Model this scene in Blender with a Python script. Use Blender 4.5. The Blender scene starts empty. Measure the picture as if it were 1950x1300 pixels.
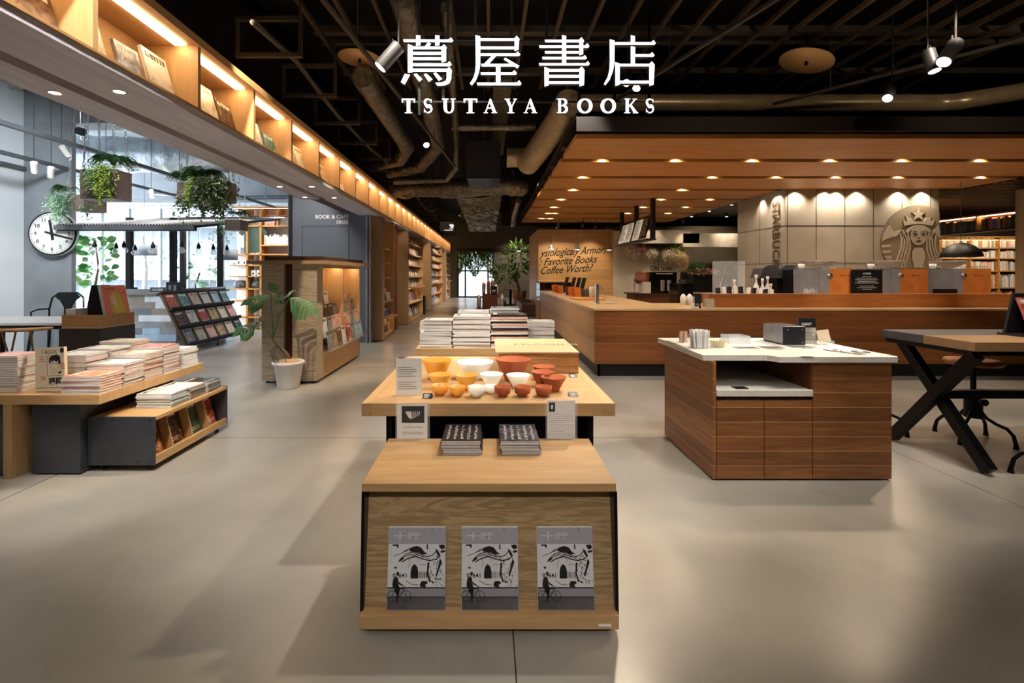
import bpy, math, random
from mathutils import Vector, Matrix, Euler
random.seed(7)
SC = bpy.context.scene
COL = SC.collection
# ------------------------------------------------------------------ camera, sky, exposure
F_PX, CX, CY, EYE = 921.0, 930.0, 521.0, 1.38
cd = bpy.data.cameras.new('camera'); cam = bpy.data.objects.new('camera', cd); COL.objects.link(cam)
cam.location = (0, 0, EYE); cam.rotation_euler = (math.pi/2, 0, 0)
cd.sensor_width = 36; cd.lens = 36*F_PX/1950
cd.shift_x = (975-CX)/1950; cd.shift_y = (CY-650)/1950
cd.clip_start = .05; cd.clip_end = 300
SC.camera = cam
SC.view_settings.view_transform = 'Standard'; SC.view_settings.look = 'None'
SC.view_settings.exposure = 0.0; SC.view_settings.gamma = 1; SC.view_settings.use_curve_mapping = False
W = bpy.data.worlds.new('world'); SC.world = W; W.use_nodes = True
bg = W.node_tree.nodes['Background']; bg.inputs[0].default_value = (.80, .90, 1, 1); bg.inputs[1].default_value = 25.0

def spot(loc, target, power, angle=60, blend=.6, col=(1, .82, .62), r=.05, name='spot_light', parent=None):
    l = bpy.data.lights.new(name, 'SPOT'); l.energy = power; l.spot_size = math.radians(angle); l.spot_blend = blend
    l.color = col; l.shadow_soft_size = r
    o = bpy.data.objects.new(name, l); COL.objects.link(o); o.location = loc
    o.rotation_euler = (Vector(target)-Vector(loc)).to_track_quat('-Z', 'Y').to_euler()
    return o
def point(loc, power, col=(1, .82, .62), r=.05):
    l = bpy.data.lights.new('bulb_light', 'POINT'); l.energy = power; l.color = col; l.shadow_soft_size = r
    o = bpy.data.objects.new('bulb_light', l); COL.objects.link(o); o.location = loc
    return o
def area(loc, target, sx, sy, power, col, portal=False):
    l = bpy.data.lights.new('area_light', 'AREA'); l.shape = 'RECTANGLE'; l.size = sx; l.size_y = sy; l.energy = power; l.color = col
    if portal: l.cycles.is_portal = True
    o = bpy.data.objects.new('area_light', l); COL.objects.link(o); o.location = loc
    o.rotation_euler = (Vector(target)-Vector(loc)).to_track_quat('-Z', 'Y').to_euler()
    return o
area((-8.2, 13.95, 2.2), (-8.2, 0, 2.2), 8, 4.2, 100, (1, 1, 1), portal=True)
area((-11.95, 10.5, 2.2), (0, 10.5, 2.2), 6, 4.2, 100, (1, 1, 1), portal=True)
# ceiling lamps of the hall, near and behind the viewpoint
WARM = (1, .80, .58); NEUT = (1, .92, .82)
for (x, y, p) in ((-2.6, .4, 23), (0, -.8, 20), (2.6, .4, 22), (-4.4, 1.4, 34), (4.6, 1.2, 30)):
    spot((x, y, 3.9), (x*.9, y+.9, 0), p*2.2, 105, .8, NEUT, .12)
for (x, y, tx, ty, p, a) in ((-1.2, 2.2, -1.3, 3.9, 300, 60), (1.3, 2.0, .9, 3.9, 260, 50), (.9, 3.2, 0, 3.1, 330, 48), (-.8, 3.4, 0, 5.0, 330, 46), (3.0, 3.0, 3.6, 5.2, 330, 70), (-3.0, 4.4, -1.6, 6.0, 330, 60), (1.0, 5.0, .6, 7.2, 260, 60), (2.3, 2.6, 2.1, 3.6, 200, 46), (-1.7, 1.9, -3.0, 3.7, 330, 46)):
    spot((x, y, 3.85), (tx, ty, .3), p, a, .5, NEUT, .05)

for (x, y, tx, ty, tz, p, a) in ((-.2, -2.4, 0, 1.9, .35, 420, 26), (-1.2, -.6, -3.1, 3.3, .4, 200, 34), (1.2, -.9, 2.2, 3.2, .6, 120, 34)):
    spot((x, y, 3.85), (tx, ty, tz), p, a, .8, NEUT, .08)  # added spots that brighten the display fronts, no fixtures built

for (x, y, z, tx, ty, tz, p) in ((3.2, 2.4, 3.5, 3.8, 6.2, 3.6, 55), (-.2, 2.6, 3.3, -.7, 7.5, 3.6, 38), (6.0, 3.6, 3.5, 6.4, 6.2, 3.6, 36)):
    spot((x, y, z), (tx, ty, tz), p, 95, .9, WARM, .05)  # added spots brightening the ceiling ducts in place of bounced light

# ------------------------------------------------------------------ helpers
def lin(c):
    if isinstance(c, str): c = tuple(int(c[i:i+2], 16) for i in (0, 2, 4))
    return tuple(((v/255)/12.92 if v/255 <= .04045 else ((v/255+.055)/1.055)**2.4) for v in c)+(1,)
def PX(px, py, Y): return Vector(((px-CX)*Y/F_PX, Y, EYE-(py-CY)*Y/F_PX))
MATS = {}
def newmat(name):
    m = bpy.data.materials.new(name); m.use_nodes = True; nt = m.node_tree
    return m, nt, nt.nodes['Principled BSDF']
def nd(nt, t, **k):
    n = nt.nodes.new(t)
    for a, b in k.items(): setattr(n, a, b)
    return n
def ramp(nt, stops):
    r = nd(nt, 'ShaderNodeValToRGB'); e = r.color_ramp.elements
    e[0].position, e[0].color = stops[0][0], stops[0][1]
    e[1].position, e[1].color = stops[1][0], stops[1][1]
    for p, c in stops[2:]:
        x = e.new(p); x.color = c
    return r
def mat(name, col, rough=.5, metal=0, emit=None, es=0, trans=0, alpha=1, vary=None, bump=None, coat=0, ior=1.45):
    if name in MATS: return MATS[name]
    m, nt, b = newmat(name); c = lin(col)
    b.inputs['Base Color'].default_value = c; b.inputs['Roughness'].default_value = rough
    b.inputs['Metallic'].default_value = metal; b.inputs['Transmission Weight'].default_value = trans
    b.inputs['Alpha'].default_value = alpha; b.inputs['Coat Weight'].default_value = coat; b.inputs['IOR'].default_value = ior
    if emit: b.inputs['Emission Color'].default_value = lin(emit); b.inputs['Emission Strength'].default_value = es
    tc = nd(nt, 'ShaderNodeTexCoord')
    if vary is None: vary = (6, .10)
    if vary[1] > 0:
        n = nd(nt, 'ShaderNodeTexNoise'); n.inputs['Scale'].default_value = vary[0]; n.inputs['Detail'].default_value = 5
        nt.links.new(tc.outputs['Object'], n.inputs['Vector'])
        lo = tuple(max(0, v*(1-vary[1]*1.6)) for v in c[:3])+(1,); hi = tuple(min(1, v*(1+vary[1]*1.6)) for v in c[:3])+(1,)
        r = ramp(nt, [(.3, lo), (.7, hi)]); nt.links.new(n.outputs['Fac'], r.inputs[0]); nt.links.new(r.outputs[0], b.inputs['Base Color'])
    if bump:
        n = nd(nt, 'ShaderNodeTexNoise'); n.inputs['Scale'].default_value = bump[0]; n.inputs['Detail'].default_value = 4
        nt.links.new(tc.outputs['Object'], n.inputs['Vector'])
        bp = nd(nt, 'ShaderNodeBump'); bp.inputs['Strength'].default_value = bump[1]; bp.inputs['Distance'].default_value = .02
        nt.links.new(n.outputs['Fac'], bp.inputs['Height']); nt.links.new(bp.outputs[0], b.inputs['Normal'])
    MATS[name] = m
    return m
def wood(name, dark, light, axis='x', rough=.42, plank=None, scale=1.0, rings=0, contrast=.5):
    """grain runs along AXIS; PLANK = (axis, pitch, groove colour, groove width)"""
    if name in MATS: return MATS[name]
    m, nt, b = newmat(name); L = nt.links.new
    tc = nd(nt, 'ShaderNodeTexCoord'); mp = nd(nt, 'ShaderNodeMapping')
    s = {'x': (.7, 9, 9), 'y': (9, .7, 9), 'z': (9, 9, .7)}[axis]
    mp.inputs['Scale'].default_value = tuple(v*scale for v in s)
    L(tc.outputs['Object'], mp.inputs['Vector']); src = mp.outputs[0]
    sep = nd(nt, 'ShaderNodeSeparateXYZ'); L(tc.outputs['Object'], sep.inputs[0])
    if plank:
        dv = nd(nt, 'ShaderNodeMath', operation='DIVIDE'); dv.inputs[1].default_value = plank[1]; L(sep.outputs['XYZ'.index(plank[0].upper())], dv.inputs[0])
        fl = nd(nt, 'ShaderNodeMath', operation='FLOOR'); L(dv.outputs[0], fl.inputs[0])
        wn = nd(nt, 'ShaderNodeTexWhiteNoise', noise_dimensions='1D'); L(fl.outputs[0], wn.inputs['W'])
        ad = nd(nt, 'ShaderNodeVectorMath', operation='MULTIPLY_ADD'); ad.inputs[1].default_value = (1, 1, 1)
        sc = nd(nt, 'ShaderNodeVectorMath', operation='SCALE'); sc.inputs['Scale'].default_value = 9; L(wn.outputs['Color'], sc.inputs[0])
        L(src, ad.inputs[0]); L(sc.outputs[0], ad.inputs[2]); src = ad.outputs[0]
        fr = nd(nt, 'ShaderNodeMath', operation='FRACT'); L(dv.outputs[0], fr.inputs[0])
        gt = nd(nt, 'ShaderNodeMath', operation='LESS_THAN'); gt.inputs[1].default_value = plank[3]/plank[1]; L(fr.outputs[0], gt.inputs[0])
    n = nd(nt, 'ShaderNodeTexNoise'); n.inputs['Scale'].default_value = 1.4; n.inputs['Detail'].default_value = 7
    n.inputs['Roughness'].default_value = .62; n.inputs['Distortion'].default_value = .6+rings; L(src, n.inputs['Vector'])
    n2 = nd(nt, 'ShaderNodeTexNoise'); n2.inputs['Scale'].default_value = 9; n2.inputs['Detail'].default_value = 3; L(src, n2.inputs['Vector'])
    mx = nd(nt, 'ShaderNodeMix', data_type='FLOAT'); mx.inputs[0].default_value = .35
    fo = n.outputs['Fac']
    if rings:
        wv = nd(nt, 'ShaderNodeMath', operation='MULTIPLY'); wv.inputs[1].default_value = 15; L(fo, wv.inputs[0])
        pp = nd(nt, 'ShaderNodeMath', operation='PINGPONG'); pp.inputs[1].default_value = 1; L(wv.outputs[0], pp.inputs[0]); fo = pp.outputs[0]
    L(fo, mx.inputs[2]); L(n2.outputs['Fac'], mx.inputs[3])
    h = .5-.22*contrast*1.2
    r = ramp(nt, [(.5-.25/max(contrast, .1)*.5, lin(dark)), (.5+.25/max(contrast, .1)*.5, lin(light))]); L(mx.outputs[0], r.inputs[0])
    out = r.outputs[0]
    if plank:
        hv = nd(nt, 'ShaderNodeHueSaturation'); ml = nd(nt, 'ShaderNodeMath', operation='MULTIPLY_ADD'); ml.inputs[1].default_value = .3; ml.inputs[2].default_value = .85
        L(wn.outputs['Value'], ml.inputs[0]); L(ml.outputs[0], hv.inputs['Value']); L(out, hv.inputs['Color'])
        mc = nd(nt, 'ShaderNodeMix', data_type='RGBA'); L(gt.outputs[0], mc.inputs[0]); L(hv.outputs[0], mc.inputs[6]); mc.inputs[7].default_value = lin(plank[2])
        out = mc.outputs[2]
    L(out, b.inputs['Base Color']); b.inputs['Roughness'].default_value = rough
    bp = nd(nt, 'ShaderNodeBump'); bp.inputs['Strength'].default_value = .08; L(n2.outputs['Fac'], bp.inputs['Height']); L(bp.outputs[0], b.inputs['Normal'])
    MATS[name] = m
    return m
ORG = {}
def tag(o, label=None, cat=None, group=None, kind=None):
    if label: o['label'] = label
    if cat: o['category'] = cat
    if group: o['group'] = group
    if kind: o['kind'] = kind
    return o
def thing(name, loc, label, cat, group=None):
    o = bpy.data.objects.new(name, None); COL.objects.link(o); o.location = loc; o.empty_display_size = .05
    ORG[o.name] = Vector(loc)
    return tag(o, label, cat, group)
class Fr:
    """a placed plane: origin, right, up; normal = right x up"""
    def __init__(s, o, u=(1, 0, 0), v=(0, 0, 1)):
        s.o = Vector(o); s.u = Vector(u).normalized(); s.v = Vector(v).normalized(); s.n = s.u.cross(s.v).normalized()
    def p(s, a, b, c=0): return s.o+s.u*a+s.v*b+s.n*c
TXT = {}
def text_geo(s, bold=0, shear=0, space=1):
    k = (s, bold, shear, space)
    if k not in TXT:
        cu = bpy.data.curves.new('t', 'FONT'); cu.body = s; cu.size = 1; cu.offset = bold; cu.shear = shear; cu.space_character = space
        cu.resolution_u = 3
        o = bpy.data.objects.new('t', cu); COL.objects.link(o); bpy.context.view_layer.update()
        me = bpy.data.meshes.new_from_object(o)
        vs = [tuple(v.co) for v in me.vertices]; fs = [tuple(p.vertices) for p in me.polygons]
        bpy.data.objects.remove(o); bpy.data.curves.remove(cu); bpy.data.meshes.remove(me)
        TXT[k] = (vs, fs)
    return TXT[k]
class MB:
    def __init__(s): s.v = []; s.f = []; s.m = []; s.s = []
    def add(s, vs, fs, mi=0, sm=False):
        k = len(s.v); s.v += [Vector(v) for v in vs]
        for f in fs: s.f.append(tuple(i+k for i in f)); s.m.append(mi); s.s.append(sm)
        return s
    def box(s, x0, x1, y0, y1, z0, z1, mi=0):
        if x0 > x1: x0, x1 = x1, x0
        if y0 > y1: y0, y1 = y1, y0
        if z0 > z1: z0, z1 = z1, z0
        return s.add([(x0, y0, z0), (x1, y0, z0), (x1, y1, z0), (x0, y1, z0), (x0, y0, z1), (x1, y0, z1), (x1, y1, z1), (x0, y1, z1)],
                     [(0, 3, 2, 1), (4, 5, 6, 7), (0, 1, 5, 4), (1, 2, 6, 5), (2, 3, 7, 6), (3, 0, 4, 7)], mi)
    def obox(s, F, a0, a1, b0, b1, c0, c1, mi=0):
        P = [F.p(a, b, c) for c in (c0, c1) for b in (b0, b1) for a in (a0, a1)]
        return s.add(P, [(0, 2, 3, 1), (4, 5, 7, 6), (0, 1, 5, 4), (1, 3, 7, 5), (3, 2, 6, 7), (2, 0, 4, 6)], mi)
    def prism(s, pts, F, d0, d1, mi=0, side=None):
        n = len(pts)
        A = sum(pts[i][0]*pts[(i+1) % n][1]-pts[(i+1) % n][0]*pts[i][1] for i in range(n))
        if A < 0: pts = pts[::-1]
        V = [F.p(a, b, d0) for a, b in pts]+[F.p(a, b, d1) for a, b in pts]
        s.add(V, [tuple(range(n, 2*n)), tuple(range(n-1, -1, -1))], mi)
        return s.add(V, [(i, (i+1) % n, n+(i+1) % n, n+i) for i in range(n)], mi if side is None else side)
    def text(s, t, F, size, mi=0, c=.001, align='l', bold=0, shear=0, space=1, wide=1):
        vs, fs = text_geo(t, bold, shear, space)
        if not vs: return s
        x0 = min(v[0] for v in vs); x1 = max(v[0] for v in vs)
        off = {'l': -x0, 'c': -(x0+x1)/2, 'r': -x1}[align]
        return s.add([F.p((v[0]+off)*size*wide, v[1]*size, c) for v in vs], fs, mi)
    def cyl(s, p0, p1, r0, r1=None, n=16, mi=0, caps=True, sm=True):
        p0 = Vector(p0); p1 = Vector(p1); r1 = r0 if r1 is None else r1
        d = (p1-p0).normalized(); a = d.orthogonal().normalized(); b = d.cross(a)
        V = [p0+(a*math.cos(t)+b*math.sin(t))*r0 for t in [2*math.pi*i/n for i in range(n)]]+[p1+(a*math.cos(t)+b*math.sin(t))*r1 for t in [2*math.pi*i/n for i in range(n)]]
        s.add(V, [(i, (i+1) % n, n+(i+1) % n, n+i) for i in range(n)], mi, sm)
        if caps: s.add(V, [tuple(range(n-1, -1, -1)), tuple(range(n, 2*n))], mi)
        return s
    def tube(s, pts, r, n=8, mi=0, caps=True):
        pts = [Vector(p) for p in pts]; rs = r if isinstance(r, (list, tuple)) else [r]*len(pts)
        V = []; a = None
        for i, p in enumerate(pts):
            d = (pts[min(i+1, len(pts)-1)]-pts[max(i-1, 0)]).normalized()
            a = d.orthogonal().normalized() if a is None else (a-d*a.dot(d)).normalized()
            b = d.cross(a)
            V += [p+(a*math.cos(2*math.pi*k/n)+b*math.sin(2*math.pi*k/n))*rs[i] for k in range(n)]
        L = len(pts)
        s.add(V, [(i*n+k, i*n+(k+1) % n, (i+1)*n+(k+1) % n, (i+1)*n+k) for i in range(L-1) for k in range(n)], mi, True)
        if caps: s.add(V, [tuple(range(n-1, -1, -1)), tuple(range((L-1)*n, L*n))], mi)
        return s
    def lathe(s, prof, c, n=24, mi=0, axis=None, closed=False):
        c = Vector(c); V = []
        if axis is None: u, v, w = Vector((1, 0, 0)), Vector((0, 1, 0)), Vector((0, 0, 1))
        else:
            w = Vector(axis).normalized(); u = w.orthogonal().normalized(); v = w.cross(u)
        for r, z in prof: V += [c+u*math.cos(2*math.pi*k/n)*r+v*math.sin(2*math.pi*k/n)*r+w*z for k in range(n)]
        L = len(prof)
        return s.add(V, [(i*n+k, i*n+(k+1) % n, (i+1)*n+(k+1) % n, (i+1)*n+k) for i in range(L-1) for k in range(n)], mi, True)
    def leaf(s, p, d, w, l, mi=0, nrm=None):
        """one small bent leaf at p along d"""
        d = Vector(d).normalized(); nr = Vector(nrm) if nrm else Vector((random.uniform(-1, 1), random.uniform(-1, 1), random.uniform(.2, 1)))
        a = d.cross(nr).normalized()*w*.5; up = a.cross(d).normalized()*l*.12; p = Vector(p)
        return s.add([p, p+d*l*.45+a+up, p+d*l, p+d*l*.45-a+up], [(0, 1, 2), (0, 2, 3)], mi)
    def build(s, name, mats, parent=None, label=None, cat=None, group=None, kind=None, bevel=0, org=None):
        if parent is not None: O = ORG[parent.name]
        elif org is not None: O = Vector(org)
        else:
            xs = [v.x for v in s.v]; ys = [v.y for v in s.v]; zs = [v.z for v in s.v]
            O = Vector(((min(xs)+max(xs))/2, (min(ys)+max(ys))/2, min(zs)))
        me = bpy.data.meshes.new(name); me.from_pydata([v-O for v in s.v], [], s.f)
        me.polygons.foreach_set('material_index', s.m); me.polygons.foreach_set('use_smooth', s.s); me.update()
        if not isinstance(mats, (list, tuple)): mats = [mats]
        for m in mats: me.materials.append(m)
        o = bpy.data.objects.new(name, me); COL.objects.link(o)
        if parent is not None: o.parent = parent
        else: o.location = O
        ORG[o.name] = O
        if bevel:
            bv = o.modifiers.new('edge', 'BEVEL'); bv.width = bevel; bv.segments = 2; bv.limit_method = 'ANGLE'
        return tag(o, label, cat, group, kind)
def dup(root, loc, rotz=0, label=None, group=None, scale=None, mat_=None):
    r = root.copy(); COL.objects.link(r); r.location = loc; r.rotation_euler = (0, 0, rotz)
    if scale: r.scale = (scale,)*3
    if label: r['label'] = label
    if group: r['group'] = group
    for ch in list(root.children):
        if ch.type == 'LIGHT': continue
        c = ch.copy(); COL.objects.link(c); c.parent = r
        for g in ch.children:
            e = g.copy(); COL.objects.link(e); e.parent = c
    return r
ORDN = 'first second third fourth fifth sixth seventh eighth ninth tenth eleventh twelfth thirteenth fourteenth fifteenth sixteenth seventeenth eighteenth nineteenth twentieth'.split()
_o = ORDN[:9]
for a, b in (('twenty', 'thirtieth'), ('thirty', 'fortieth'), ('forty', 'fiftieth'), ('fifty', 'sixtieth')): ORDN += [a+'-'+w for w in _o]+[b]
# ------------------------------------------------------------------ materials
OAK_X = wood('oak_grain_across', 'A98457', 'CDA676', 'x', contrast=.6)
OAK_Y = wood('oak_grain_deep', 'A98457', 'CDA676', 'y', contrast=.6)
OAK_Z = wood('oak_grain_upright', '9A7B55', 'BC9A70', 'z', contrast=.6)
OAK_FRONT = wood('oak_swirled_front', '957A55', 'B59870', 'x', contrast=.55, scale=.8, rings=1.2)
OAK_PALE = wood('pale_oak_veneer', 'A8967E', 'CCBAA2', 'x', contrast=.5, scale=.9, rings=.9)
PALE = wood('pale_washed_wood', 'A89888', 'CBBBAA', 'x', contrast=.5, rough=.6)
PALE_Y = wood('pale_soffit_wood', 'B4B2BA', 'D6D2DA', 'y', contrast=.7, rough=.6)
SHELF = wood('warm_shelf_wood', 'B08A5C', 'D2AA78', 'y', contrast=.4, rough=.5)
SHELF_Z = wood('warm_shelf_upright', 'B48E60', 'D6AE7C', 'z', contrast=.4, rough=.5)
TEAK = wood('brown_teak_planks', '6B3F20', 'A06A3C', 'x', plank=('z', .0975, 'CDA070', .003), contrast=.7, rough=.4)  # groove lines paler than the wood: edge highlight put into the colour
TEAK_Y = wood('brown_teak_planks_side', '7A4A26', 'AA7446', 'y', plank=('z', .0975, 'CDA070', .003), contrast=.7, rough=.4)  # same pale groove lines, a highlight painted along the planks
CTR = wood('counter_teak_planks', '6E3D1D', '9A5E30', 'x', plank=('z', .112, 'B07C48', .003), contrast=.6, rough=.4)  # light groove colour paints the glint along each plank joint
CTR_Y = wood('counter_teak_side', '9A7148', 'BE9364', 'y', plank=('z', .112, 'A88055', .003), contrast=.5, rough=.4)  # lighter than the front planks: aisle light put into the side's colour
CTR_UP = wood('counter_raised_box_wood', '8A4F22', 'B0703A', 'x', contrast=.6, rough=.4)
SLATW = wood('canopy_board_wood', 'A86A2E', 'D09650', 'x', contrast=.7, rough=.45)
DARKBR = mat('dark_brown_board', '3A2416', .5)
BLACK = mat('black_paint', '101012', .45)
BLACKM = mat('black_steel', '17181A', .35, .6)
GREYM = mat('blackened_steel_panel', '4A4D55', .38, .55, vary=(2.5, .16))
WHITE = mat('white_paint', 'E8E6E2', .5, vary=(4, .02))
STONE = mat('white_stone_top', 'DDD8CF', .25, vary=(40, .05))
CHROME = mat('brushed_steel', 'B8BABD', .28, 1)
SILVER = mat('silver_panel', 'A4A4A8', .38, .45)
COPPER = mat('copper_panel', 'D8823E', .4, .25)
GLASS = mat('clear_glass', 'FFFFFF', .02, 0, trans=1, vary=(1, 0), ior=1.3)
ACRYL = mat('clear_acrylic', 'F4F8FF', .05, 0, trans=.0, alpha=.11, vary=(1, 0))
FOIL = mat('foil_insulation', '807868', .3, .7, vary=(14, .3), bump=(18, 1.0))
FOILW = mat('bright_foil_insulation', 'D2D8DC', .3, .9, vary=(9, .1), bump=(9, .9))
DUCT = mat('spiral_duct_metal', 'C4AE86', .33, .45)
CEILB = mat('black_ceiling_paint', '0C0B0B', .8)
CHAN = mat('grey_steel_channel', '443E35', .5, .2)
JOIST = mat('tan_steel_joist', '4E4030', .55, .1)
GREYP = mat('grey_blue_wall_paint', '5F656F', .6, vary=(1.2, .05))
CONC = mat('concrete_wall', '80858A', .75, vary=(1.4, .16), bump=(8, .08))
CONCW = mat('concrete_cladding', '9A9183', .6, vary=(1.1, .14), bump=(10, .06))
TERRA = mat('terracotta_clay', 'A9562F', .8, vary=(20, .05))
PAGES = mat('paper_pages', 'E2DCD2', .8, vary=(90, .06))
PAGEW = mat('white_paper', 'ECECEC', .7, vary=(60, .03))
INK = mat('black_ink', '141414', .6, vary=(1, 0))
REDINK = mat('red_ink', 'D05A50', .6, vary=(1, 0))
LEAFG = mat('dark_green_leaf', '2F5A2C', .45, vary=(5, .25))
LEAFL = mat('light_green_leaf', '86A83E', .5, vary=(5, .25))
LEAFB = mat('blue_green_leaf', '4E7A52', .5, vary=(6, .3))
BARK = mat('brown_bark', '6E5A45', .8, vary=(12, .25))
LED = mat('warm_led_strip', 'FFD090', .5, emit='FFDCAC', es=17, vary=(1, 0))
LENS = mat('lit_lamp_lens', 'FFFFFF', .5, emit='FFF0DC', es=22, vary=(1, 0))
SIGNE = mat('lit_sign_letters', 'FFFFFF', .5, emit='F4F4FF', es=1.5, vary=(1, 0))
DLENS = mat('lit_downlight_lens', 'FFFFFF', .5, emit='FFE6C8', es=14, vary=(1, 0))
# ------------------------------------------------------------------ the room
def floor_material():
    m, nt, b = newmat('polished_concrete_floor'); L = nt.links.new
    tc = nd(nt, 'ShaderNodeTexCoord'); n = nd(nt, 'ShaderNodeTexNoise'); n.inputs['Scale'].default_value = .6; n.inputs['Detail'].default_value = 9; n.inputs['Roughness'].default_value = .55
    L(tc.outputs['Object'], n.inputs['Vector'])
    r = ramp(nt, [(.3, lin('8A857D')), (.7, lin('B0AAA2'))]); L(n.outputs['Fac'], r.inputs[0])
    n2 = nd(nt, 'ShaderNodeTexNoise'); n2.inputs['Scale'].default_value = 2; n2.inputs['Detail'].default_value = 2; L(tc.outputs['Object'], n2.inputs['Vector'])
    rr = ramp(nt, [(.2, (.25,)*3+(1,)), (.8, (.31,)*3+(1,))]); L(n2.outputs['Fac'], rr.inputs[0]); b.inputs['Roughness'].default_value = .25
    sp = nd(nt, 'ShaderNodeSeparateXYZ'); L(tc.outputs['Object'], sp.inputs[0]); fac = None
    for ax, off, pitch in (('X', -.095, 3.06), ('Y', -1.01, 3.06)):
        a = nd(nt, 'ShaderNodeMath', operation='ADD'); a.inputs[1].default_value = off; L(sp.outputs[ax], a.inputs[0])
        w = nd(nt, 'ShaderNodeMath', operation='WRAP'); w.inputs[1].default_value = pitch/2; w.inputs[2].default_value = -pitch/2; L(a.outputs[0], w.inputs[0])
        ab = nd(nt, 'ShaderNodeMath', operation='ABSOLUTE'); L(w.outputs[0], ab.inputs[0])
        lt = nd(nt, 'ShaderNodeMath', operation='LESS_THAN'); lt.inputs[1].default_value = .0028; L(ab.outputs[0], lt.inputs[0])
        if fac is None: fac = lt.outputs[0]
        else:
            mx = nd(nt, 'ShaderNodeMath', operation='MAXIMUM'); L(fac, mx.inputs[0]); L(lt.outputs[0], mx.inputs[1]); fac = mx.outputs[0]
    mc = nd(nt, 'ShaderNodeMix', data_type='RGBA'); L(fac, mc.inputs[0]); L(r.outputs[0], mc.inputs[6]); mc.inputs[7].default_value = lin('3C362E')
    L(mc.outputs[2], b.inputs['Base Color'])
    return m
def struct(name, mb, m, **k): return mb.build(name, m, kind='structure', **k)
struct('floor', MB().box(-14, 15, -4, 30, -.1, 0), floor_material(), org=(0, 0, 0))
struct('ceiling', MB().box(-2.95, 15, -4, 30, 4.9, 5.05).box(-3.0, -2.95, -4, 30, 3.14, 5.05), CEILB)
LCEIL = mat('grey_concrete_soffit', '7C8388', .8, vary=(1, .2), bump=(6, .1))
struct('ceiling_cafe', MB().box(-14, -2.95, -4, 30, 4.7, 4.85), LCEIL)
struct('wall_back', MB().box(-2.7, 15, 28, 28.2, 2.73, 4.9).box(-2.7, -1.75, 28, 28.2, 0, 2.73).box(.3, 15, 28, 28.2, 0, 2.73), mat('grey_brown_wall', '6E665C', .8, vary=(1, .06)))
struct('wall_right', MB().box(14.6, 14.8, -4, 28, 0, 4.9), mat('brown_side_wall', '3E3229', .8))
struct('wall_front', MB().box(-14, 15, -4, -3.8, 0, 4.9), mat('beige_hall_wall', '8A8072', .8))
struct('wall_left', MB().box(-7.5, -7.3, -4, 7.6, 0, 4.7), mat('pale_plaster_wall', 'DDE3E6', .8, vary=(.6, .02)))
struct('wall_pillar', MB().box(-7.3, -6.55, 7.6, 7.68, 0, 3.75), CONC)
struct('trim_1', MB().box(-12, -5.9, 7.6, 8.0, 3.75, 4.7).box(-12, -3.2, 12.6, 13.4, 3.35, 4.7), CONC)
struct('wall_entry', MB().box(-4.02, -2.42, 9.7, 9.8, 0, 3.6), GREYP)
struct('wall_passage', MB().box(-4.02, -3.92, 9.82, 14, 0, 4.7), GREYP)
struct('wall_shelving', MB().box(-2.95, -2.6, 9.9, 28, 0, 4.9), mat('dark_shelf_backing', '33241A', .6))
# window walls of the cafe side
fr = MB()
for x in (-12, -11.2, -10.4, -9.5, -8.7, -7.7, -6.9): fr.box(x-.035, x+.035, 13.95, 14.05, 0, 3.35)
for z in (.05, 2.75, 3.3): fr.box(-12, -5.9, 13.96, 14.04, z-.04, z+.04)
win = struct('window_1', fr, mat('white_window_frame', 'C8CED2', .5))
MB().box(-12, -5.9, 13.995, 14.005, .05, 3.3).build('glass_pane', mat('window_glass', 'E8F4FF', .0, alpha=.06, vary=(1, 0)), win)
fr = MB()
for y in (7.7, 8.9, 10.1, 11.4, 12.6, 13.9): fr.box(-12.05, -11.95, y-.035, y+.035, 0, 4.2)
for z in (.05, 4.2): fr.box(-12.04, -11.96, 7.7, 14, z-.04, z+.04)
struct('window_2', fr, MATS['white_window_frame'])
struct('wall_cafe', MB().box(-5.9, -4.0, 13.9, 14.1, 0, 4.7).box(-12, -5.9, 13.9, 14.1, 3.35, 4.7).box(-12.1, -7.5, 7.5, 7.6, 0, 4.7).box(-12.1, -11.9, 7.6, 14, 4.2, 4.7), mat('white_cafe_wall', 'C9CFD4', .8))
struct('ground_street', MB().box(-70, 20, 14.2, 90, -.3, -.2), mat('pale_asphalt', '7C8082', .9))
# buildings over the street
def apartment(x0, x1, y, h, label):
    t = thing('street_building', ((x0+x1)/2, y, -.2), label, 'building')
    MB().box(x0, x1, y+1.4, y+9, -.2, h).build('facade', mat('pale_tiled_facade', '565B60', .8), t)
    z = 1.2
    while z < h-2:
        MB().box(x0, x1, y, y+1.4, z, z+1.0).box(x0, x1, y, y+1.4, z-.15, z).build('balcony', mat('white_balcony_wall', '6A6F74', .8), t)
        w = MB(); k = x0+.8
        while k < x1-1.5: w.box(k, k+1.5, y+1.36, y+1.42, z+.1, z+2.1); k += 2.6
        w.build('window_row', mat('dim_balcony_window', '4C545C', .3), t); z += 3
    return t
apartment(-36, -24, 30, 26, 'pale apartment block with long balconies outside the cafe window, beside the road gap')
apartment(-22.5, -8, 26, 22, 'grey white apartment block with stacked balconies straight outside the cafe window')
def street_tree(x, y, h, label):
    t = thing('street_tree', (x, y, -.2), label, 'tree')
    MB().tube([(x, y, -.2), (x+.1, y, h*.45), (x, y, h*.8)], [.09, .07, .03]).build('trunk', BARK, t)
    m = MB()
    for i in range(110):
        a = random.uniform(0, 6.28); r = random.random()**.5*1.1; z = h*.35+random.random()*h*.65
        m.leaf((x+r*math.cos(a), y+r*math.sin(a), z), (random.uniform(-1, 1), random.uniform(-1, 1), random.uniform(-.6, .6)), .09, .16)
    m.build('crown', mat('hazy_green_leaf', '7C9A80', .6), t)
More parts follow.
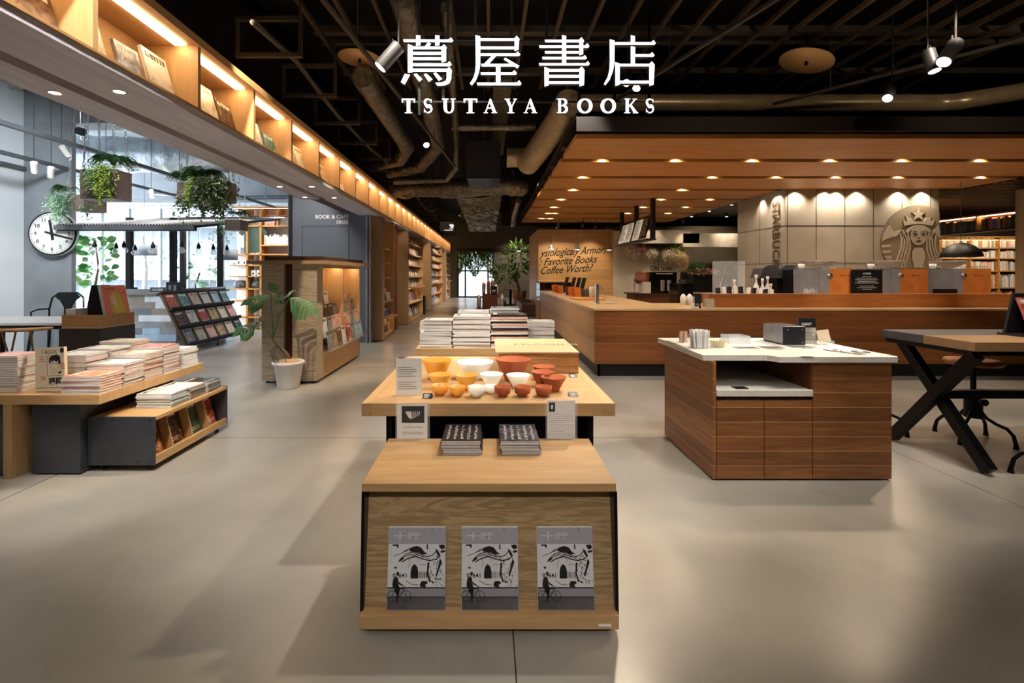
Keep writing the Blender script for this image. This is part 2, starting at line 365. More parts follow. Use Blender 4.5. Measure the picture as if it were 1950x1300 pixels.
street_tree(-12.5, 17.5, 3.4, 'slim leafy street tree outside the window between the two black canopy posts')
street_tree(-10.4, 18.5, 3.0, 'lower leafy street tree outside the window behind the cafe monstera')
# -------- overhead bookshelf, running the length of the aisle
XS, ZB, ZT, Z0 = -2.17, 2.585, 3.14, 2.55
soff = MB(); soff.box(-2.94, -2.67, -1.5, 7.64, Z0, Z0+.06).box(-2.56, XS, -1.5, 7.64, Z0, Z0+.06).box(-2.6, XS, 7.64, 27.4, Z0, Z0+.06)
struct('trim_2', soff, PALE_Y)
struct('trim_3', MB().box(-2.67, -2.56, -1.5, 8.0, Z0+.05, Z0+.07).box(-2.94, -2.60, -1.5, 9.7, Z0+.065, 3.14), mat('dark_red_brown_slot', '4A2615', .5))
sh = thing('overhead_bookshelf', (XS, 13, Z0), 'long warm-lit wooden bookshelf hung above the aisle, open compartments of books', 'bookshelf')
MB().box(XS-.42, XS+.012, -1.5, 27.4, Z0+.062, ZB+.012).build('shelf_board', wood('shelf_lip_wood', 'A9834F', 'C29A62', 'y', contrast=.5), sh)
MB().box(XS-.42, XS+.02, -1.5, 27.4, ZT-.06, ZT).build('top_board', SHELF, sh)
MB().box(XS-.42, XS-.40, -1.5, 27.4, ZB+.012, ZT-.06).build('back_panel', SHELF, sh)
DIV = [-1.2, -.25, .73, 1.69, 2.654, 3.614]
while DIV[-1] < 27.2: DIV.append(DIV[-1]+.857)
for y in DIV:
    if y > 2: MB().box(XS-.40, XS, y, y+.035, ZB+.012, ZT-.06).build('divider', SHELF_Z, sh)
for i in range(len(DIV)-1):
    if DIV[i] < 1.4: continue
    MB().box(XS-.15, XS-.07, DIV[i]+.06, DIV[i+1]-.03, ZT-.072, ZT-.062).build('led_strip', LED, sh)
for (px, py, x) in ((122, 176, -2.8), (245, 174, -2.37), (548, 355, -2.8), (608, 355, -2.37), (597, 375, -2.8), (649, 376, -2.37)):
    y = 1.17*F_PX/(CY-py)
    side = 'wall side' if x < -2.6 else 'aisle side'
    o = MB().lathe([(.0, 0), (.032, 0)], (x, y, Z0-.004), 20).lathe([(.032, 0), (.04, -.002), (.045, .006)], (x, y, Z0-.004), 20, mi=1)
    where = {3: 'closest to the viewer', 6: 'middle', 7: 'nearest the grey wall'}[int(y)]
    o.build('recessed_downlight', [DLENS, WHITE], label='small lit downlight in the pale soffit, %s pair, %s' % (where, side), cat='ceiling light', group='downlights under the overhead bookshelf')
    spot((x, y, Z0-.02), (x, y, 0), 22, 80, .5, (1, .85, .68), .03)
# -------- tall wall bookcases under it
def bookcase(y0, yc, y1, rows, label, lowlit=True):
    t = thing('wall_bookcase', (XS-.2, y0, 0), label, 'bookcase')
    MB().box(XS-.38, XS, y0, yc, 0.02, Z0).build('end_panel', OAK_Z, t)
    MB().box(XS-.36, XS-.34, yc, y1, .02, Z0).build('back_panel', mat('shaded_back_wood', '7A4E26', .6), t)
    MB().box(XS-.36, XS+.02, y1-.03, y1, .02, Z0).build('side_panel', SHELF_Z, t)
    for z in rows:
        MB().box(XS-.36, XS+(.1 if z in (rows[1],) else .0), yc, y1-.03, z-.03, z).build('shelf', SHELF, t)
        if z != rows[1]: continue
        MB().box(XS-.05, XS-.02, yc+.05, y1-.08, z-.045, z-.032).build('led_strip', mat('soft_led_strip', 'FFD9A8', .5, emit='FFC88C', es=5, vary=(1, 0)), t)
    MB().box(XS-.34, XS-.03, yc, y1-.03, .02, .12).build('plinth', SHELF_Z, t)
    return t
R1 = [.55, 1.0, 1.30, 1.62, 1.93, 2.24]
bookcase(9.85, 10.12, 11.05, [.12, .46, .80], 'narrow wooden wall bookcase with notebooks at low level, first after the grey wall')
bookcase(13.0, 13.2, 15.9, R1, 'wide wooden wall bookcase with white lit shelves, second along the aisle')
bookcase(18.2, 18.5, 22.6, R1, 'wooden wall bookcase with dark spines and lit lower shelf, third along the aisle')
bookcase(24.6, 24.9, 27.3, R1, 'last small wooden wall bookcase by the glass door at the aisle end')
MB().box(XS-.25, XS-.1, 11.8, 12.1, 0, Z0).build('wooden_post', mat('red_brown_post', '6E3D20', .5), label='red brown wooden upright between the narrow and the wide wall bookcase', cat='post')
# -------- grey entry wall details
t = thing('wall_lettering', (-3.2, 9.68, 2.0), 'white lettering BOOK & CAFÉ 180席 on the grey blue wall', 'sign')
F = Fr((0, 9.695, 0), (1, 0, 0), (0, 0, 1))
a = MB().text('BOOK & CAFÉ', Fr(PX(664, 416, 9.69)), .105, c=.004, align='r', bold=.012).build('text_line', WHITE, t)
b = MB().text('180席', Fr(PX(664, 426, 9.69)), .105, c=.004, align='r', bold=.012).build('text_line', WHITE, t)
m = MB(); p0, p1 = PX(575, 430, 9.69), PX(664, 520, 9.69)
for (x0, x1, z0, z1) in ((p0.x, p1.x, p0.z-.006, p0.z), (p0.x, p0.x+.006, .05, p0.z), (p1.x-.006, p1.x, .05, p0.z)): m.box(x0, x1, 9.69, 9.7, z0, z1)
struct('trim_4', m, INK)
struct('trim_5', MB().box(-3.99, -3.93, 9.66, 9.7, 0, 3.6), BLACK)
struct('trim_6', MB().box(-2.44, -2.40, 9.6, 9.7, 0, Z0).box(-2.37, -2.34, 9.6, 9.7, 0, Z0), mat('silver_wall_edge', 'AEB2B8', .35, .6))
# -------- far end: glass door wall and foliage
fr = MB()
for x in (-1.75, -1.33, -.02, .27): fr.box(x-.04, x+.04, 27.9, 28.05, 0, 2.73)
for z in (.04, 1.55, 2.69): fr.box(-1.75, .3, 27.9, 28.05, z-.04, z+.04)
d = struct('door_1', fr, BLACKM)
MB().box(-1.75, .27, 27.97, 27.98, .04, 2.69).build('glass_pane', MATS['window_glass'], d)
struct('trim_7', MB().box(-1.9, 14, 27.8, 28, 2.70, 2.85), DARKBR)
struct('wall_lobby', MB().box(-2.6, 2, 31, 31.1, 0, 4), mat('white_lobby_wall', 'D6DCE0', .8))
struct('floor_lobby', MB().box(-2.6, 2, 30, 31, -.1, 0), mat('lobby_floor', 'C0C4C8', .5))
area((-.7, 29.8, 3.2), (-.7, 29.8, 0), 2, 1, 70, (.9, .95, 1))
m = MB()
for i in range(2200):
    x = random.uniform(-1.75, .25); z = 2.68-random.random()**1.6*(1.1+.3*math.sin(x*6))
    m.leaf((x, 27.7+random.uniform(-.12, .1), z), (random.uniform(-.6, .6), random.uniform(-.5, .3), -1), .06, .15, mi=random.choice((0, 0, 1)))
m.tube([(-1.75, 27.72, 2.66), (.27, 27.72, 2.66)], .015)
m.build('hanging_greenery', [LEAFG, LEAFL], label='curtain of trailing green leaves over the glass door at the aisle end', cat='hanging plant')
# -------- wood wall with brush lettering, white wall, kitchen recess
WW = wood('light_planked_wall', 'A9804E', 'C89C66', 'x', plank=('z', .30, '7E5C36', .006), contrast=.5)
struct('wall_wood', MB().box(1.6, 4.0, 15.5, 18.9, 0, 2.80), WW)
t = thing('wall_lettering', (2.8, 15.48, 1.4), 'black brush-script quotation across the lit wooden wall', 'sign')
for s, px, py, sz in (('ysiologicaly Armor,', 1027, 489, .34), (': Favorite Books', 1027, 506, .34), ('Coffee Worth?', 1030, 522, .34)):
    p = PX(px, py, 15.5); f = Fr((p.x, 15.495, p.z), (1, 0, .06), (0, 0, 1))
    w = max(v[0] for v in text_geo(s, .012, .45)[0])
    tgt = {1027: 2.08, 1030: 1.72}[px] if py != 506 else 1.88
    MB().text(s, f, sz, c=.006, bold=.012, shear=.45, wide=tgt/(w*sz)).build('text_line', INK, t)
struct('wall_cream', MB().box(4.0, 6.15, 15.5, 15.7, 0, 2.75), mat('cream_plaster', 'CFC4B2', .8, vary=(2, .05)))
struct('wall_fascia', MB().box(4.6, 6.5, 14.9, 15.3, 2.32, 2.72).box(6.0, 9.3, 14.9, 15.2, 2.20, 2.62), mat('warm_grey_fascia', '9C9284', .7))
struct('wall_kitchen', MB().box(6.15, 9.5, 17, 17.2, 0, 3.2).box(4, 9.5, 16.5, 16.6, 2.6, 3.4), mat('olive_beige_panel', '8F8066', .7, vary=(2, .06)))
t = thing('wall_lettering', (5.4, 15.49, 1.4), 'dark lettering Côté Jardin on the cream flower-shop wall', 'sign')
MB().text('Côté Jardin', Fr(PX(1238, 515, 15.49)), .20, c=.003, align='l', bold=.01, wide=.70/(max(v[0] for v in text_geo('Côté Jardin', .01, 0, 1)[0])*.20)).build('text_line', INK, t)
m = MB()
for i in range(7):
    a = i*.9; m.leaf(PX(1250, 503, 15.48)+Vector((.05*math.cos(a), 0, .08*math.sin(a))), (math.cos(a), 0, math.sin(a)), .04, .07, nrm=(0, 1, 0))
m.tube([PX(1250, 508, 15.48), PX(1249, 500, 15.48)], .005, 5).build('sprig_mark', INK, t)
# -------- concrete clad block with emblem
XB0, XB1, YB, ZC = 5.67, 8.62, 9.25, 3.0
struct('wall_block', MB().box(XB0, XB1, YB, 11.0, 0, ZC), CONCW)
m = MB()
x = XB0+.055
while x < XB1: m.box(x-.004, x+.004, YB-.003, YB+.01, 0, ZC); x += .546
for z in (2.30, 1.585): m.box(XB0-.003, XB1, YB-.003, YB+.01, z-.005, z+.005).box(XB0-.003, XB0+.01, YB, 11, z-.005, z+.005)
m.box(XB0-.003, XB0+.01, 10.1, 10.108, 0, ZC)
struct('trim_8', m, mat('dark_panel_joint', '2E2922', .8))
t = thing('wall_lettering', (XB0, 9.5, 2), 'tall vertical bronze letters STARBUCKS running down the concrete block', 'sign')
w = max(v[0] for v in text_geo('STARBUCKS', .03, 0, 1.08)[0])
m = MB().text('STARBUCKS', Fr((XB0-.004, 9.62, 2.80), (0, 0, -1), (0, -1, 0)), .32, c=.012, bold=.03, wide=1.42/(w*.32), space=1.08)
m.build('text_line', mat('bronze_lettering', '5E4C36', .4, .5), t)
# emblem: relief disc cut off by the wall edge
EX, EZ, ER = PX(1747, 454, YB).x, PX(1747, 462, YB).z, .705
em = thing('wall_emblem', (EX, YB, EZ-ER), 'large round relief emblem of a crowned long-haired woman on the concrete block', 'emblem')
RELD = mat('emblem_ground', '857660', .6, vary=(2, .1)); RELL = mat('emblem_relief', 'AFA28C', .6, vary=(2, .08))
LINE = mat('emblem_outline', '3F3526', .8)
F = Fr((EX, YB-.001, EZ))
XR = XB1-EX-.002
def clipx(pts):
    out = []
    for i in range(len(pts)):
        a, b = pts[i], pts[(i+1) % len(pts)]
        if a[0] <= XR: out.append(a)
        if (a[0] <= XR) != (b[0] <= XR):
            k = (XR-a[0])/(b[0]-a[0]); out.append((XR, a[1]+(b[1]-a[1])*k))
    return out
disc = clipx([(ER*math.cos(i*math.pi/36), ER*math.sin(i*math.pi/36)) for i in range(72)])
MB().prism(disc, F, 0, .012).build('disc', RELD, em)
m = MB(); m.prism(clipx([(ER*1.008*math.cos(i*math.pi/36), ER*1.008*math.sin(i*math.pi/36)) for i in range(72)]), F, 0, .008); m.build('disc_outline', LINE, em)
K = YB/F_PX/5  # one pixel of the 5x crop, in metres
def E(x, y): return ((x-735)*K, (EZ-(EYE-((340+y/5)-CY)*YB/F_PX))*-1)
def rel(name, polys, mt=RELL, d0=.012, d1=.024, line=True):
    m = MB(); k = MB()
    for p in polys:
        q = clipx([E(*a) for a in p])
        if len(q) < 3: continue
        m.prism(q, F, d0, d1)
        cx = sum(a[0] for a in q)/len(q); cy = sum(a[1] for a in q)/len(q)
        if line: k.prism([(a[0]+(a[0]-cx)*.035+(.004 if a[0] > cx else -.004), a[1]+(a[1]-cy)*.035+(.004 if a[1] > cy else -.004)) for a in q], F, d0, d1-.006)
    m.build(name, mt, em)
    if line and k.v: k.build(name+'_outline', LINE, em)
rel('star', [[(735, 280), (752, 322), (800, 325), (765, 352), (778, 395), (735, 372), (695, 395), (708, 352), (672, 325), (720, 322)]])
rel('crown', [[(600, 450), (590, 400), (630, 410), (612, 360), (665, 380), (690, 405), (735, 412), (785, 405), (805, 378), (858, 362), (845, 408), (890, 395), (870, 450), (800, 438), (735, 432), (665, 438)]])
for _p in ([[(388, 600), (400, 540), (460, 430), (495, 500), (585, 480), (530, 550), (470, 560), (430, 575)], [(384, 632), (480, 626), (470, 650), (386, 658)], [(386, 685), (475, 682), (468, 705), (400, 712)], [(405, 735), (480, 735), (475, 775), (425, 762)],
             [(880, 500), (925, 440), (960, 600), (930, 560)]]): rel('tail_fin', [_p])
def wav(cx, amp, w, y0, y1, ph, sgn):
    L_, R_ = [], []
    for i in range(15):
        k = i/14; y = y0+(y1-y0)*k; x = cx+sgn*(math.sin(k*5.2+ph)*amp+28*k*k)
        L_.append((x-w/2, y)); R_.append((x+w/2, y))
    return L_+R_[::-1]
hair = []
for j, (dx, y0) in enumerate(((92, 520), (118, 495), (146, 480), (172, 520))):
    for sg in (-1, 1): hair.append(wav(735+sg*dx, 18, 13, y0, 850, 2.6+j*.15, sg))
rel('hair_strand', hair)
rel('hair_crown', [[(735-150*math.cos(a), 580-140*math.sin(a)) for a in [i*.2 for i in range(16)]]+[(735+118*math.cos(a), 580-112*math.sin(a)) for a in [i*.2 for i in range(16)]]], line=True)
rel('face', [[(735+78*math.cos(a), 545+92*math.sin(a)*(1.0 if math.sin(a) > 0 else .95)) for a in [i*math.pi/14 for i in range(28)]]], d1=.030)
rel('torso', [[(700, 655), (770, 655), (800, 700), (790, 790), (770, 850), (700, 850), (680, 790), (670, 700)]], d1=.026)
rel('face_feature', [[(680, 530), (700, 520), (722, 532), (700, 538)], [(752, 532), (775, 520), (800, 530), (775, 538)], [(722, 568), (735, 574), (750, 568), (736, 562)], [(706, 592), (735, 586), (765, 592), (735, 606)],
                    [(672, 512), (695, 496), (722, 505), (695, 502)], [(752, 505), (778, 496), (802, 512), (778, 502)]], LINE, .03, .034, line=False)
# -------- slatted wooden canopy
t = thing('wooden_ceiling_canopy', (5, 10, 3), 'suspended canopy of broad orange-brown wooden boards with recessed lights over the cafe counter', 'ceiling canopy')
y = 5.80; nb = 0
while nb < 8:
    zz = 3.0
    MB().box(1.05, 9.0 if nb < 3 else XB0-.02, y, y+1.02, zz, zz+.055).build('board', SLATW, t)
    if nb == 2: pass
    MB().box(1.05, 9.0 if nb < 3 else XB0-.02, y+1.02, y+1.215, zz+.16, zz+.18).build('recess', mat('recess_red_brown', '5A2E16', .6), t)
    y += 1.215; nb += 1
MB().box(1.02, 9.0, 5.60, 15.5, 3.20, 3.24).box(1.02, 9.05, 5.60, 5.62, 3.03, 3.24).build('top_panel', mat('near_black_brown', '1C110B', .6), t)
k = 0
CAN = [(1150, 306), (1292, 306), (1440, 306), (1590, 306), (1730, 306), (1880, 306), (1112, 338), (1362, 338), (1485, 338), (1600, 338), (1720, 338), (1880, 338), (1093, 361), (1303, 361), (1070, 380), (1262, 380), (1356, 380), (1056, 393), (1227, 393), (1310, 393), (1395, 393), (1045, 405), (1058, 405), (1198, 405), (1275, 405), (1352, 405), (1033, 414), (1049, 414), (1318, 414), (1385, 414)]
rown = {306: 'front', 338: 'second', 361: 'third', 380: 'fourth', 393: 'fifth', 405: 'sixth', 414: 'rear'}
rc = {}
for px, py in CAN:
    row = list(rown).index(py); Y = 5.80+1.215*row+1.118; x = (px-CX)*Y/F_PX; i = rc.get(py, 0); rc[py] = i+1
    if x > 8.9: continue
    MB().cyl((x, Y+.04, 3.06), (x, Y+.04, 3.16), .04, n=12, mi=1).lathe([(0, 0), (.036, 0)], (x, Y+.04, 3.058), 12).build('recessed_downlight', [DLENS, BLACK], label='tiny warm light in the %s slot of the wooden canopy, %s from the aisle end' % (rown[py], ORDN[i]), cat='ceiling light', group='lights in the canopy slots')
    if True: spot((x, Y+.05, 3.05), (x, Y+.06, 0), 60 if row < 3 else 45, 155, .9, (1, .80, .56), .03)
# wall washers on the concrete block
for i, px in enumerate((1522, 1578, 1600, 1640, 1720, 1766)):
    x = (px-CX)*(YB-.12)/F_PX; spot((x, YB-.10, 2.985), (x, YB-.03, 1.6), 60, 120, .9, (1, .86, .68), .02)
for yy in (9.42, 9.55, 10.0): spot((XB0-.10, yy, 2.985), (XB0-.03, yy, 1.6), 42, 95, .8, (1, .86, .68), .02)
# wood washers + slatted dark ceiling
t = thing('slatted_ceiling_panel', (11.5, 10, 3), 'dark brown ceiling panel of narrow wooden slats behind the concrete block', 'ceiling panel')
m = MB(); y = 7.3
while y < 14.5: m.box(8.66 if y > 9.2 else 9.02, 14.4, y, y+.06, 2.98, 3.04); y += .16
m.build('slats', wood('dark_slat_wood', '4A2E20', '6B4630', 'x', contrast=.5), t)
MB().box(8.66, 14.4, 9.3, 14.5, 3.1, 3.12).box(9.02, 14.4, 7.2, 9.3, 3.1, 3.12).build('backing', BLACK, t)
struct('wall_store', MB().box(9.5, 14.6, 13.3, 13.5, 0, 4.9), mat('dark_store_wall', '3A2A20', .8))
# ------------------------------------------------------------------ books and magazines
def cover_mat(name, base, a, b_, title, photo=.5, white_band=False):
    m, nt, b = newmat('cover_'+name); L = nt.links.new
    tc = nd(nt, 'ShaderNodeTexCoord'); oi = nd(nt, 'ShaderNodeObjectInfo')
    w = nd(nt, 'ShaderNodeMath', operation='MULTIPLY'); w.inputs[1].default_value = 40; L(oi.outputs['Random'], w.inputs[0])
    n = nd(nt, 'ShaderNodeTexNoise', noise_dimensions='4D'); n.inputs['Scale'].default_value = 2.6; n.inputs['Detail'].default_value = 6; n.inputs['Distortion'].default_value = .8
    L(tc.outputs['Object'], n.inputs['Vector']); L(w.outputs[0], n.inputs['W'])
    n2 = nd(nt, 'ShaderNodeTexNoise', noise_dimensions='4D'); n2.inputs['Scale'].default_value = 7; n2.inputs['Detail'].default_value = 4
    L(tc.outputs['Object'], n2.inputs['Vector']); L(w.outputs[0], n2.inputs['W'])
    r = ramp(nt, [(.36, lin(a)), (.43, lin(base)), (.56, lin(base)), (.64, lin(b_))]); L(n.outputs['Fac'], r.inputs[0])
    r2 = ramp(nt, [(.42, lin(a)), (.5, lin(base)), (.6, lin(b_))]); L(n2.outputs['Fac'], r2.inputs[0])
    mx = nd(nt, 'ShaderNodeMix', data_type='RGBA'); mx.inputs[0].default_value = photo*.5; L(r.outputs[0], mx.inputs[6]); L(r2.outputs[0], mx.inputs[7]); out = mx.outputs[2]
    sp = nd(nt, 'ShaderNodeSeparateXYZ'); L(tc.outputs['Object'], sp.inputs[0])
    def band(lo, hi, sc, th, col, out):
        c = nd(nt, 'ShaderNodeMath', operation='COMPARE'); c.inputs[1].default_value = (lo+hi)/2; c.inputs[2].default_value = (hi-lo)/2; L(sp.outputs['Y'], c.inputs[0])
        mp = nd(nt, 'ShaderNodeMapping'); mp.inputs['Scale'].default_value = (sc, sc*.2, 0); L(tc.outputs['Object'], mp.inputs['Vector'])
        q = nd(nt, 'ShaderNodeTexNoise', noise_dimensions='4D'); q.inputs['Scale'].default_value = 1; L(mp.outputs[0], q.inputs['Vector']); L(w.outputs[0], q.inputs['W'])
        g = nd(nt, 'ShaderNodeMath', operation='GREATER_THAN'); g.inputs[1].default_value = th; L(q.outputs['Fac'], g.inputs[0])
        ax = nd(nt, 'ShaderNodeMath', operation='ABSOLUTE'); L(sp.outputs['X'], ax.inputs[0])
        e = nd(nt, 'ShaderNodeMath', operation='LESS_THAN'); e.inputs[1].default_value = .4; L(ax.outputs[0], e.inputs[0])
        k = nd(nt, 'ShaderNodeMath', operation='MULTIPLY'); L(c.outputs[0], k.inputs[0]); L(g.outputs[0], k.inputs[1])
        k2 = nd(nt, 'ShaderNodeMath', operation='MULTIPLY'); L(k.outputs[0], k2.inputs[0]); L(e.outputs[0], k2.inputs[1])
        z = nd(nt, 'ShaderNodeMix', data_type='RGBA'); L(k2.outputs[0], z.inputs[0]); L(out, z.inputs[6]); z.inputs[7].default_value = lin(col)
        return z.outputs[2]
    out = band(.32, .43, 22, .46, title, out); out = band(-.42, -.39, 46, .48, title, out); out = band(-.35, -.32, 46, .48, title, out)
    L(out, b.inputs['Base Color']); b.inputs['Roughness'].default_value = .32
    return m
CV = {
 'white': (cover_mat('white', 'E9E6E0', 'B9B4AE', 'F2F0EC', '333333', .3), 'white'),
 'cream': (cover_mat('cream', 'DDD0B8', 'A98F6E', 'EFE6D2', '7A3A2C', .5), 'cream'),
 'orange': (cover_mat('orange', 'D9895A', 'F3E2CF', 'B44A34', 'FFFFFF', .7), 'orange'),
 'red': (cover_mat('red', 'B8402F', '6B1E1A', 'E9C9B0', 'FFFFFF', .5), 'red'),
 'rosy': (cover_mat('rosy', 'E6B7A6', 'C65B4C', 'F6EADF', 'A03030', .7), 'pink'),
 'teal': (cover_mat('teal', '4E8385', '27494E', 'C4D6D0', 'F0F0E0', .6), 'teal'),
 'green': (cover_mat('green', '2E4A3A', '15261E', '5C7A58', 'E8E8D8', .5), 'dark green'),
 'black': (cover_mat('black', '1D1C1E', '0D0D0E', '4A4644', 'E8E4E0', .5), 'black'),
 'brown': (cover_mat('brown', '5E4330', '2E1F17', 'A98662', 'F0E0C8', .8), 'brown'),
 'grey': (cover_mat('grey', '8E9094', '4D4F55', 'C7C8CA', '222222', .7), 'grey'),
 'blue': (cover_mat('blue', '3E5684', '1F2C4C', '9FB2D2', 'FFFFFF', .6), 'blue'),
 'tan': (cover_mat('tan', 'B79A72', '6E5236', 'E2D2B0', '302018', .9), 'tan'),
 'fire': (cover_mat('fire', '3A2418', '0F0E14', 'E2823C', 'F4E8D0', .8), 'flame-coloured'),
 'sky': (cover_mat('sky', 'A9C4CE', '5B7F8E', 'EAF0EE', '203040', .7), 'pale blue'),
}
CK = list(CV)
BM = {}
SPINEW = mat('pale_magazine_spine', 'DEDAD6', .4, vary=(1.7, .12))
def book_mesh(key, pages=True, stacked=False):
    """unit book: width x, height y, thickness z 0..1, spine at -x, front cover at z=1"""
    k = (key, pages, stacked)
    if k in BM: return BM[k]
    m = MB(); t = .07 if stacked else .12
    m.box(-.5, .5, -.5, .5, 1-t, 1, 0).box(-.5, .5, -.5, .5, 0, t, 0).box(-.5, -.47, -.5, .5, t, 1-t, 2 if stacked else 0)
    m.box(-.47, .482, -.488, .488, t, 1-t, 1)
    me = bpy.data.meshes.new('book_'+key); me.from_pydata([tuple(v) for v in m.v], [], m.f); me.polygons.foreach_set('material_index', m.m)
    me.materials.append(CV[key][0]); me.materials.append(PAGES if key not in ('white', 'grey') else PAGEW); me.materials.append(SPINEW); me.update()
    BM[k] = me
    return me
def book(name, key, M, size, label, cat='book', group=None, stacked=False):
    """M: placement (centre of the back cover); size = width, height, thickness"""
    o = bpy.data.objects.new(name, book_mesh(key, True, stacked)); COL.objects.link(o)
    o.matrix_basis = M @ Matrix.Diagonal((*size, 1))
    ORG[o.name] = M.translation.copy()
    return tag(o, label, cat, group)
def RX(a): return Matrix.Rotation(math.radians(a), 4, 'X')
def RY(a): return Matrix.Rotation(math.radians(a), 4, 'Y')
def RZ(a): return Matrix.Rotation(math.radians(a), 4, 'Z')
def TR(x, y, z): return Matrix.Translation((x, y, z))
def facing(x, y, z, h, tilt=12, yaw=0):
    """cover faces the camera (-y) before yaw, leaning back by tilt; z = foot"""
    return TR(x, y, z) @ RZ(yaw) @ RX(90-tilt) @ TR(0, h/2, 0)
def stack(x, y, z, w, d, H, n, keys, what, group, name='magazine', rot=0, jit=.006, cat='magazine', spine='front'):
    """a pile of n magazines, front-left-bottom corner region centred at x,y"""
    t = H/n
    for i in range(n):
        key = keys[i % len(keys)]
        a = rot+random.uniform(-1.2, 1.2)
        M = TR(x+random.uniform(-jit, jit), y+random.uniform(-jit, jit), z+i*t) @ RZ(a)
        if spine == 'front': M = M @ RZ(90); size = (d, w, t*.93)
        else: size = (w, d, t*.93)
        if i == n-1: pos = 'topmost of'
        elif i == 0: pos = 'lowest of'
        else: pos = ORDN[n-1-i]+' down in'
        book(name, key, M, size, '%s %s, %s %s' % (CV[key][1], name.replace('_', ' '), pos, what), cat, group, stacked=name != 'art_book')
# ================= the display cart at the front
cart = thing('display_cart', (0, 2.1, 0), 'low oak display cart on castors with three magazines leaning on its slanted front', 'display cart')
MB().box(-.494, .498, 1.885, 2.40, .530, .563).build('top_panel', OAK_X, cart, bevel=.002)
for x in (-.494, .490):
    MB().prism([(1.885, .530), (2.39, .530), (2.39, .03), (1.86, .03), (1.86, .06)], Fr((x, 0, 0), (0, 1, 0), (0, 0, 1)), 0, .012).build('side_panel', BLACKM, cart)
FA = Fr((-.482, 1.885, .085), (1, 0, 0), (0, .075, .445))
MB().obox(FA, 0, .972, 0, .452, -.02, 0).build('front_panel', OAK_FRONT, cart)
MB().box(-.49, .496, 1.835, 1.89, .030, .083).build('ledge', OAK_X, cart, bevel=.002)
MB().box(-.482, .49, 1.9, 2.39, .03, .06).build('bottom_panel', BLACK, cart)
MB().box(.418, .466, 1.8335, 1.835, .043, .052).build('sticker', WHITE, cart)
for (x, y) in ((-.43, 1.93), (.44, 1.93), (-.43, 2.33), (.44, 2.33)):
    MB().cyl((x-.01, y, .016), (x+.01, y, .016), .016, n=14).box(x-.014, x+.014, y-.012, y+.012, .018, .032).build('castor', BLACK, cart)
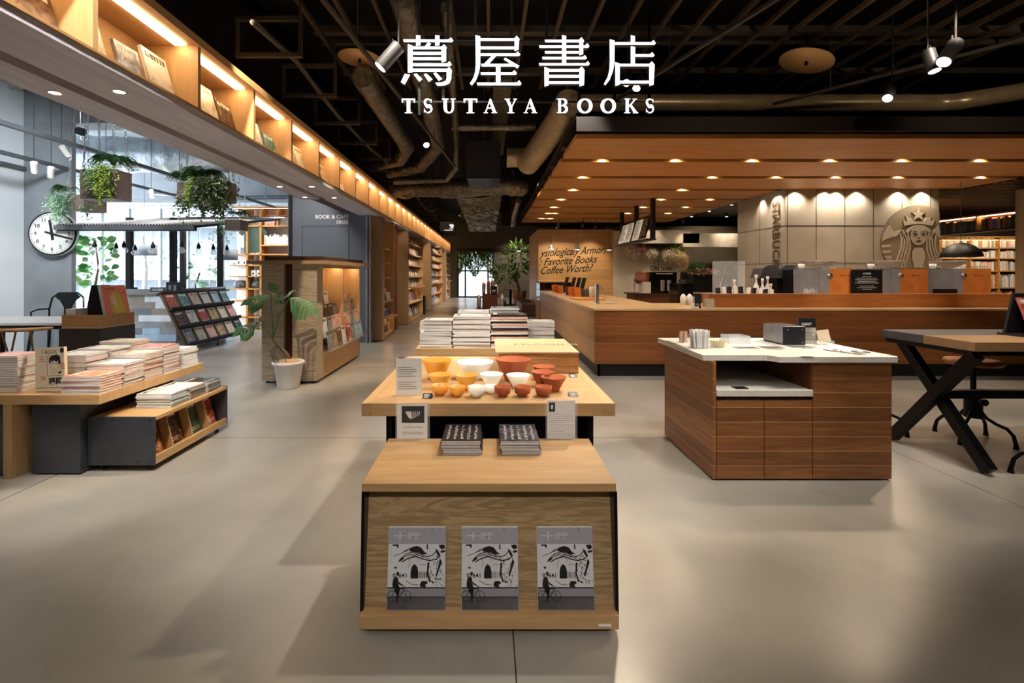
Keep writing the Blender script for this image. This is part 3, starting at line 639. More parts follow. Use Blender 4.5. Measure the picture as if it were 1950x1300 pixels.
# magazines with the printed photograph
GREYC = mat('magazine_grey_cover', 'A3A1AB', .35, vary=(3, .04)); ROADC = mat('print_road_grey', '55555C', .4, vary=(14, .2)); WHC = mat('print_wall_white', 'D6D4DA', .4, vary=(8, .04))
BANDC = mat('print_band_grey', '8F8D96', .4)
def art(parent, F, w, h):
    def q(x, y): return ((x-210)/430*w, (655-y)/540*h)
    def poly(pts, c=.0006): return [q(*p) for p in pts]
    m = MB(); m.prism(poly([(212, 225), (638, 225), (638, 512), (212, 512)]), F, 0, .0004, 0)
    m.prism(poly([(212, 512), (638, 512), (638, 572), (212, 572)]), F, 0, .0004, 1).prism(poly([(212, 572), (638, 572), (638, 653), (212, 653)]), F, 0, .0004, 2)
    m.build('printed_picture', [WHC, BANDC, ROADC], parent)
    m = MB()
    def P(pts): m.prism(poly(pts), F, .0004, .0008)
    def S(pts, r):
        pts = [Vector((*q(*p), 0)) for p in pts]
        for a, b in zip(pts, pts[1:]):
            d = (b-a).normalized(); k = Vector((-d.y, d.x, 0))*r/430*w
            m.prism([(a+k).xy[:], (a-k).xy[:], (b-k-d*-.0005).xy[:], (b+k-d*-.0005).xy[:]], F, .0004, .0008)
    P([(212, 508), (638, 508), (638, 516), (212, 516)]); P([(212, 569), (638, 569), (638, 575), (212, 575)]); S([(534, 118), (534, 142)], 1.5)
    P([(380, 452), (380, 410), (388, 375), (408, 356), (428, 375), (438, 410), (438, 452)])
    P([(362, 270), (380, 248), (420, 238), (455, 248), (480, 278), (505, 292), (470, 294), (430, 280), (395, 278)])
    P([(284, 345), (300, 320), (330, 312), (330, 322), (305, 338)]); P([(240, 228), (285, 228), (285, 250), (275, 250), (270, 238), (240, 236)])
    S([(300, 325), (345, 290), (400, 278), (450, 290), (500, 310), (540, 300), (570, 270)], 3); S([(310, 345), (350, 325), (410, 305), (470, 325), (520, 335), (570, 325), (600, 300)], 4)
    S([(340, 300), (410, 290), (480, 310)], 2); S([(250, 305), (310, 285), (360, 265)], 2); S([(320, 280), (350, 262), (385, 250)], 2.5); S([(330, 310), (420, 296), (520, 325)], 1.5)
    P([(585, 232), (625, 228), (636, 250), (612, 262), (596, 250)]); P([(560, 255), (582, 268), (600, 300), (590, 310), (572, 290)]); P([(600, 270), (632, 265), (636, 278), (604, 285)])
    P([(505, 345), (520, 350), (512, 420), (530, 470), (520, 478), (500, 420)]); P([(598, 320), (612, 345), (590, 400), (575, 440), (566, 430), (582, 380)])
    for i in range(46):
        x = 505+random.random()*100; y = 300+random.random()*170; S([(x, y), (x+random.uniform(-14, 14), y+random.uniform(2, 22))], random.uniform(.8, 2.6))
    for i in range(40):
        x = 560+random.random()*70; y = 380+random.random()*120; r = random.uniform(1.5, 4); P([(x, y), (x+r, y+r), (x, y+2*r), (x-r, y+r)])
    P([(450, 488), (465, 468), (500, 470), (510, 480), (490, 495), (498, 508), (455, 506)]); P([(520, 460), (545, 470), (565, 478), (545, 482)])
    P([(256, 381), (270, 372), (270, 378), (278, 378), (278, 386), (270, 386), (270, 392)]); P([(495, 228), (505, 228), (506, 262), (496, 258)])
    S([(345, 465), (390, 490), (440, 494)], 1.8); S([(362, 380), (372, 350), (368, 320), (430, 312), (440, 340)], 1.2); S([(445, 360), (500, 362)], 1)
    for i in range(14): S([(445+i*4.5, 408), (445+i*4.5, 448)], random.choice((.5, 1, 1.6)))
    for i in range(10): S([(222+(i % 2)*8, 240+i*12), (228+(i % 2)*8, 242+i*12)], 1)
    # cyclist
    for cx in (247, 350):
        for a in range(18): S([(cx+36*math.cos(a*.349), 567+36*math.sin(a*.349)), (cx+36*math.cos((a+1)*.349), 567+36*math.sin((a+1)*.349))], 1.8)
        for a in range(5): S([(cx, 567), (cx+34*math.cos(a*1.257), 567+34*math.sin(a*1.257))], .5)
    S([(247, 567), (275, 520), (335, 518), (295, 575), (275, 520)], 1.8); S([(350, 567), (330, 505), (345, 500)], 1.8)
    P([(252, 455), (270, 440), (290, 450), (290, 480), (300, 510), (290, 518), (250, 515), (247, 490)]); P([(278, 408), (292, 408), (296, 422), (288, 436), (276, 428)])
    P([(285, 462), (300, 478), (330, 497), (326, 502), (295, 490)]); P([(262, 512), (305, 515), (298, 560), (292, 600), (302, 605), (282, 607), (282, 560), (262, 530)])
    m.text('07641', Fr(F.p(*q(248, 446))+F.n*.0006, F.u, F.v), 40/540*h, align='l', bold=.02, c=0, wide=1.05)
    m.build('printed_figures', INK, parent)
    m = MB(); m.text('十時', Fr(F.p(*q(246, 195)), F.u, F.v), .032, c=.0006, bold=.02, wide=1.7); m.build('printed_title', mat('pale_print', 'C9C8D2', .4), parent)
for i, (x0, x1) in enumerate(((210, 640), (745, 1165), (1292, 1710))):
    xa = (680+x0/3.75-CX)*1.862/F_PX; xb = (680+(x1-12)/3.75-CX)*1.862/F_PX; w = xb-xa
    f = Fr((xa, 1.875, .0835), (1, 0, 0), (0, .0166, .1))
    which = ('plant side', 'middle', 'island side')[i]
    f = Fr(f.p(0, 0, .004), f.u, f.v); h = .296
    FF = Fr(f.p(0, 0, .008), f.u, f.v)
    o = MB().obox(f, 0, w, 0, h, 0, .008).build('magazine', GREYC, label='grey magazine with cyclist and mural photograph on the cart front, %s' % which, cat='magazine', group='cyclist magazines on the cart front')
    MB().obox(f, -.0006, w-.002, .001, h+.0025, .001, .007).build('pages', PAGEW, o)
    art(o, FF, w, h)
# two stacks of dark booklets
BLKC = mat('booklet_black_cover', '1E1C20', .3, vary=(9, .3)); PLAS = mat('plastic_wrapped_cover', '4A4850', .18, vary=(18, .45), bump=(30, .5))
def booklets(px0, px1, plastic):
    xa = (px0-CX)*2.19/F_PX; xb = (px1-CX)*2.19/F_PX; w = .178; n = 9; t = .0068
    for i in range(n):
        j = random.uniform(-.004, .004); top = i == n-1
        x = xa+(n-1-i)*.0012+(.004*math.sin(i)); y = 2.185+j*.6; z = .563+i*t
        sag = .0
        o = MB().box(x, x+w, y, y+.247, z+t*.80, z+t*.97).box(x, x+w, y, y+.247, z, z+t*.12).build('booklet', PLAS if plastic and top else BLKC,
             label='%s booklet with white print, %s in the %s stack on the cart' % ('dark', ('topmost' if top else 'lowest' if i == 0 else ORDN[n-1-i]+' from top'), 'shiny wrapped' if plastic else 'matt black'),
             cat='booklet', group='booklets in the %s stack on the cart' % ('shiny wrapped' if plastic else 'matt black'))
        MB().box(x+.001, x+w-.001, y+.0008, y+.246, z+t*.12, z+t*.80).build('pages', PAGEW, o)
        if top:
            m = MB(); random.seed(3)
            for c in range(5):
                for r in range(11):
                    cx = x+.025+c*.032+random.uniform(-.002, .002); cy = y+.03+r*.019+random.uniform(-.003, .003)
                    if random.random() < .88: m.text(random.choice('のしはこにをとけもう中心本人'), Fr((cx-.006, cy-.006, z+t*.97), (1, 0, 0), (0, 1, 0)), .0165, c=.0004, bold=.01)
            m.build('printed_text', WHITE, o)
booklets(839, 920, False); booklets(951, 1036, True)
# hanging clear sign holders
def holder(px0, px1, py0, py1, Y, kind):
    a = PX(px0, py0, Y); b = PX(px1, py1, Y)
    d = 'black cup picture' if kind == 0 else 'small portrait and lines of print'
    o = MB().box(a.x-.008, b.x+.012, Y, Y+.0015, b.z-.035, a.z+.012).box(a.x-.008, b.x+.012, Y-.016, Y-.0145, b.z-.035, b.z+.02).box(a.x-.008, b.x+.012, Y-.016, Y+.0015, b.z-.037, b.z-.035).build('sign_holder', ACRYL, label='clear acrylic sign holder on the table edge with %s' % d, cat='sign holder', group='clear sign holders at the bowl table')
    MB().box(a.x, b.x, Y-.003, Y-.001, b.z, a.z).build('paper_card', PAGEW, o)
    F = Fr((a.x, Y-.0032, b.z)); w = b.x-a.x; h = a.z-b.z; m = MB(); wm = MB()
    if kind == 0:
        m.prism([(.16*w, .57*h), (.90*w, .57*h), (.90*w, .97*h), (.16*w, .97*h)], F, 0, .0004)
        F2 = Fr(F.p(0, 0, .0005))
        wm.prism([(.28*w, .83*h), (.30*w, .84*h), (.48*w, .84*h), (.50*w, .68*h), (.44*w, .66*h), (.36*w, .72*h)], F2, 0, .0003)
        for i in range(4): wm.prism([((.52+i*.07)*w, .84*h), ((.55+i*.07)*w, .84*h), ((.55+i*.06)*w, (.67+i*.025)*h), ((.52+i*.06)*w, (.67+i*.025)*h)], F2, 0, .0003)
        wm.build('cup_picture', WHITE, o)
        rows = [(.46, .22, .84, 2), (.34, .18, .86, 1.4), (.30, .2, .86, 1.4), (.12, .2, .75, 1.2), (.06, .2, .75, 1.2)]
    else:
        m.prism([(.06*w, .72*h), (.28*w, .72*h), (.28*w, .95*h), (.06*w, .95*h)], F, 0, .0004)
        wm.prism([(.14*w, .78*h), (.2*w, .79*h), (.21*w, .88*h), (.16*w, .9*h), (.12*w, .85*h)], Fr(F.p(0, 0, .0005)), 0, .0003); wm.build('portrait_picture', WHITE, o)
        rows = [(.66-.055*i, .08, .92 if i % 4 else .6, .9) for i in range(11)]
    for (v, u0, u1, k) in rows:
        u = u0
        while u < u1:
            m.prism([(u*w, v*h), ((u+.025)*w, v*h), ((u+.025)*w, (v+.009*k)*h), (u*w, (v+.009*k)*h)], F, 0, .0003); u += .035+random.random()*.02
    m.build('printed_text', mat('grey_ink', '3A3A3E', .6, vary=(1, 0)), o)
holder(756, 814, 770, 850, 2.40, 0); holder(1042, 1095, 762, 838, 2.42, 1)
# ================= bowl table and the table behind
def oak_table(y0, y1, label, z=.72, x=.645, tag_='first'):
    t = thing('display_table', (0, (y0+y1)/2, 0), label, 'table')
    o = MB().box(-x+.05, x-.05, y0, y1, z-.064, z).build('table_top', OAK_X, t)
    for s in (-1, 1): MB().box(s*x, s*(x-.049), y0, y1, z-.064, z).build('edge_board', OAK_Y, t)
    MB().box(-.545, -.515, y0+.12, y1-.12, 0, z-.064).build('base_panel', BLACKM, t); MB().box(.56, .53, y0+.12, y1-.12, 0, z-.064).build('base_panel', BLACKM, t)
    MB().box(-.515, .53, y0+.6, y0+.63, .08, z-.064).build('inner_panel', BLACK, t)
    return t
t1 = oak_table(2.46, 3.86, 'square oak display table holding the orange, white and terracotta bowls')
t2 = oak_table(4.26, 5.6, 'oak display table carrying piled white books, behind the bowl table')
# bowls
def bowl(px, rim_w, rim_y, base_y, mt, colour, where, size, ribbed=False):
    zb = .72; Y = (EYE-zb)*F_PX/(base_y-CY); x = (px-CX)*Y/F_PX; R = rim_w/2*Y/F_PX
    Yr = Y; zr = EYE-(rim_y-CY)*Y/F_PX; h = zr-zb; rb = R*.42 if size != 'tiny' else R*.55
    if size == 'tiny': prof = [(0, 0), (R*.45, 0), (R*.5, h*.12), (R*.86, h*.34), (R*.90, h*.42), (R, h), (R*.93, h), (R*.82, h*.45), (R*.4, h*.25), (0, h*.22)]
    else: prof = [(0, 0), (rb, 0), (rb*1.02, h*.05), (R, h), (R*.94, h), (rb*.95, h*.12), (0, h*.09)]
    m = MB()
    if ribbed:
        n = 48; c = Vector((x, Y, zb)); V = []
        for r, z in prof: V += [c+Vector((math.cos(2*math.pi*k/n)*r*(1+.02*(k % 2)), math.sin(2*math.pi*k/n)*r*(1+.02*(k % 2)), z)) for k in range(n)]
        m.add(V, [(i*n+k, i*n+(k+1) % n, (i+1)*n+(k+1) % n, (i+1)*n+k) for i in range(len(prof)-1) for k in range(n)], 0, True)
    else: m.lathe(prof, (x, Y, zb), 40)
    m.build('bowl' if size != 'tiny' else 'cup', mt, label='%s %s %s' % (size, colour, where), cat='bowl' if size != 'tiny' else 'cup', group='bowls and cups on the oak table')
def glasscol(name, c, tr=.55):
    m = mat(name, c, .35, trans=tr, vary=(1, 0)); b = m.node_tree.nodes['Principled BSDF']; b.inputs['Subsurface Weight'].default_value = .25; b.inputs['Subsurface Radius'].default_value = (.05, .04, .02); b.inputs['Subsurface Scale'].default_value = 1
    return m
ORG_ = glasscol('frosted_orange_glass', 'F4993A', .15); WHG = glasscol('frosted_white_glass', 'FBF6EC', .0)
bowl(832, 59, 684, 722, ORG_, 'frosted orange bowl', 'behind the white standing card', 'large')
bowl(905, 70, 688, 720, WHG, 'frosted white bowl', 'in the rear row between orange and terracotta', 'large')
bowl(977, 68, 683, 724, TERRA, 'terracotta bowl', 'beside the wooden lidded box', 'large')
bowl(838, 45, 712, 738, ORG_, 'frosted orange bowl', 'right above the orange cup, nearest the card', 'medium')
bowl(888, 45, 713, 741, ORG_, 'frosted orange bowl', 'standing next to the frosted white bowls', 'medium')
bowl(936, 45, 711, 737, WHG, 'frosted white bowl', 'plain, behind the two white cups', 'medium')
bowl(987, 46, 713, 737, WHG, 'ribbed white bowl', 'between plain white and terracotta bowls', 'medium', True)
bowl(1036, 43, 697, 722, TERRA, 'terracotta bowl', 'rearmost of the three by the box corner', 'medium')
bowl(1033, 44, 707, 735, TERRA, 'terracotta bowl', 'middle of the three by the box corner', 'medium')
bowl(1054, 49, 717, 744, TERRA, 'terracotta bowl', 'front one of the three by the box corner', 'medium')
bowl(838, 33, 732, 752, ORG_, 'orange cup', 'at the end of the row nearest the card', 'tiny')
bowl(870, 32, 735, 754, ORG_, 'orange cup', 'beside the white cups', 'tiny')
bowl(907, 33, 735, 755, WHG, 'white cup', 'beside the orange cups', 'tiny')
bowl(935, 30, 734, 748, WHG, 'white cup', 'beside the terracotta cups', 'tiny')
for px, w in ((957, 'first from the white cups'), (995, 'middle of the three'), (1035, 'last in the row, by the card')): bowl(px, 32.5, 735, 754, TERRA, 'terracotta cup', w, 'tiny')
# small black price cards
for i, (px, py) in enumerate(((813, 755), (1093, 752), (1093, 715))):
    Y = .66*F_PX/(py+4-CY); x = (px-CX)*Y/F_PX
    o = MB().prism([(0, 0), (.045, .018), (.045, 0)], Fr((x-.025, Y, .72), (0, 1, 0), (0, 0, 1)), 0, .05).build('price_card', BLACK, label='small black price card on the bowl table, %s' % ('at the foot of the orange cup', 'beside the front terracotta bowl', 'at the wooden box corner')[i], cat='price card', group='price cards on the bowl table')
    f = Fr((x-.022, Y-.0005, .7205), (1, 0, 0), (0, .045, .018)); m = MB()
    for r in range(4): m.obox(f, .003, .003+.034-random.random()*.012, .006+r*.009, .009+r*.009, 0, .001)
    m.build('printed_text', WHITE, o)
# white standing card
o = MB().box(*[PX(754, 0, 2.63).x, PX(803, 0, 2.63).x], 2.63, 2.634, .72, 1.38-(682-CY)*2.63/F_PX).build('standing_card', PAGEW, label='white upright text card in front of the orange bowls', cat='card')
m = MB(); f = Fr((PX(758, 0, 2.63).x, 2.6298, .72)); m.text('tone', Fr(f.p(0, .20, 0)), .016, c=.0004, bold=.03)
for r in range(9): m.obox(f, .0, .10 if r % 3 else .075, .150-r*.012-(.02 if r > 4 else 0), .152-r*.012-(.02 if r > 4 else 0), 0, .0004)
m.build('printed_text', mat('grey_ink', '3A3A3E', .6), o)
# wooden lidded box
PLY = wood('pale_plywood', 'B9996E', 'D9C09A', 'x', contrast=.5); PLYS = wood('pine_ply_swirl', 'B07C48', 'D4A874', 'x', contrast=.8, rings=.8)
bx = thing('wooden_box', (.33, 3.4, .72), 'shallow pine box with flat lid stamped with faint lettering, behind the terracotta bowls', 'box')
x0, x1 = PX(949.5, 0, 3.2).x, PX(1102, 0, 3.2).x
MB().box(x0, x1, 3.2, 3.84, .72, .852).build('box_body', PLYS, bx, bevel=.003)
o = MB().box(x0-.02, x1+.004, 3.19, 3.85, .853, .862).build('lid', PLY, bx)
MB().text('FRAGILE', Fr((PX(979, 0, 3.5).x, 3.52, .8625), (1, 0, 0), (0, 1, 0)), .085, c=.0006, bold=.02, wide=1.5).build('stamped_text', mat('faded_brown_ink', '8F7A60', .7), o)
for s in (-.02, .38): MB().box(x1+.001, x1+.006, 3.4+s, 3.44+s, .74, .84).build('batten', PLY, bx)
# piles of books on the table behind
def pile(px0, px1, Yf, d, y0, y1, n, keys, what, name, base=None, **k):
    xa, xb = (px0-CX)*Yf/F_PX, (px1-CX)*Yf/F_PX
    zb = EYE-(y0-CY)*Yf/F_PX if base is None else base; zt = EYE-(y1-CY)*Yf/F_PX
    stack((xa+xb)/2, Yf+d/2, zb, xb-xa, d, zt-zb, n, keys, what, name.replace('_', ' ')+' piles '+k.pop('g', 'on the table behind the bowls'), name=name, **k)
pile(800, 860, 4.31, .21, 662, 632, 13, ['white'], 'low front pile at the aisle end', 'paperback', base=.72, cat='book')
pile(806, 861, 4.33, .20, 631.5, 608.5, 10, ['white'], 'upper pile at the aisle end', 'paperback', cat='book', base=.865)
pile(863, 934, 4.31, .24, 662, 601, 20, ['white'], 'tall black-lined pile, second from the aisle end', 'art_book', base=.72, cat='book')
pile(936, 1005, 4.31, .25, 662, 599, 15, ['white', 'rosy', 'black'], 'tall red-edged pile beside the wooden box', 'art_book', base=.72, cat='book')
pile(873, 932, 4.60, .24, 640, 592, 14, ['brown', 'white'], 'brown-topped pile in the second row', 'paperback', base=.72, cat='book')
pile(934, 988, 4.60, .24, 640, 586, 15, ['white', 'white', 'grey'], 'tallest white pile in the second row', 'paperback', base=.72, cat='book')
pile(1004, 1056, 4.62, .24, 650, 612, 13, ['white', 'sky', 'white', 'teal'], 'pale blue-edged pile at the counter side', 'paperback', base=.72, cat='book')
pile(800, 856, 4.85, .24, 640, 612, 11, ['white', 'cream'], 'white pile behind the aisle-end pile', 'paperback', base=.72, cat='book')
# ================= magazine table on the cafe side
mt = thing('magazine_table', (-3.5, 3.85, 0), 'low oak-topped table stacked with magazines, steel base, slab leg at one end', 'table')
XT = -2.615
TG = wood('greyed_oak_front', 'A08C74', 'BFA98C', 'x', contrast=.5)
MB().box(-5.2, XT, 3.25, 4.44, .50, .565).build('table_top', [OAK_X], mt, bevel=.002)
MB().box(-3.262, -3.202, 3.252, 4.42, 0, .50).build('slab_leg', OAK_Z, mt)
MB().box(-3.13, -2.80, 3.32, 4.3, 0.01, .50).build('steel_base', GREYM, mt)
MB().box(-5.1, -3.29, 3.30, 4.3, 0.01, .50).build('steel_base', GREYM, mt)
# roll-out cart
ct = thing('book_cart', (-2.55, 3.8, 0), 'low steel-ended wooden book cart on castors rolled out from under the magazine table', 'cart')
XC = -2.327
MB().box(-2.79, XC, 3.37, 3.385, .045, .381).build('end_panel', GREYM, ct)
MB().box(-2.79, XC, 4.30, 4.315, .045, .381).build('end_panel', GREYM, ct)
o = MB()
for (x, z) in ((-2.36, .07), (-2.36, .36), (-2.44, .07), (-2.6, .07), (-2.62, .36)): o.cyl((x, 3.366, z), (x, 3.371, z), .005, n=8)
o.build('bolts', BLACKM, ct)
MB().box(-2.77, XC, 3.385, 4.30, .355, .379).build('top_board', OAK_Y, ct)
MB().box(-2.77, XC, 3.385, 4.30, .047, .07).box(XC-.02, XC, 3.385, 4.30, .07, .10).build('bottom_board', OAK_Y, ct)
MB().obox(Fr((XC-.12, 3.385, .07), (0, 1, 0), (-.09, 0, .285)), 0, .915, 0, .29, -.01, 0).build('slanted_back', OAK_Y, ct)
for y in (3.62, 3.86, 4.08): MB().obox(Fr((XC-.1, y, .07), (0, 1, 0), (-.07, 0, .285)), 0, .012, 0, .28, 0, .07).build('divider', OAK_Y, ct)
for (x, y) in ((-2.39, 3.42), (-2.39, 4.25), (-2.72, 3.42), (-2.72, 4.25)):
    MB().cyl((x-.011, y, .02), (x+.011, y, .02), .02, n=14).box(x-.016, x+.016, y-.014, y+.014, .024, .046).build('castor', BLACK, ct)
for i, (y, w, key, d) in enumerate(((3.51, .17, 'fire', 'nearest the steel end'), (3.73, .19, 'fire', 'next along from the steel end'), (3.97, .20, 'green', 'in the middle'), (4.19, .19, 'red', 'at the far end'))):
    M = TR(XC-.105, y, .072) @ RZ(90) @ RX(74) @ TR(0, .125, .001)
    book('magazine', key, M, (w, .25, .02), '%s magazine in the cart side rack, %s' % (CV[key][1], d), 'magazine', 'magazines in the cart side rack')
G = 'on the cart'
def mstack(xc, yc, w, d, z, H, n, keys, what, g, sp='side', name='magazine'):
    stack(xc, yc, z, w, d, H, n, keys, what, g, name=name, spine='front' if sp == 'front' else 'side')
mstack(-2.49, 3.70, .26, .20, .38, .105, 11, ['white', 'sky'], 'pale stack on the rolled-out cart', 'magazine stacks on the rolled-out cart', 'front', 'mook')
mstack(-2.49, 3.93, .26, .20, .38, .10, 10, ['brown', 'white'], 'dark-covered stack mid-way on the cart', 'magazine stacks on the rolled-out cart', 'front', 'mook')
mstack(-2.47, 4.15, .24, .20, .38, .09, 9, ['grey', 'white', 'black'], 'far end stack on the rolled-out cart', 'magazine stacks on the rolled-out cart', 'front', 'mook')
TB = .566
rows = [(3.37, .122, 7, ['orange'], 'front corner stack'), (3.585, .165, 12, ['orange', 'white'], 'second edge stack'), (3.80, .20, 14, ['orange', 'cream'], 'third edge stack'),
        (4.01, .225, 16, ['white', 'red'], 'tallest edge stack'), (4.27, .165, 8, ['white'], 'last edge stack')]
for y, H, n, keys, w in rows: mstack(-2.755, y, .265, .205, TB, H, n, keys, w+', magazine table', 'magazine stacks along the table edge', 'front')
for y, H, n, keys, w in ((3.60, .225, 18, ['rosy', 'white'], 'first inner stack'), (3.83, .235, 16, ['orange', 'white'], 'second inner stack'), (4.06, .26, 16, ['red', 'cream'], 'third inner stack, red topped')):
    mstack(-3.045, y, .265, .205, TB, H, n, keys, w+', magazine table', 'inner magazine stacks on the table', 'front', 'mook')
mstack(-3.36, 3.42, .265, .21, TB, .25, 16, ['rosy', 'cream', 'white'], 'stack behind the upright portrait magazine', 'stacks at the frame end of the magazine table', 'front')
mstack(-3.36, 3.72, .265, .21, TB, .20, 12, ['orange', 'white'], 'second-row stack at the wooden-chair end', 'stacks at the frame end of the magazine table', 'front')
mstack(-3.36, 4.05, .265, .21, TB, .17, 10, ['cream', 'white'], 'third-row stack at the wooden-chair end', 'stacks at the frame end of the magazine table', 'front')
# the upright portrait magazine
CREAM = mat('cream_cover', 'DCCBB0', .45, vary=(4, .03)); SPW = mat('white_spine', 'D5DAE2', .4)
def portrait_mag(F, w, h, t, label, cov, pink=False):
    o = MB().obox(F, 0, w, 0, h, -t, 0).build('magazine', cov, label=label, cat='magazine')
    MB().obox(F, -.0012, .0, 0, h, -t, 0).obox(F, .004, w-.002, .003, h+.001, -t+.002, -.002).build('spine_and_pages', SPW, o)
    F2 = Fr(F.p(0, 0, .0005), F.u, F.v); m = MB(); r = MB()
    def q(x, y): return ((x-205)/240*w, (430-y)/325*h)
    if not pink:
        m.text('F·BOOK', Fr(F2.p(*q(262, 152)), F2.u, F2.v), .037, c=0, wide=.9); m.text('福岡', Fr(F2.p(*q(312, 378)), F2.u, F2.v), .052, c=0, bold=.03)
        m.prism([q(428+17*math.cos(a*.4), 130+20*math.sin(a*.4)) for a in range(16)], F2, 0, .0005)
        for (x0, x1, y0, y1) in ((303, 305, 170, 318), (303, 408, 168, 170), (418, 420, 160, 300), (305, 420, 316, 318)): m.prism([q(x0, y0), (q(x1, y0)), q(x1, y1), q(x0, y1)], F2, 0, .0005)
        m.prism([q(*p) for p in ((318, 215), (322, 185), (345, 168), (385, 160), (410, 178), (415, 225), (400, 235), (396, 205), (378, 214), (360, 200), (345, 215), (336, 200), (330, 232))], F2, 0, .0006)
        m.prism([q(*p) for p in ((395, 292), (418, 284), (420, 300), (392, 304))], F2, 0, .0006)
        fc = [(330, 232), (334, 262), (348, 288), (366, 296), (388, 282), (400, 255), (403, 232)]
        for a, b in zip(fc, fc[1:]):
            a = Vector(q(*a)); b = Vector(q(*b)); k = (b-a).orthogonal().normalized()*.0006; m.prism([(a+k)[:], (a-k)[:], (b-k)[:], (b+k)[:]], F2, 0, .0005)
        for (x, y, l) in ((345, 222, 16), (380, 222, 16), (362, 268, 12)): m.prism([q(x, y), q(x+l, y), q(x+l, y+4), q(x, y+4)], F2, 0, .0005)
        for k in range(20): m.prism([q(215+k*11, 402), q(221+k*11, 402), q(221+k*11, 408), q(215+k*11, 408)], F2, 0, .0005)
        for (x, y) in ((240, 170), (240, 186), (240, 202), (250, 318), (250, 334), (412, 225), (412, 241), (412, 257)): r.prism([q(x, y), q(x+38, y+6), q(x+38, y+12), q(x, y+6)], F2, 0, .0005)
        r.build('red_print', REDINK, o)
    else:
        m.text('F BOOK', Fr(F2.p(w*.12, h*.86), F2.u, F2.v), .034, c=0); m.text('福岡', Fr(F2.p(w*.28, h*.04), F2.u, F2.v), .055, c=0, bold=.03, wide=1)
        r.prism([(w*.25, h*.25), (w*.3, h*.6), (w*.38, h*.8), (w*.55, h*.83), (w*.7, h*.7), (w*.85, h*.25), (w*.7, h*.2), (w*.4, h*.18)], F2, 0, .0004)
        r.build('yellow_hair_print', mat('yellow_print', 'C9B845', .5), o)
        MB().prism([(w*.28, h*.6), (w*.34, h*.73), (w*.46, h*.74), (w*.52, h*.6), (w*.5, h*.3), (w*.44, h*.3), (w*.42, h*.45), (w*.32, h*.46)], Fr(F2.p(0, 0, .0004), F2.u, F2.v), 0, .0004).build('face_print', mat('skin_print', 'E6C6A4', .5), o)
        MB().prism([(w*.85+.013*math.cos(a*.5), h*.78+.013*math.sin(a*.5)) for a in range(12)], F2, 0, .0004).build('red_print', REDINK, o)
    m.build('black_print', INK, o)
    return o
a = PX(72, 750, 3.34)
portrait_mag(Fr((-3.122, 3.335, TB+.001), (1, -.10, .06), (-.16, .16, 1)), .222, .30, .022, 'cream magazine standing upright with a drawn dark-haired portrait and large 福岡 title', CREAM)
# pedestal, tray, black wedge stand with the pink magazine
MB().box(-4.0, -3.612, 4.5, 4.95, 0, .868).build('steel_pedestal', [GREYM], label='dark steel box pedestal under the wooden tray, behind the magazine table', cat='pedestal', bevel=.006)
tr = thing('wooden_tray', (-3.8, 4.75, .87), 'pale wooden tray on the dark steel pedestal', 'tray')
x0, x1, y0, y1 = -3.97, -3.602, 4.5, 4.92
MB().box(x0, x1, y0, y1, .87, .885).build('tray_bottom', PLY, tr)
for (a, b, c, d) in ((x0, x1, y0, y0+.015), (x0, x1, y1-.015, y1), (x0, x0+.015, y0+.015, y1-.015), (x1-.015, x1, y0+.015, y1-.015)): MB().box(a, b, c, d, .885, .995).build('tray_side', OAK_X, tr)
m = MB().prism([(-3.90, .90), (-3.70, .90), (-3.775, 1.27), (-3.825, 1.27)], Fr((0, 4.66, 0)), -.16, 0)
m.build('wedge_stand', BLACK, label='black wedge-shaped book stand in the wooden tray', cat='book stand')
portrait_mag(Fr((-3.625, 4.60, .93), (.12, 1, 0), (-.22, .03, 1)), .27, .345, .03, 'salmon pink magazine with a yellow-haired portrait leaning on the black wedge stand', mat('salmon_cover', 'DE7F66', .4, vary=(4, .03)), True)
MB().box(-3.97+.02, -3.86, 4.52, 4.75, .886, 1.05).build('white_booklet', PAGEW, label='white booklet block inside the wooden tray beside the wedge stand', cat='booklet')
# ================= face-out books on the overhead shelf
def pick(i, seq): return seq[i % len(seq)]
SEQ = ['tan', 'sky', 'brown', 'cream', 'grey', 'white', 'tan', 'cream', 'brown', 'rosy', 'white', 'teal', 'grey', 'tan', 'cream', 'brown', 'black']
k = 0
for i in range(len(DIV)-1):
    a, b = DIV[i]+.035, DIV[i+1]
    if b < 1.8: continue
    n = 3 if i < 10 else 2
    bay = ORDN[max(0, i-3)]
    for j in range(n):
        y = a+(b-a)*(j+.5)/n+random.uniform(-.02, .02); key = SEQ[k % len(SEQ)]; k += 1
        h = (.37, .33, .28)[(i+j) % 3]; w = h*random.choice((.72, .8, .95 if h < .3 else .78)); w = min(w, (b-a)/n-.045)
        pos = (('nearer', 'middle', 'farther') if n == 3 else ('nearer', 'farther'))[j]
        book('art_book', key, TR(XS-.155, y, ZB+.014) @ RZ(90+random.uniform(-3, 2)) @ RX(74) @ TR(0, h/2, 0), (w, h, .025), '%s art book, %s one in the %s compartment of the overhead shelf' % (CV[key][1], pos, bay), 'book', 'art books on the overhead shelf')
        MB().prism([(0, 0), (.10, 0), (.10, .004), (.05, .012), (.02, .022), (0, .022)], Fr((XS-.005, y+w*.35, ZB+.0125), (-1, 0, 0), (0, 0, 1)), 0, w*.7).build('book_rest', BLACK, sh)
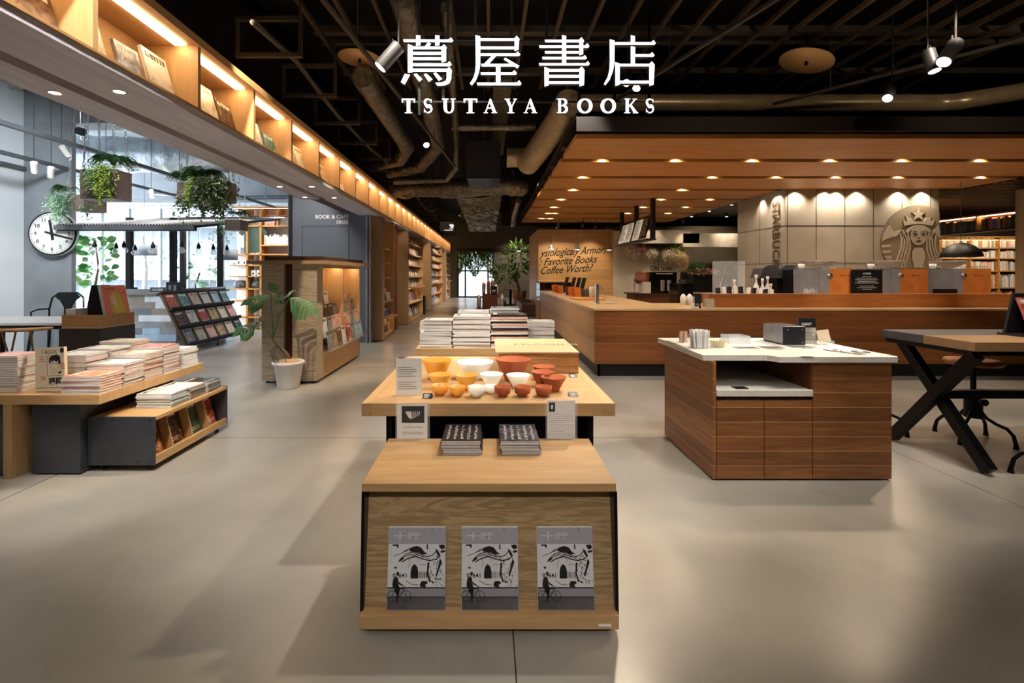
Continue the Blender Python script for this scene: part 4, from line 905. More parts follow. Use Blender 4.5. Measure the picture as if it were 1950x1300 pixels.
# wall bookcases: books on shelves
def shelf_books(y0, y1, z, hmax, what, group, mode='spine', x=XS-.03, keys=('white', 'cream', 'grey', 'tan', 'white', 'brown'), name='book', skip=.0, step=None):
    y = y0; i = 0; sel = []
    while y < y1-.05:
        key = random.choice(keys); h = hmax*random.uniform(.75, .95)
        if mode == 'spine': w = random.uniform(.028, .05); adv = w+.003
        else: w = h*.72; adv = w+.02
        if random.random() >= skip: sel.append((y, w, h, key))
        y += adv
    for i, (y, w, h, key) in enumerate(sel):
        lab = '%s %s, %s along %s' % (CV[key][1], name.replace('_', ' '), ORDN[min(i, 39)], what)
        if mode == 'spine':
            o = book(name, key, TR(x-.13, y+w*0, z+h/2+.001) @ Matrix(((-1, 0, 0, 0), (0, 0, 1, 0), (0, 1, 0, 0), (0, 0, 0, 1))), (.24, h, w), lab, 'book', group)
        else:
            o = book(name, key, TR(x-.10, y+w/2, z+.001) @ RZ(90) @ RX(76) @ TR(0, h/2, 0), (w, h, .022), lab, 'book', group)
RN = ['floor-level', 'display', 'lit', 'third', 'fourth', 'fifth', 'top']
for (case, y0, y1, zs) in (('the wide wall bookcase', 13.25, 15.8, [.12]+R1), ('the third wall bookcase', 18.55, 22.5, [.12]+R1), ('the last wall bookcase', 24.95, 27.2, [.12]+R1)):
    step = {'the wide wall bookcase': 1, 'the third wall bookcase': 1, 'the last wall bookcase': 1}[case]
    for r, z in enumerate(zs):
        dark = case.startswith('the third')
        top = zs[r+1] if r+1 < len(zs) else 2.52
        hm = min(.32, top-z-.05)
        mode = 'face'
        ks = ('white', 'cream', 'grey', 'white', 'tan', 'rosy') if not (dark and r in (3, 5)) else ('black', 'brown', 'white', 'cream')
        shelf_books(y0+.03, y1, z, hm, 'on the %s shelf of %s' % (RN[r], case), 'books in '+case, mode, keys=ks, name='hardback' if r > 2 else 'paperback', skip=.12)
for z, keys, g in ((.12, ('green', 'red', 'cream'), 'lowest'), (.46, ('blue', 'blue', 'black'), 'middle'), (.80, ('blue', 'green', 'white', 'orange'), 'upper')):
    i = 0
    for row in (0, 1):
        for j in range(4):
            key = keys[j*len(keys)//4] ; h = .17
            book('notebook', key, TR(XS-.05-row*.09, 10.2+j*.2, z+.002+row*.10) @ RZ(90) @ RX(80) @ TR(0, h/2, 0), (.12, h, .03), '%s notebook, %s along the %s row, %s step, narrow wall bookcase' % (CV[key][1], ORDN[j], ('front', 'rear')[row], g), 'notebook', 'notebooks in the narrow wall bookcase')
for i, z in enumerate((1.30, 1.62, 1.93)):
    MB().box(XS-.33, XS-.06, 10.15, 11.0, z-.014, z).build('small_ledge', SHELF_Z, label='thin dark-backed ledge in the narrow wall bookcase, %s above the notebooks' % ORDN[i], cat='shelf')
# illuminated hanging sign of the travel section
t = thing('hanging_sign', (-1.35, 10, 2.35), 'dark hanging section sign with a lit white 旅 character above the aisle', 'sign')
a, b = PX(838, 422, 10), PX(866, 441, 10)
MB().box(a.x, b.x, 10, 10.03, b.z, a.z).build('sign_board', mat('dark_grey_sign', '4A4A4A', .5), t)
MB().text('旅', Fr(PX(855, 434.5, 9.998)), .10, c=.001, bold=.03).box(PX(846, 0, 9.998).x, PX(862, 0, 9.998).x, 9.997, 9.999, PX(0, 438.5, 9.998).z, PX(0, 437.5, 9.998).z).build('sign_lettering', mat('soft_lit_letter', 'FFFFFF', .5, emit='FFFFFF', es=.9, vary=(1, 0)), t)
MB().box(a.x+.03, a.x+.04, 10.01, 10.02, a.z, 4.89).box(b.x-.04, b.x-.03, 10.01, 10.02, a.z, 4.89).build('hanger', BLACK, t)
# ================= cafe counter
YC, XCN = 6.48, 1.428
cn = thing('cafe_counter', (3, 7, 0), 'long L-shaped cafe counter clad in horizontal teak planks with pale top', 'counter')
TOPW = wood('pale_counter_top', 'C9A276', 'E0BE92', 'x', contrast=.3, rough=.22)
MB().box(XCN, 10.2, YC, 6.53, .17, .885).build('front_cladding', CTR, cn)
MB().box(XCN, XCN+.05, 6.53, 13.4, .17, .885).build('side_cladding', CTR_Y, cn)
MB().box(XCN+.05, 10.2, YC+.05, YC+.08, 0, .17).box(XCN+.05, XCN+.08, YC+.05, 13.4, 0, .17).build('plinth', BLACK, cn)
MB().prism([(XCN-.01, YC-.01), (10.2, YC-.01), (10.2, 7.75), (2.62, 7.75), (2.62, 13.4), (XCN-.01, 13.4)], Fr((0, 0, .885), (1, 0, 0), (0, 1, 0)), 0, .024).build('counter_top', TOPW, cn)
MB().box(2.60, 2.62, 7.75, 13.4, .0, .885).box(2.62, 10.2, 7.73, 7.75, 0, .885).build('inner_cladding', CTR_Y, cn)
MB().box(3.09, 9.9, 6.76, 6.98, .909, 1.093).box(3.06, 9.93, 6.755, 6.985, 1.085, 1.095).build('raised_box', CTR_UP, cn)
bc = thing('back_counter', (5, 9, 0), 'low dark wooden work counter inside the cafe bar', 'counter')
MB().box(3.2, 5.4, 10.6, 11.2, 0, .92).build('cabinet_body', wood('dark_bar_wood', '4A2A18', '6E4428', 'x'), bc)
MB().box(3.15, 5.45, 10.55, 11.25, .92, .95).build('work_top', DARKBR, bc)
o = thing('pastry_case', (1.75, 13.9, 0), 'low black pastry cabinet at the far end of the cafe counter', 'cabinet')
MB().box(XCN-.02, 2.3, 13.42, 14.4, 0, .62).build('cabinet_body', CTR_Y, o); MB().box(XCN, 2.3, 13.45, 14.35, .62, 1.12).build('display_glass', mat('dark_glass', '0E0E10', .08), o)
MB().box(XCN-.02, 2.32, 13.42, 14.4, 1.12, 1.14).build('case_top', BLACK, o)
# espresso machines
def machine(px0, which, menu=False):
    Y = 7.06; x0 = (px0-CX)*Y/F_PX; s = Y/F_PX; zt = 1.449
    t = thing('espresso_machine', (x0+.45, Y+.25, .909), 'espresso machine with copper and steel rear panels, %s' % which, 'espresso machine', 'espresso machines on the bar')
    MB().box(x0, x0+120*s, Y+.01, Y+.27, .98, zt-.01).build('machine_body', BLACKM, t)
    MB().box(x0, x0+49*s, Y, Y+.01, 1.0, zt).box(x0+49.5*s, x0+67*s, Y-.006, Y+.01, 1.0, zt).build('steel_panel', SILVER, t, bevel=.003)
    MB().box(x0+67*s, x0+120*s, Y-.004, Y+.01, 1.0, zt).build('copper_panel', COPPER, t, bevel=.003)
    MB().text('Mastrena', Fr((x0+88*s, Y-.0045, zt-.105)), .035, c=.0006, shear=.3, bold=.01).build('script_mark', mat('dark_copper_script', '6E3212', .5), t)
    MB().cyl((x0+67*s, Y-.02, zt-.1), (x0+67*s, Y-.006, zt-.1), .04, n=24).lathe([(.04, 0), (.03, .012), (0, .016)], (x0+67*s, Y-.02, zt-.1), 24, axis=(0, -1, 0)).build('round_badge', CHROME, t)
    MB().box(x0, x0+120*s, Y, Y+.27, zt, zt+.006).build('cup_rail_top', CHROME, t)
    m = MB()
    for k in range(9): m.cyl((x0+.04+k*.1, Y+.02, zt), (x0+.04+k*.1, Y+.02, zt+.035), .005, n=6)
    m.tube([(x0+.02, Y+.02, zt+.035), (x0+.9, Y+.02, zt+.035)], .004, 6).build('cup_rail', CHROME, t)
    for (a, b) in ((.1, .06), ): MB().box(x0+.1, x0+.8, Y+.05, Y+.25, .91, .98).build('drip_base', CHROME, t)
    return x0, s, zt
CLR = mat('clear_hopper_plastic', 'E8E4DE', .08, trans=.85, vary=(1, 0))
for i, (px, w) in enumerate(((1512, 'at the grinder end'), (1647, 'in the middle of three'), (1767, 'last, nearest the bookcase'))):
    x0, s, zt = machine(px, w)
    m = MB().lathe([(.05, 0), (.10, .02), (.20, .07), (.225, .10), (.23, .105), (.22, .11), (.19, .115), (0, .12)], (x0+.52, 7.30, zt+.012), 28)
    m.build('bean_hopper', CLR, label='wide clear bean hopper on top of the espresso machine %s' % w, cat='hopper', group='bean hoppers')
    m = MB().lathe([(0, 0), (.035, 0), (.045, .07), (.04, .07), (.03, .005)], (x0+.2, 7.2, zt+.007), 14).build('cup', WHITE, label='small white cup on the espresso machine %s' % w, cat='cup', group='cups on the espresso machines')
a, b = PX(1631, 513, 6.9), PX(1691.5, 560.5, 6.9)
o = MB().box(a.x, b.x, 7.0, 7.012, 1.097, a.z+.0).build('menu_board', BLACK, label='black coffee menu board in small white print standing between espresso machines', cat='menu board')
m = MB(); cx = (a.x+b.x)/2
for s, z, sz in (('COFFEE', 1.37, .034),): m.text(s, Fr((cx, 6.9985, z)), sz, c=.0008, align='c', bold=.02)
for i in range(9):
    if i in (5,): continue
    w = (.10, .22, .26, .20, .26, 0, .16, .22, .10)[i]; c = cx+(.09 if i in (4, 8) else 0)*0
    u = -w
    while u < w*.95: m.box(c+u*.65, c+u*.65+.009, 6.9975, 6.9985, 1.335-i*.023, 1.342-i*.023); u += .018+random.random()*.006
m.build('printed_text', WHITE, o)
MB().box(*[PX(1786, 0, 6.95).x, PX(1828, 0, 6.95).x], 6.99, 7.03, 1.096, 1.16).build('black_box', BLACK, label='small black box on the raised ledge before the espresso machine', cat='box')
# grinders with dark hoods, glass case, bottles, packets
for i, (px, w) in enumerate(((1468, 'first'), (1503, 'second, next to the machines'))):
    x = PX(px, 0, 7.4).x; t = thing('coffee_grinder', (x, 7.4, .909), 'coffee brewer with sloping dark grey hood, %s' % w, 'coffee grinder', 'hooded brewers')
    MB().prism([(-.16, .40), (.13, .40), (.13, .60), (-.02, .60), (-.10, .56)], Fr((x, 7.62, .911)), -.08, .20).build('hood', mat('dark_grey_hood', '3E3E42', .35), t, bevel=.01)
    MB().box(x-.10, x-.06, 7.44, 7.68, .935, 1.31).box(x+.08, x+.12, 7.44, 7.68, .935, 1.31).build('legs_frame', BLACK, t); MB().box(x-.14, x+.13, 7.43, 7.70, .911, .935).build('base_plate', BLACKM, t)
t = thing('glass_display_case', (3.55, 7.4, .909), 'tall clear glass case with steel spouts inside on the bar', 'display case')
a, b = PX(1374, 497, 7.4), PX(1419, 560, 7.4); m = MB()
for (x0, x1, y0, y1) in ((a.x, b.x, 7.4, 7.404), (a.x, b.x, 7.7, 7.704), (a.x, a.x+.004, 7.4, 7.7), (b.x-.004, b.x, 7.4, 7.7)): m.box(x0, x1, y0, y1, .912, a.z)
m.box(a.x, b.x, 7.4, 7.704, a.z, a.z+.004).build('glass_panel', ACRYL, t)
for k in (.1, .26): MB().tube([(a.x+k-.06, 7.55, .92), (a.x+k-.04, 7.55, 1.2), (a.x+k+.02, 7.55, 1.40), (a.x+k+.04, 7.55, 1.5)], .012).build('spout', CHROME, t)
for i, (px, zt) in enumerate(((1399, 532), (1440, 523), (1452, 530), (1462, 526), (1468, 540))):
    x = PX(px, 0, 7.25).x; h = EYE-(zt-CY)*7.25/F_PX-.909
    MB().lathe([(0, 0), (.036, 0), (.038, .02), (.038, h*.6), (.014, h*.75), (.014, h*.88), (.02, h*.89), (.02, h), (0, h)], (x, 7.25, .909), 16).build('syrup_bottle', WHITE, label='white pump bottle on the bar, %s counted from the glass case' % ORDN[i], cat='bottle', group='white pump bottles on the bar')
for i in range(10):
    x = PX(1370+i*11, 0, 6.95).x; wm = i % 2 == 1; h = .20-.008*abs(i-3)
    MB().obox(Fr((x-.03, 7.0, 1.0), (1, 0, 0), (.25 if i > 4 else .05, .25, 1)), 0, .055, 0, h, 0, .05, 0).build('coffee_packet', [WHITE if wm else BLACK], label='%s slanted packet behind the raised wooden ledge, %s from the glass case end' % ('white' if wm else 'black', ORDN[i]), cat='packet', group='black and white packets on the bar', bevel=.008)
x = PX(1546, 0, 6.98).x
t = thing('straw_holder', (x, 7.02, .96), 'clear holder packed with white straws on the raised ledge', 'straw holder')
m = MB()
for i in range(22): m.cyl((x-.08+i*.0075, 7.01+.02*(i % 3), 1.0), (x-.085+i*.0080, 7.01+.02*(i % 3), 1.165-.01*(i % 4)), .0035, n=5)
m.build('straws', WHITE, t); MB().box(x-.09, x+.09, 6.99, 7.08, .91, 1.11).build('holder_cup', ACRYL, t)
# sign and jar at ledge start
a = PX(1331, 584, 6.62); b = PX(1350, 584, 6.62)
o = MB().obox(Fr((PX(1323, 0, 6.6).x, 6.60, .91), (1, 0, 0), (0, .1, 1)), 0, .085, 0, .19, 0, .006).build('counter_sign', BLACK, label='narrow black upright sign card at the end of the raised ledge', cat='sign')
MB().obox(Fr((PX(1325, 0, 6.6).x, 6.598, .95), (1, 0, 0), (0, .1, 1)), 0, .06, 0, .004, 0, .003).obox(Fr((PX(1325, 0, 6.6).x, 6.598, .965), (1, 0, 0), (0, .1, 1)), 0, .05, 0, .004, 0, .003).build('printed_text', WHITE, o)
MB().obox(Fr((PX(1342, 0, 6.6).x, 6.60, .91), (1, 0, 0), (0, .08, 1)), 0, .13, 0, .13, 0, .005).build('counter_card', mat('beige_card', 'B8AE98', .6), label='beige information card leaning beside the black upright sign', cat='card')
MB().lathe([(0, 0), (.055, 0), (.055, .15), (.05, .15), (.045, .01), (0, .01)], (PX(1322, 0, 6.85).x, 6.85, .91), 18).build('glass_jar', ACRYL, label='clear jar behind the black upright sign', cat='jar')
for i in range(3): MB().cyl((PX(1317+i*5, 0, 6.57).x, 6.55, .91), (PX(1317+i*5, 0, 6.57).x, 6.55, .935), .018, n=12).build('creamer', WHITE, label='tiny white creamer pot before the black upright sign, %s' % ('by the aisle', 'middle', 'next to the card')[i], cat='creamer', group='creamer pots')
# tap column, tray, packets at the hand-off corner
t = thing('water_tap', (PX(1137, 0, 7.6).x, 7.6, .909), 'chrome tap column on the counter corner with short round drip plate', 'tap')
x = PX(1137, 0, 7.6).x
MB().cyl((x, 7.6, .911), (x, 7.6, 1.21), .034, n=20).lathe([(.05, 0), (.05, .012), (.034, .014)], (x, 7.6, .909), 20).build('column', CHROME, t)
MB().tube([(x, 7.6, 1.17), (x+.10, 7.6, 1.17), (x+.13, 7.6, 1.14), (x+.13, 7.6, 1.10)], .013).build('spout', CHROME, t)
MB().cyl((x+.22, 7.66, .909), (x+.22, 7.66, .917), .10, n=24).build('drip_plate', SILVER, t)
MB().box(PX(1094, 0, 8.6).x, PX(1150, 0, 8.6).x, 8.5, 9.1, .91, .945).build('wooden_board', mat('honey_wood_board', 'C89050', .5), label='honey-coloured wooden board lying on the counter behind the tap', cat='board')
MB().lathe([(0, 0), (.045, 0), (.05, .17), (.04, .2), (0, .2)], (PX(1127, 0, 8.7).x, 8.7, .945), 16).build('cup_stack', mat('pink_white_cup', 'D8C0B0', .5), label='pale pink tumbler standing on the honey-coloured board', cat='tumbler')
PK = [('orange', 'E07A28'), ('dark orange', 'C2571C'), ('orange', 'E07A28'), ('brown', '6E3A20')]
for i, (px, Y) in enumerate(((1056, 12.3), (1062, 11.8), (1068, 11.3), (1082, 10.6), (1088, 10.2), (1095, 9.9), (1100, 9.7))):
    x = PX(px, 0, Y).x; c = PK[i % 4] if i != 3 else PK[3]
    o = MB().obox(Fr((x, Y, .911), (1, 0, .12), (-.12, .1, 1)), -.05, .07, 0, .19, -.02, .03).build('snack_packet', mat(c[0].replace(' ', '_')+'_packet', c[1], .35, bump=(12, .6)), label='%s snack packet on the cafe counter, %s counting from the pastry cabinet' % (c[0], ORDN[i]), cat='packet', group='snack packets on the cafe counter', bevel=.008)
for i, (px, Y) in enumerate(((1070, 11.9), (1083, 11.1), (1092, 10.5), (1101, 10.1))):
    x = PX(px, 0, Y).x
    MB().obox(Fr((x+.05, Y+.12, .911), (1, 0, 0), (.28, .15, 1)), -.03, .05, 0, .40, 0, .03).build('menu_clip', BLACK, label='tall black slanted bottle-like holder behind snack packets, %s from the pastry cabinet' % ORDN[i], cat='holder', group='black holders behind the snack packets')
for i in range(4):
    x = PX(1104+i*6, 0, 9.7).x; MB().lathe([(0, 0), (.03, 0), (.03, .14), (.022, .17), (0, .17)], (x+.03, 9.75, .911), 12).build('tea_can', mat('grey_can', '6A6460', .4, .3), label='small grey can beside the snack packets, %s towards the tap' % ORDN[i], cat='can', group='grey cans on the cafe counter')
# back-bar equipment: brown drink cooler, black machine
t = thing('drink_cooler', (3.45, 10.9, .95), 'terracotta brown barrel drink cooler on a steel ring stand on the bar', 'drink cooler')
x = PX(1221, 0, 10.9).x
MB().lathe([(.10, .22), (.155, .25), (.165, .30), (.135, .33), (.13, .44), (.10, .48), (.04, .50), (0, .50)], (x, 10.9, .95), 24).build('tank', mat('brown_ceramic', '7E4630', .35), t)
MB().lathe([(.16, .20), (.17, .20), (.17, .22), (.16, .22)], (x, 10.9, .95), 24).cyl((x-.15, 10.9, .95), (x-.15, 10.9, 1.16), .01).cyl((x+.15, 10.9, .95), (x+.15, 10.9, 1.16), .01).build('ring_stand', CHROME, t)
MB().cyl((x, 10.9, .95), (x, 10.9, 1.15), .07, n=16).build('glass_jug', ACRYL, t)
t = thing('coffee_machine', (4, 10.9, .95), 'glossy black filter coffee machine with steel flasks under the cream shop sign', 'coffee machine')
x0, x1 = PX(1240, 0, 10.7).x, PX(1291, 0, 10.7).x
MB().box(x0, x1, 10.75, 11.1, .95, 1.42).build('machine_body', mat('glossy_black', '0C0C0E', .12), t, bevel=.015)
MB().tube([(x0+.12, 10.73, 1.38), (x1-.1, 10.73, 1.38)], .012).build('handle', CHROME, t)
for k in (.24, .38): MB().cyl((x0+k, 10.68, 1.0), (x0+k, 10.68, 1.24), .045, n=16).build('flask', CHROME, t)
MB().box(PX(1226, 0, 10.6).x, PX(1240, 0, 10.6).x, 10.62, 10.9, .951, 1.2).build('white_carton', WHITE, label='pale carton between the drink cooler and the black coffee machine', cat='carton')
for i, px in enumerate((1277, 1284, 1292, 1380, 1392)):
    Y = 10.6 if i < 3 else 7.3; z = .951 if i < 3 else .91; x = PX(px, 0, Y).x if i < 3 else PX(px-80, 0, Y).x
    MB().lathe([(0, 0), (.04, 0), (.045, .12), (.02, .16), (0, .17)], (x, Y-.02, z), 12).build('white_jug', WHITE, label='small white jug by the %s, %s one' % ('black coffee machine' if i < 3 else 'jar on the bar front', ORDN[i if i < 3 else i-3]), cat='jug', group='small white jugs')
MB().box(PX(1290, 0, 9).x, PX(1320, 0, 9).x, 9, 9.4, 0, 1.2).build('black_cabinet', mat('glossy_black', '0C0C0E', .12), label='small black cabinet inside the bar before the dried flower stand', cat='cabinet')
# flowers
def blob_plant(name, c, R, n, mats, lw, ll, label, cat, droop=0, shape=None, org=None, parent=None, partname='foliage'):
    m = MB(); k = len(mats)
    for i in range(n):
        while True:
            p = Vector((random.uniform(-1, 1), random.uniform(-1, 1), random.uniform(-1, 1)))
            if p.length < 1: break
        q = Vector((p.x*R[0], p.y*R[1], p.z*R[2])); d = Vector((p.x, p.y, p.z*.5-droop+random.uniform(-.3, .3)))
        if d.length < .05: d = Vector((0, 0, 1))
        m.leaf(Vector(c)+q, d, lw, ll, mi=random.randrange(k))
    return m.build(name if parent is None else partname, mats, parent, label, cat)
MAG = mat('magenta_flower', 'A04C78', .6, vary=(9, .3)); DRY = mat('dry_straw_flower', 'C9B282', .7, vary=(9, .3)); WHF = mat('white_flower', 'D8CFC0', .7)
o = thing('dried_flower_garland', (5, 15.3, 2.0), 'hanging garland of green, magenta and straw dried flowers along the cream wall top', 'flower garland')
a = PX(1200, 470, 15.2); b = PX(1298, 470, 15.2)
MB().tube([(a.x, 15.3, 2.29), (b.x, 15.3, 2.29)], .02).build('rod', BLACK, o)
for (px, py, rx, rz, mats, n) in ((1215, 470, .28, .20, [MAG, DRY], 500), (1240, 468, .3, .18, [MAG, LEAFG], 500), (1262, 462, .3, .18, [LEAFG, LEAFG, MAG], 600), (1285, 464, .26, .24, [LEAFL, DRY, LEAFG], 600), (1238, 478, .2, .18, [WHF, DRY], 300), (1275, 480, .22, .26, [WHF, DRY], 400), (1205, 476, .22, .26, [DRY, WHF], 350)):
    blob_plant('', PX(px, py, 15.2), (rx, .14, rz), int(n*1.6), mats, .035, .12, None, None, droop=.8, parent=o, partname='flower_bunch')
t = thing('pampas_bunch', (6.2, 15, .9), 'tall straw-coloured pampas bunch in a pot beside the cream wall', 'dried flowers')
p = PX(1300, 502, 15); blob_plant('', p, (.14, .1, .30), 500, [DRY], .025, .12, None, None, droop=-.8, parent=t)
MB().lathe([(0, 0), (.1, 0), (.12, 1.2), (.11, 1.2), (0, 1.18)], (p.x, 15, 0), 16).tube([(p.x, 15, 1.15), (p.x, 15, 1.5)], .02).build('pot', BLACK, t)
t = thing('flower_stand', (6.9, 15, 0), 'dark flower stand with spiky dark bush and red and white blooms', 'flower stand')
MB().box(6.25, 7.9, 14.8, 15.5, 0, 1.35).build('stand_body', BLACK, t)
p = PX(1325, 505, 15); m = MB()
for i in range(220):
    a = random.uniform(-1.3, 1.3); m.leaf((p.x+random.uniform(-.06, .06), 14.95, 1.38), (math.sin(a), random.uniform(-.4, .4), math.cos(a)), .02, random.uniform(.25, .42))
m.build('spiky_bush', LEAFG, t)
blob_plant('', PX(1340, 518, 14.9), (.5, .15, .10), 500, [WHF, mat('red_flower', 'A0303A', .6), DRY], .05, .07, None, None, parent=t, partname='blooms')
p = PX(1407, 490, 14.5)
t = thing('small_shop_lamp', (p.x, 14.5, 1.6), 'small black bracket lamp with bright bulb beside the concrete block', 'lamp')
MB().tube([(p.x+.25, 14.5, 3.19), (p.x+.25, 14.5, 2.1), (p.x+.05, 14.5, 2.0), (p.x+.06, 14.5, 1.5)], .02).build('arm_tube', BLACK, t)
MB().lathe([(0, .06), (.04, .05), (.06, 0), (0, 0)], (p.x+.08, 14.5, 2.05), 14).build('bulb', LENS, t)
# menu light box hung from the canopy
t = thing('hanging_menu_board', (3.5, 11.6, 2.15), 'black hanging menu frame with lit cream price panels above the bar', 'menu board')
for Y, top, bot in ((10.4, 3.0, 2.14), (11.55, 3.0, 2.12), (12.8, 3.0, 2.12)): MB().box(3.49, 3.58, Y-.045, Y+.045, bot, top).build('post', BLACK, t)
MB().box(3.50, 3.56, 10.4, 12.8, 2.62, 2.66).box(3.36, 3.58, 10.3, 12.9, 2.10, 2.13).build('frame_rail', BLACK, t)
PAN = mat('lit_menu_panel', 'D8CDB8', .5, emit='E8DCC4', es=.35)
for i, (y0, y1) in enumerate(((12.6, 12.15), (12.05, 11.65), (11.45, 11.0), (10.9, 10.45))):
    f = Fr((3.40, y0, 2.15), (0, -1, 0), (.28, 0, 1)); w = y0-y1
    o = MB().obox(f, 0, w, 0, .50, 0, .02).build('menu_panel', BLACK if i == 3 else PAN, t)
    m = MB()
    for r in range(9): m.obox(f, .05, w*random.uniform(.55, .85), .08+r*.045, .095+r*.045, .02, .022)
    m.build('panel_text', WHITE if i == 3 else mat('grey_ink', '3A3A3E', .6), o)
# three glass pendant lamps before the wooden wall, plus track spots above them
for i, (px, py, Y) in enumerate(((1050, 474, 14.6), (1100, 475, 14.6), (1160, 476, 14.6), (988, 478, 17))):
    p = PX(px, py, Y); t = thing('pendant_lamp', (p.x, Y, p.z), 'small metal pendant lamp %s' % ('before the black brush lettering, nearest the bench', 'before the middle of the brush lettering', 'at the end of the brush-lettered wall', 'hanging over the leafy potted tree')[i], 'pendant lamp', 'small metal pendants')
    MB().lathe([(.02, .16), (.035, .10), (.05, .06), (.11, 0), (.10, 0), (.04, .06)], p, 20).build('shade', mat('dull_metal_shade', '77736A', .4, .7), t)
    MB().cyl(p+Vector((0, 0, .15)), (p.x, Y, 4.89 if i == 3 else 3.19), .006, n=6).build('cord', BLACK, t)
    MB().lathe([(0, -.01), (.06, .0), (.05, .02), (0, .03)], p, 14).build('bulb', LENS, t); spot(p, (p.x, Y+.4, 0), 25, 120, .8, (1, .82, .6), .04)
for x in (2.2, 3.2): spot((x, 14.7, 3.0), (x, 15.5, 1.6), 90, 60, .8, (1, .82, .58), .04)
spot((5, 14.4, 3.0), (5, 15.5, 1.5), 90, 80, .8, (1, .85, .66), .04); spot((7.3, 14.4, 3.0), (7.3, 16.9, 1.6), 80, 80, .8, (1, .85, .66), .04)
# ================= condiment island
il = thing('condiment_island', (2.1, 3.65, 0), 'teak-planked condiment island with white stone top, open shelf niche and two doors', 'service counter')
X0, X1, Y0, Y1 = 1.4975, 2.69, 3.226, 4.11
MB().box(X0, X0+.022, Y0, Y1, .012, .793).build('side_panel', TEAK_Y, il)
MB().box(2.165, X1, Y0, Y1, .012, .793).build('bin_housing', TEAK, il)
MB().box(X0+.022, 2.165, Y0+.02, Y1, .012, .56).build('cabinet_body', DARKBR, il)
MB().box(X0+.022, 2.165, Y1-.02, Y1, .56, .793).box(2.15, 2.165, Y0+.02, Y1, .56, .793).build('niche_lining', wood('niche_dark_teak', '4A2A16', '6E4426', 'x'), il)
for (a, b) in ((X0+.026, 1.838), (1.842, 2.160)): MB().box(a, b, Y0, Y0+.02, .012, .535).build('door', TEAK, il, bevel=.001)
MB().box(X0+.022, 2.163, Y0-.008, Y1-.02, .562, .606).build('niche_shelf', STONE, il, bevel=.004)
MB().box(1.66, 1.75, Y0+.02, Y0+.09, .6065, .609).build('shelf_sticker', BLACK, il)
MB().prism([(1.45, 3.27), (1.88, 3.27), (1.925, 3.198), (2.71, 3.198), (2.71, 4.15), (1.45, 4.15)], Fr((0, 0, .793), (1, 0, 0), (0, 1, 0)), 0, .037).build('stone_top', STONE, il, bevel=.006)
MB().box(X0+.03, X1-.03, Y0+.04, Y1-.04, 0, .012).build('plinth', BLACK, il)
# inset troughs, bins (metal rims)
def at_top(px, py): Y = .55*F_PX/(py-CY); return (px-CX)*Y/F_PX, Y
m = MB()
for (px, py, w, d) in ((1286, 656, .05, .42), (1420, 662, .16, .09), (1468, 661, .16, .09), (1525, 660, .18, .09)):
    x, y = at_top(px, py); m.box(x-w/2, x+w/2, y-d/2, y+d/2, .830, .8315)
m.build('steel_insert', CHROME, il)
for (px, py, r) in ((1586, 667, .055), (1616, 670, .075), (1640, 670, .05)):
    x, y = at_top(px, py); MB().lathe([(r, 0), (r+.006, .004), (r-.004, .006), (r*.9, .001), (0, .0005)], (x, y, .830), 28).build('bin_opening', CHROME, il)
for (px, py) in ((1470, 664), (1480, 664.5), (1536, 663), (1536, 679), (1638, 675)):
    x, y = at_top(px, py); MB().box(x-.04, x+.04, y-.012, y+.012, .8305, .8315).build('label_plate', mat('black_grey_label', '35322E', .5), il)
def pot_of(px, py, hp, wpx, name, label, cat, stuffmat, tall, n, r=.004):
    x, y = at_top(px, py); s = y/F_PX; w = wpx*s/2
    t = thing(name, (x, y, .832), label, cat); m = MB()
    for i in range(n):
        a = random.uniform(-w*.8, w*.8); b = random.uniform(-w*.6, w*.6); m.cyl((x+a*.9, y+b, .836), (x+a*1.12, y+b, .832+tall*random.uniform(.9, 1)), r, n=5)
    m.build('contents', stuffmat, t); MB().box(x-w, x+w, y-w*.8, y+w*.8, .832, .832+hp).build('clear_holder', ACRYL, t)
    return t
pot_of(1300, 652, .05, 17, 'stirrer_holder', 'small holder of pinkish wooden stirrers on the island corner', 'stirrer holder', mat('pink_wood_stick', 'CFA68E', .6), .09, 40, .003)
pot_of(1332, 662, .09, 38, 'straw_box', 'clear box crammed with white wrapped straws on the island', 'straw holder', WHITE, .135, 90, .005)
pot_of(1368, 661, .06, 30, 'sugar_holder', 'clear box of yellowish sugar sachets on the island', 'sachet holder', mat('pale_yellow_sachet', 'D8CC9A', .6), .05, 30, .008)
x, y = at_top(1400, 652); m = MB()
for (a, b, c, d) in ((-.085, .085, -.07, -.066), (-.085, .085, .066, .07), (-.085, -.081, -.066, .066), (.081, .085, -.066, .066)): m.box(x+a, x+b, y+c, y+d, .8315, .89)
m.build('acrylic_box', mat('clear_thick_acrylic', 'E8F0F4', .03, alpha=.35, vary=(1, 0)), label='empty open square acrylic box on the island beside the straws', cat='box')
t = thing('napkin_dispenser', (2.35, 3.95, .83), 'boxy black metal napkin dispenser on the island', 'napkin dispenser')
a = PX(1453, 0, 4.0).x; b = PX(1522, 0, 3.8).x
MB().box(a, b, 3.72, 4.0, .831, .975).build('dispenser_body', mat('dark_metal_case', '2B2B30', .35, .6), t, bevel=.008)
MB().box(a-.004, a+.004, 3.73, 3.99, .84, .97).build('side_plate', SILVER, t)
m = MB()
for (u, v) in ((a+.03, .95), (b-.03, .95), (b-.03, .85)): m.cyl((u, 3.712, v), (u, 3.722, v), .004, n=8)
m.build('rivet', SILVER, t)
x, y = at_top(1537, 655)
o = MB().obox(Fr((x-.055, y, .832), (1, -.04, 0), (0, .16, 1)), 0, .13, 0, .20, 0, .004).build('standing_sign', mat('grey_beige_card', 'B9B3A8', .6), label='black-headed notice card standing on the island by the napkin dispenser', cat='sign')
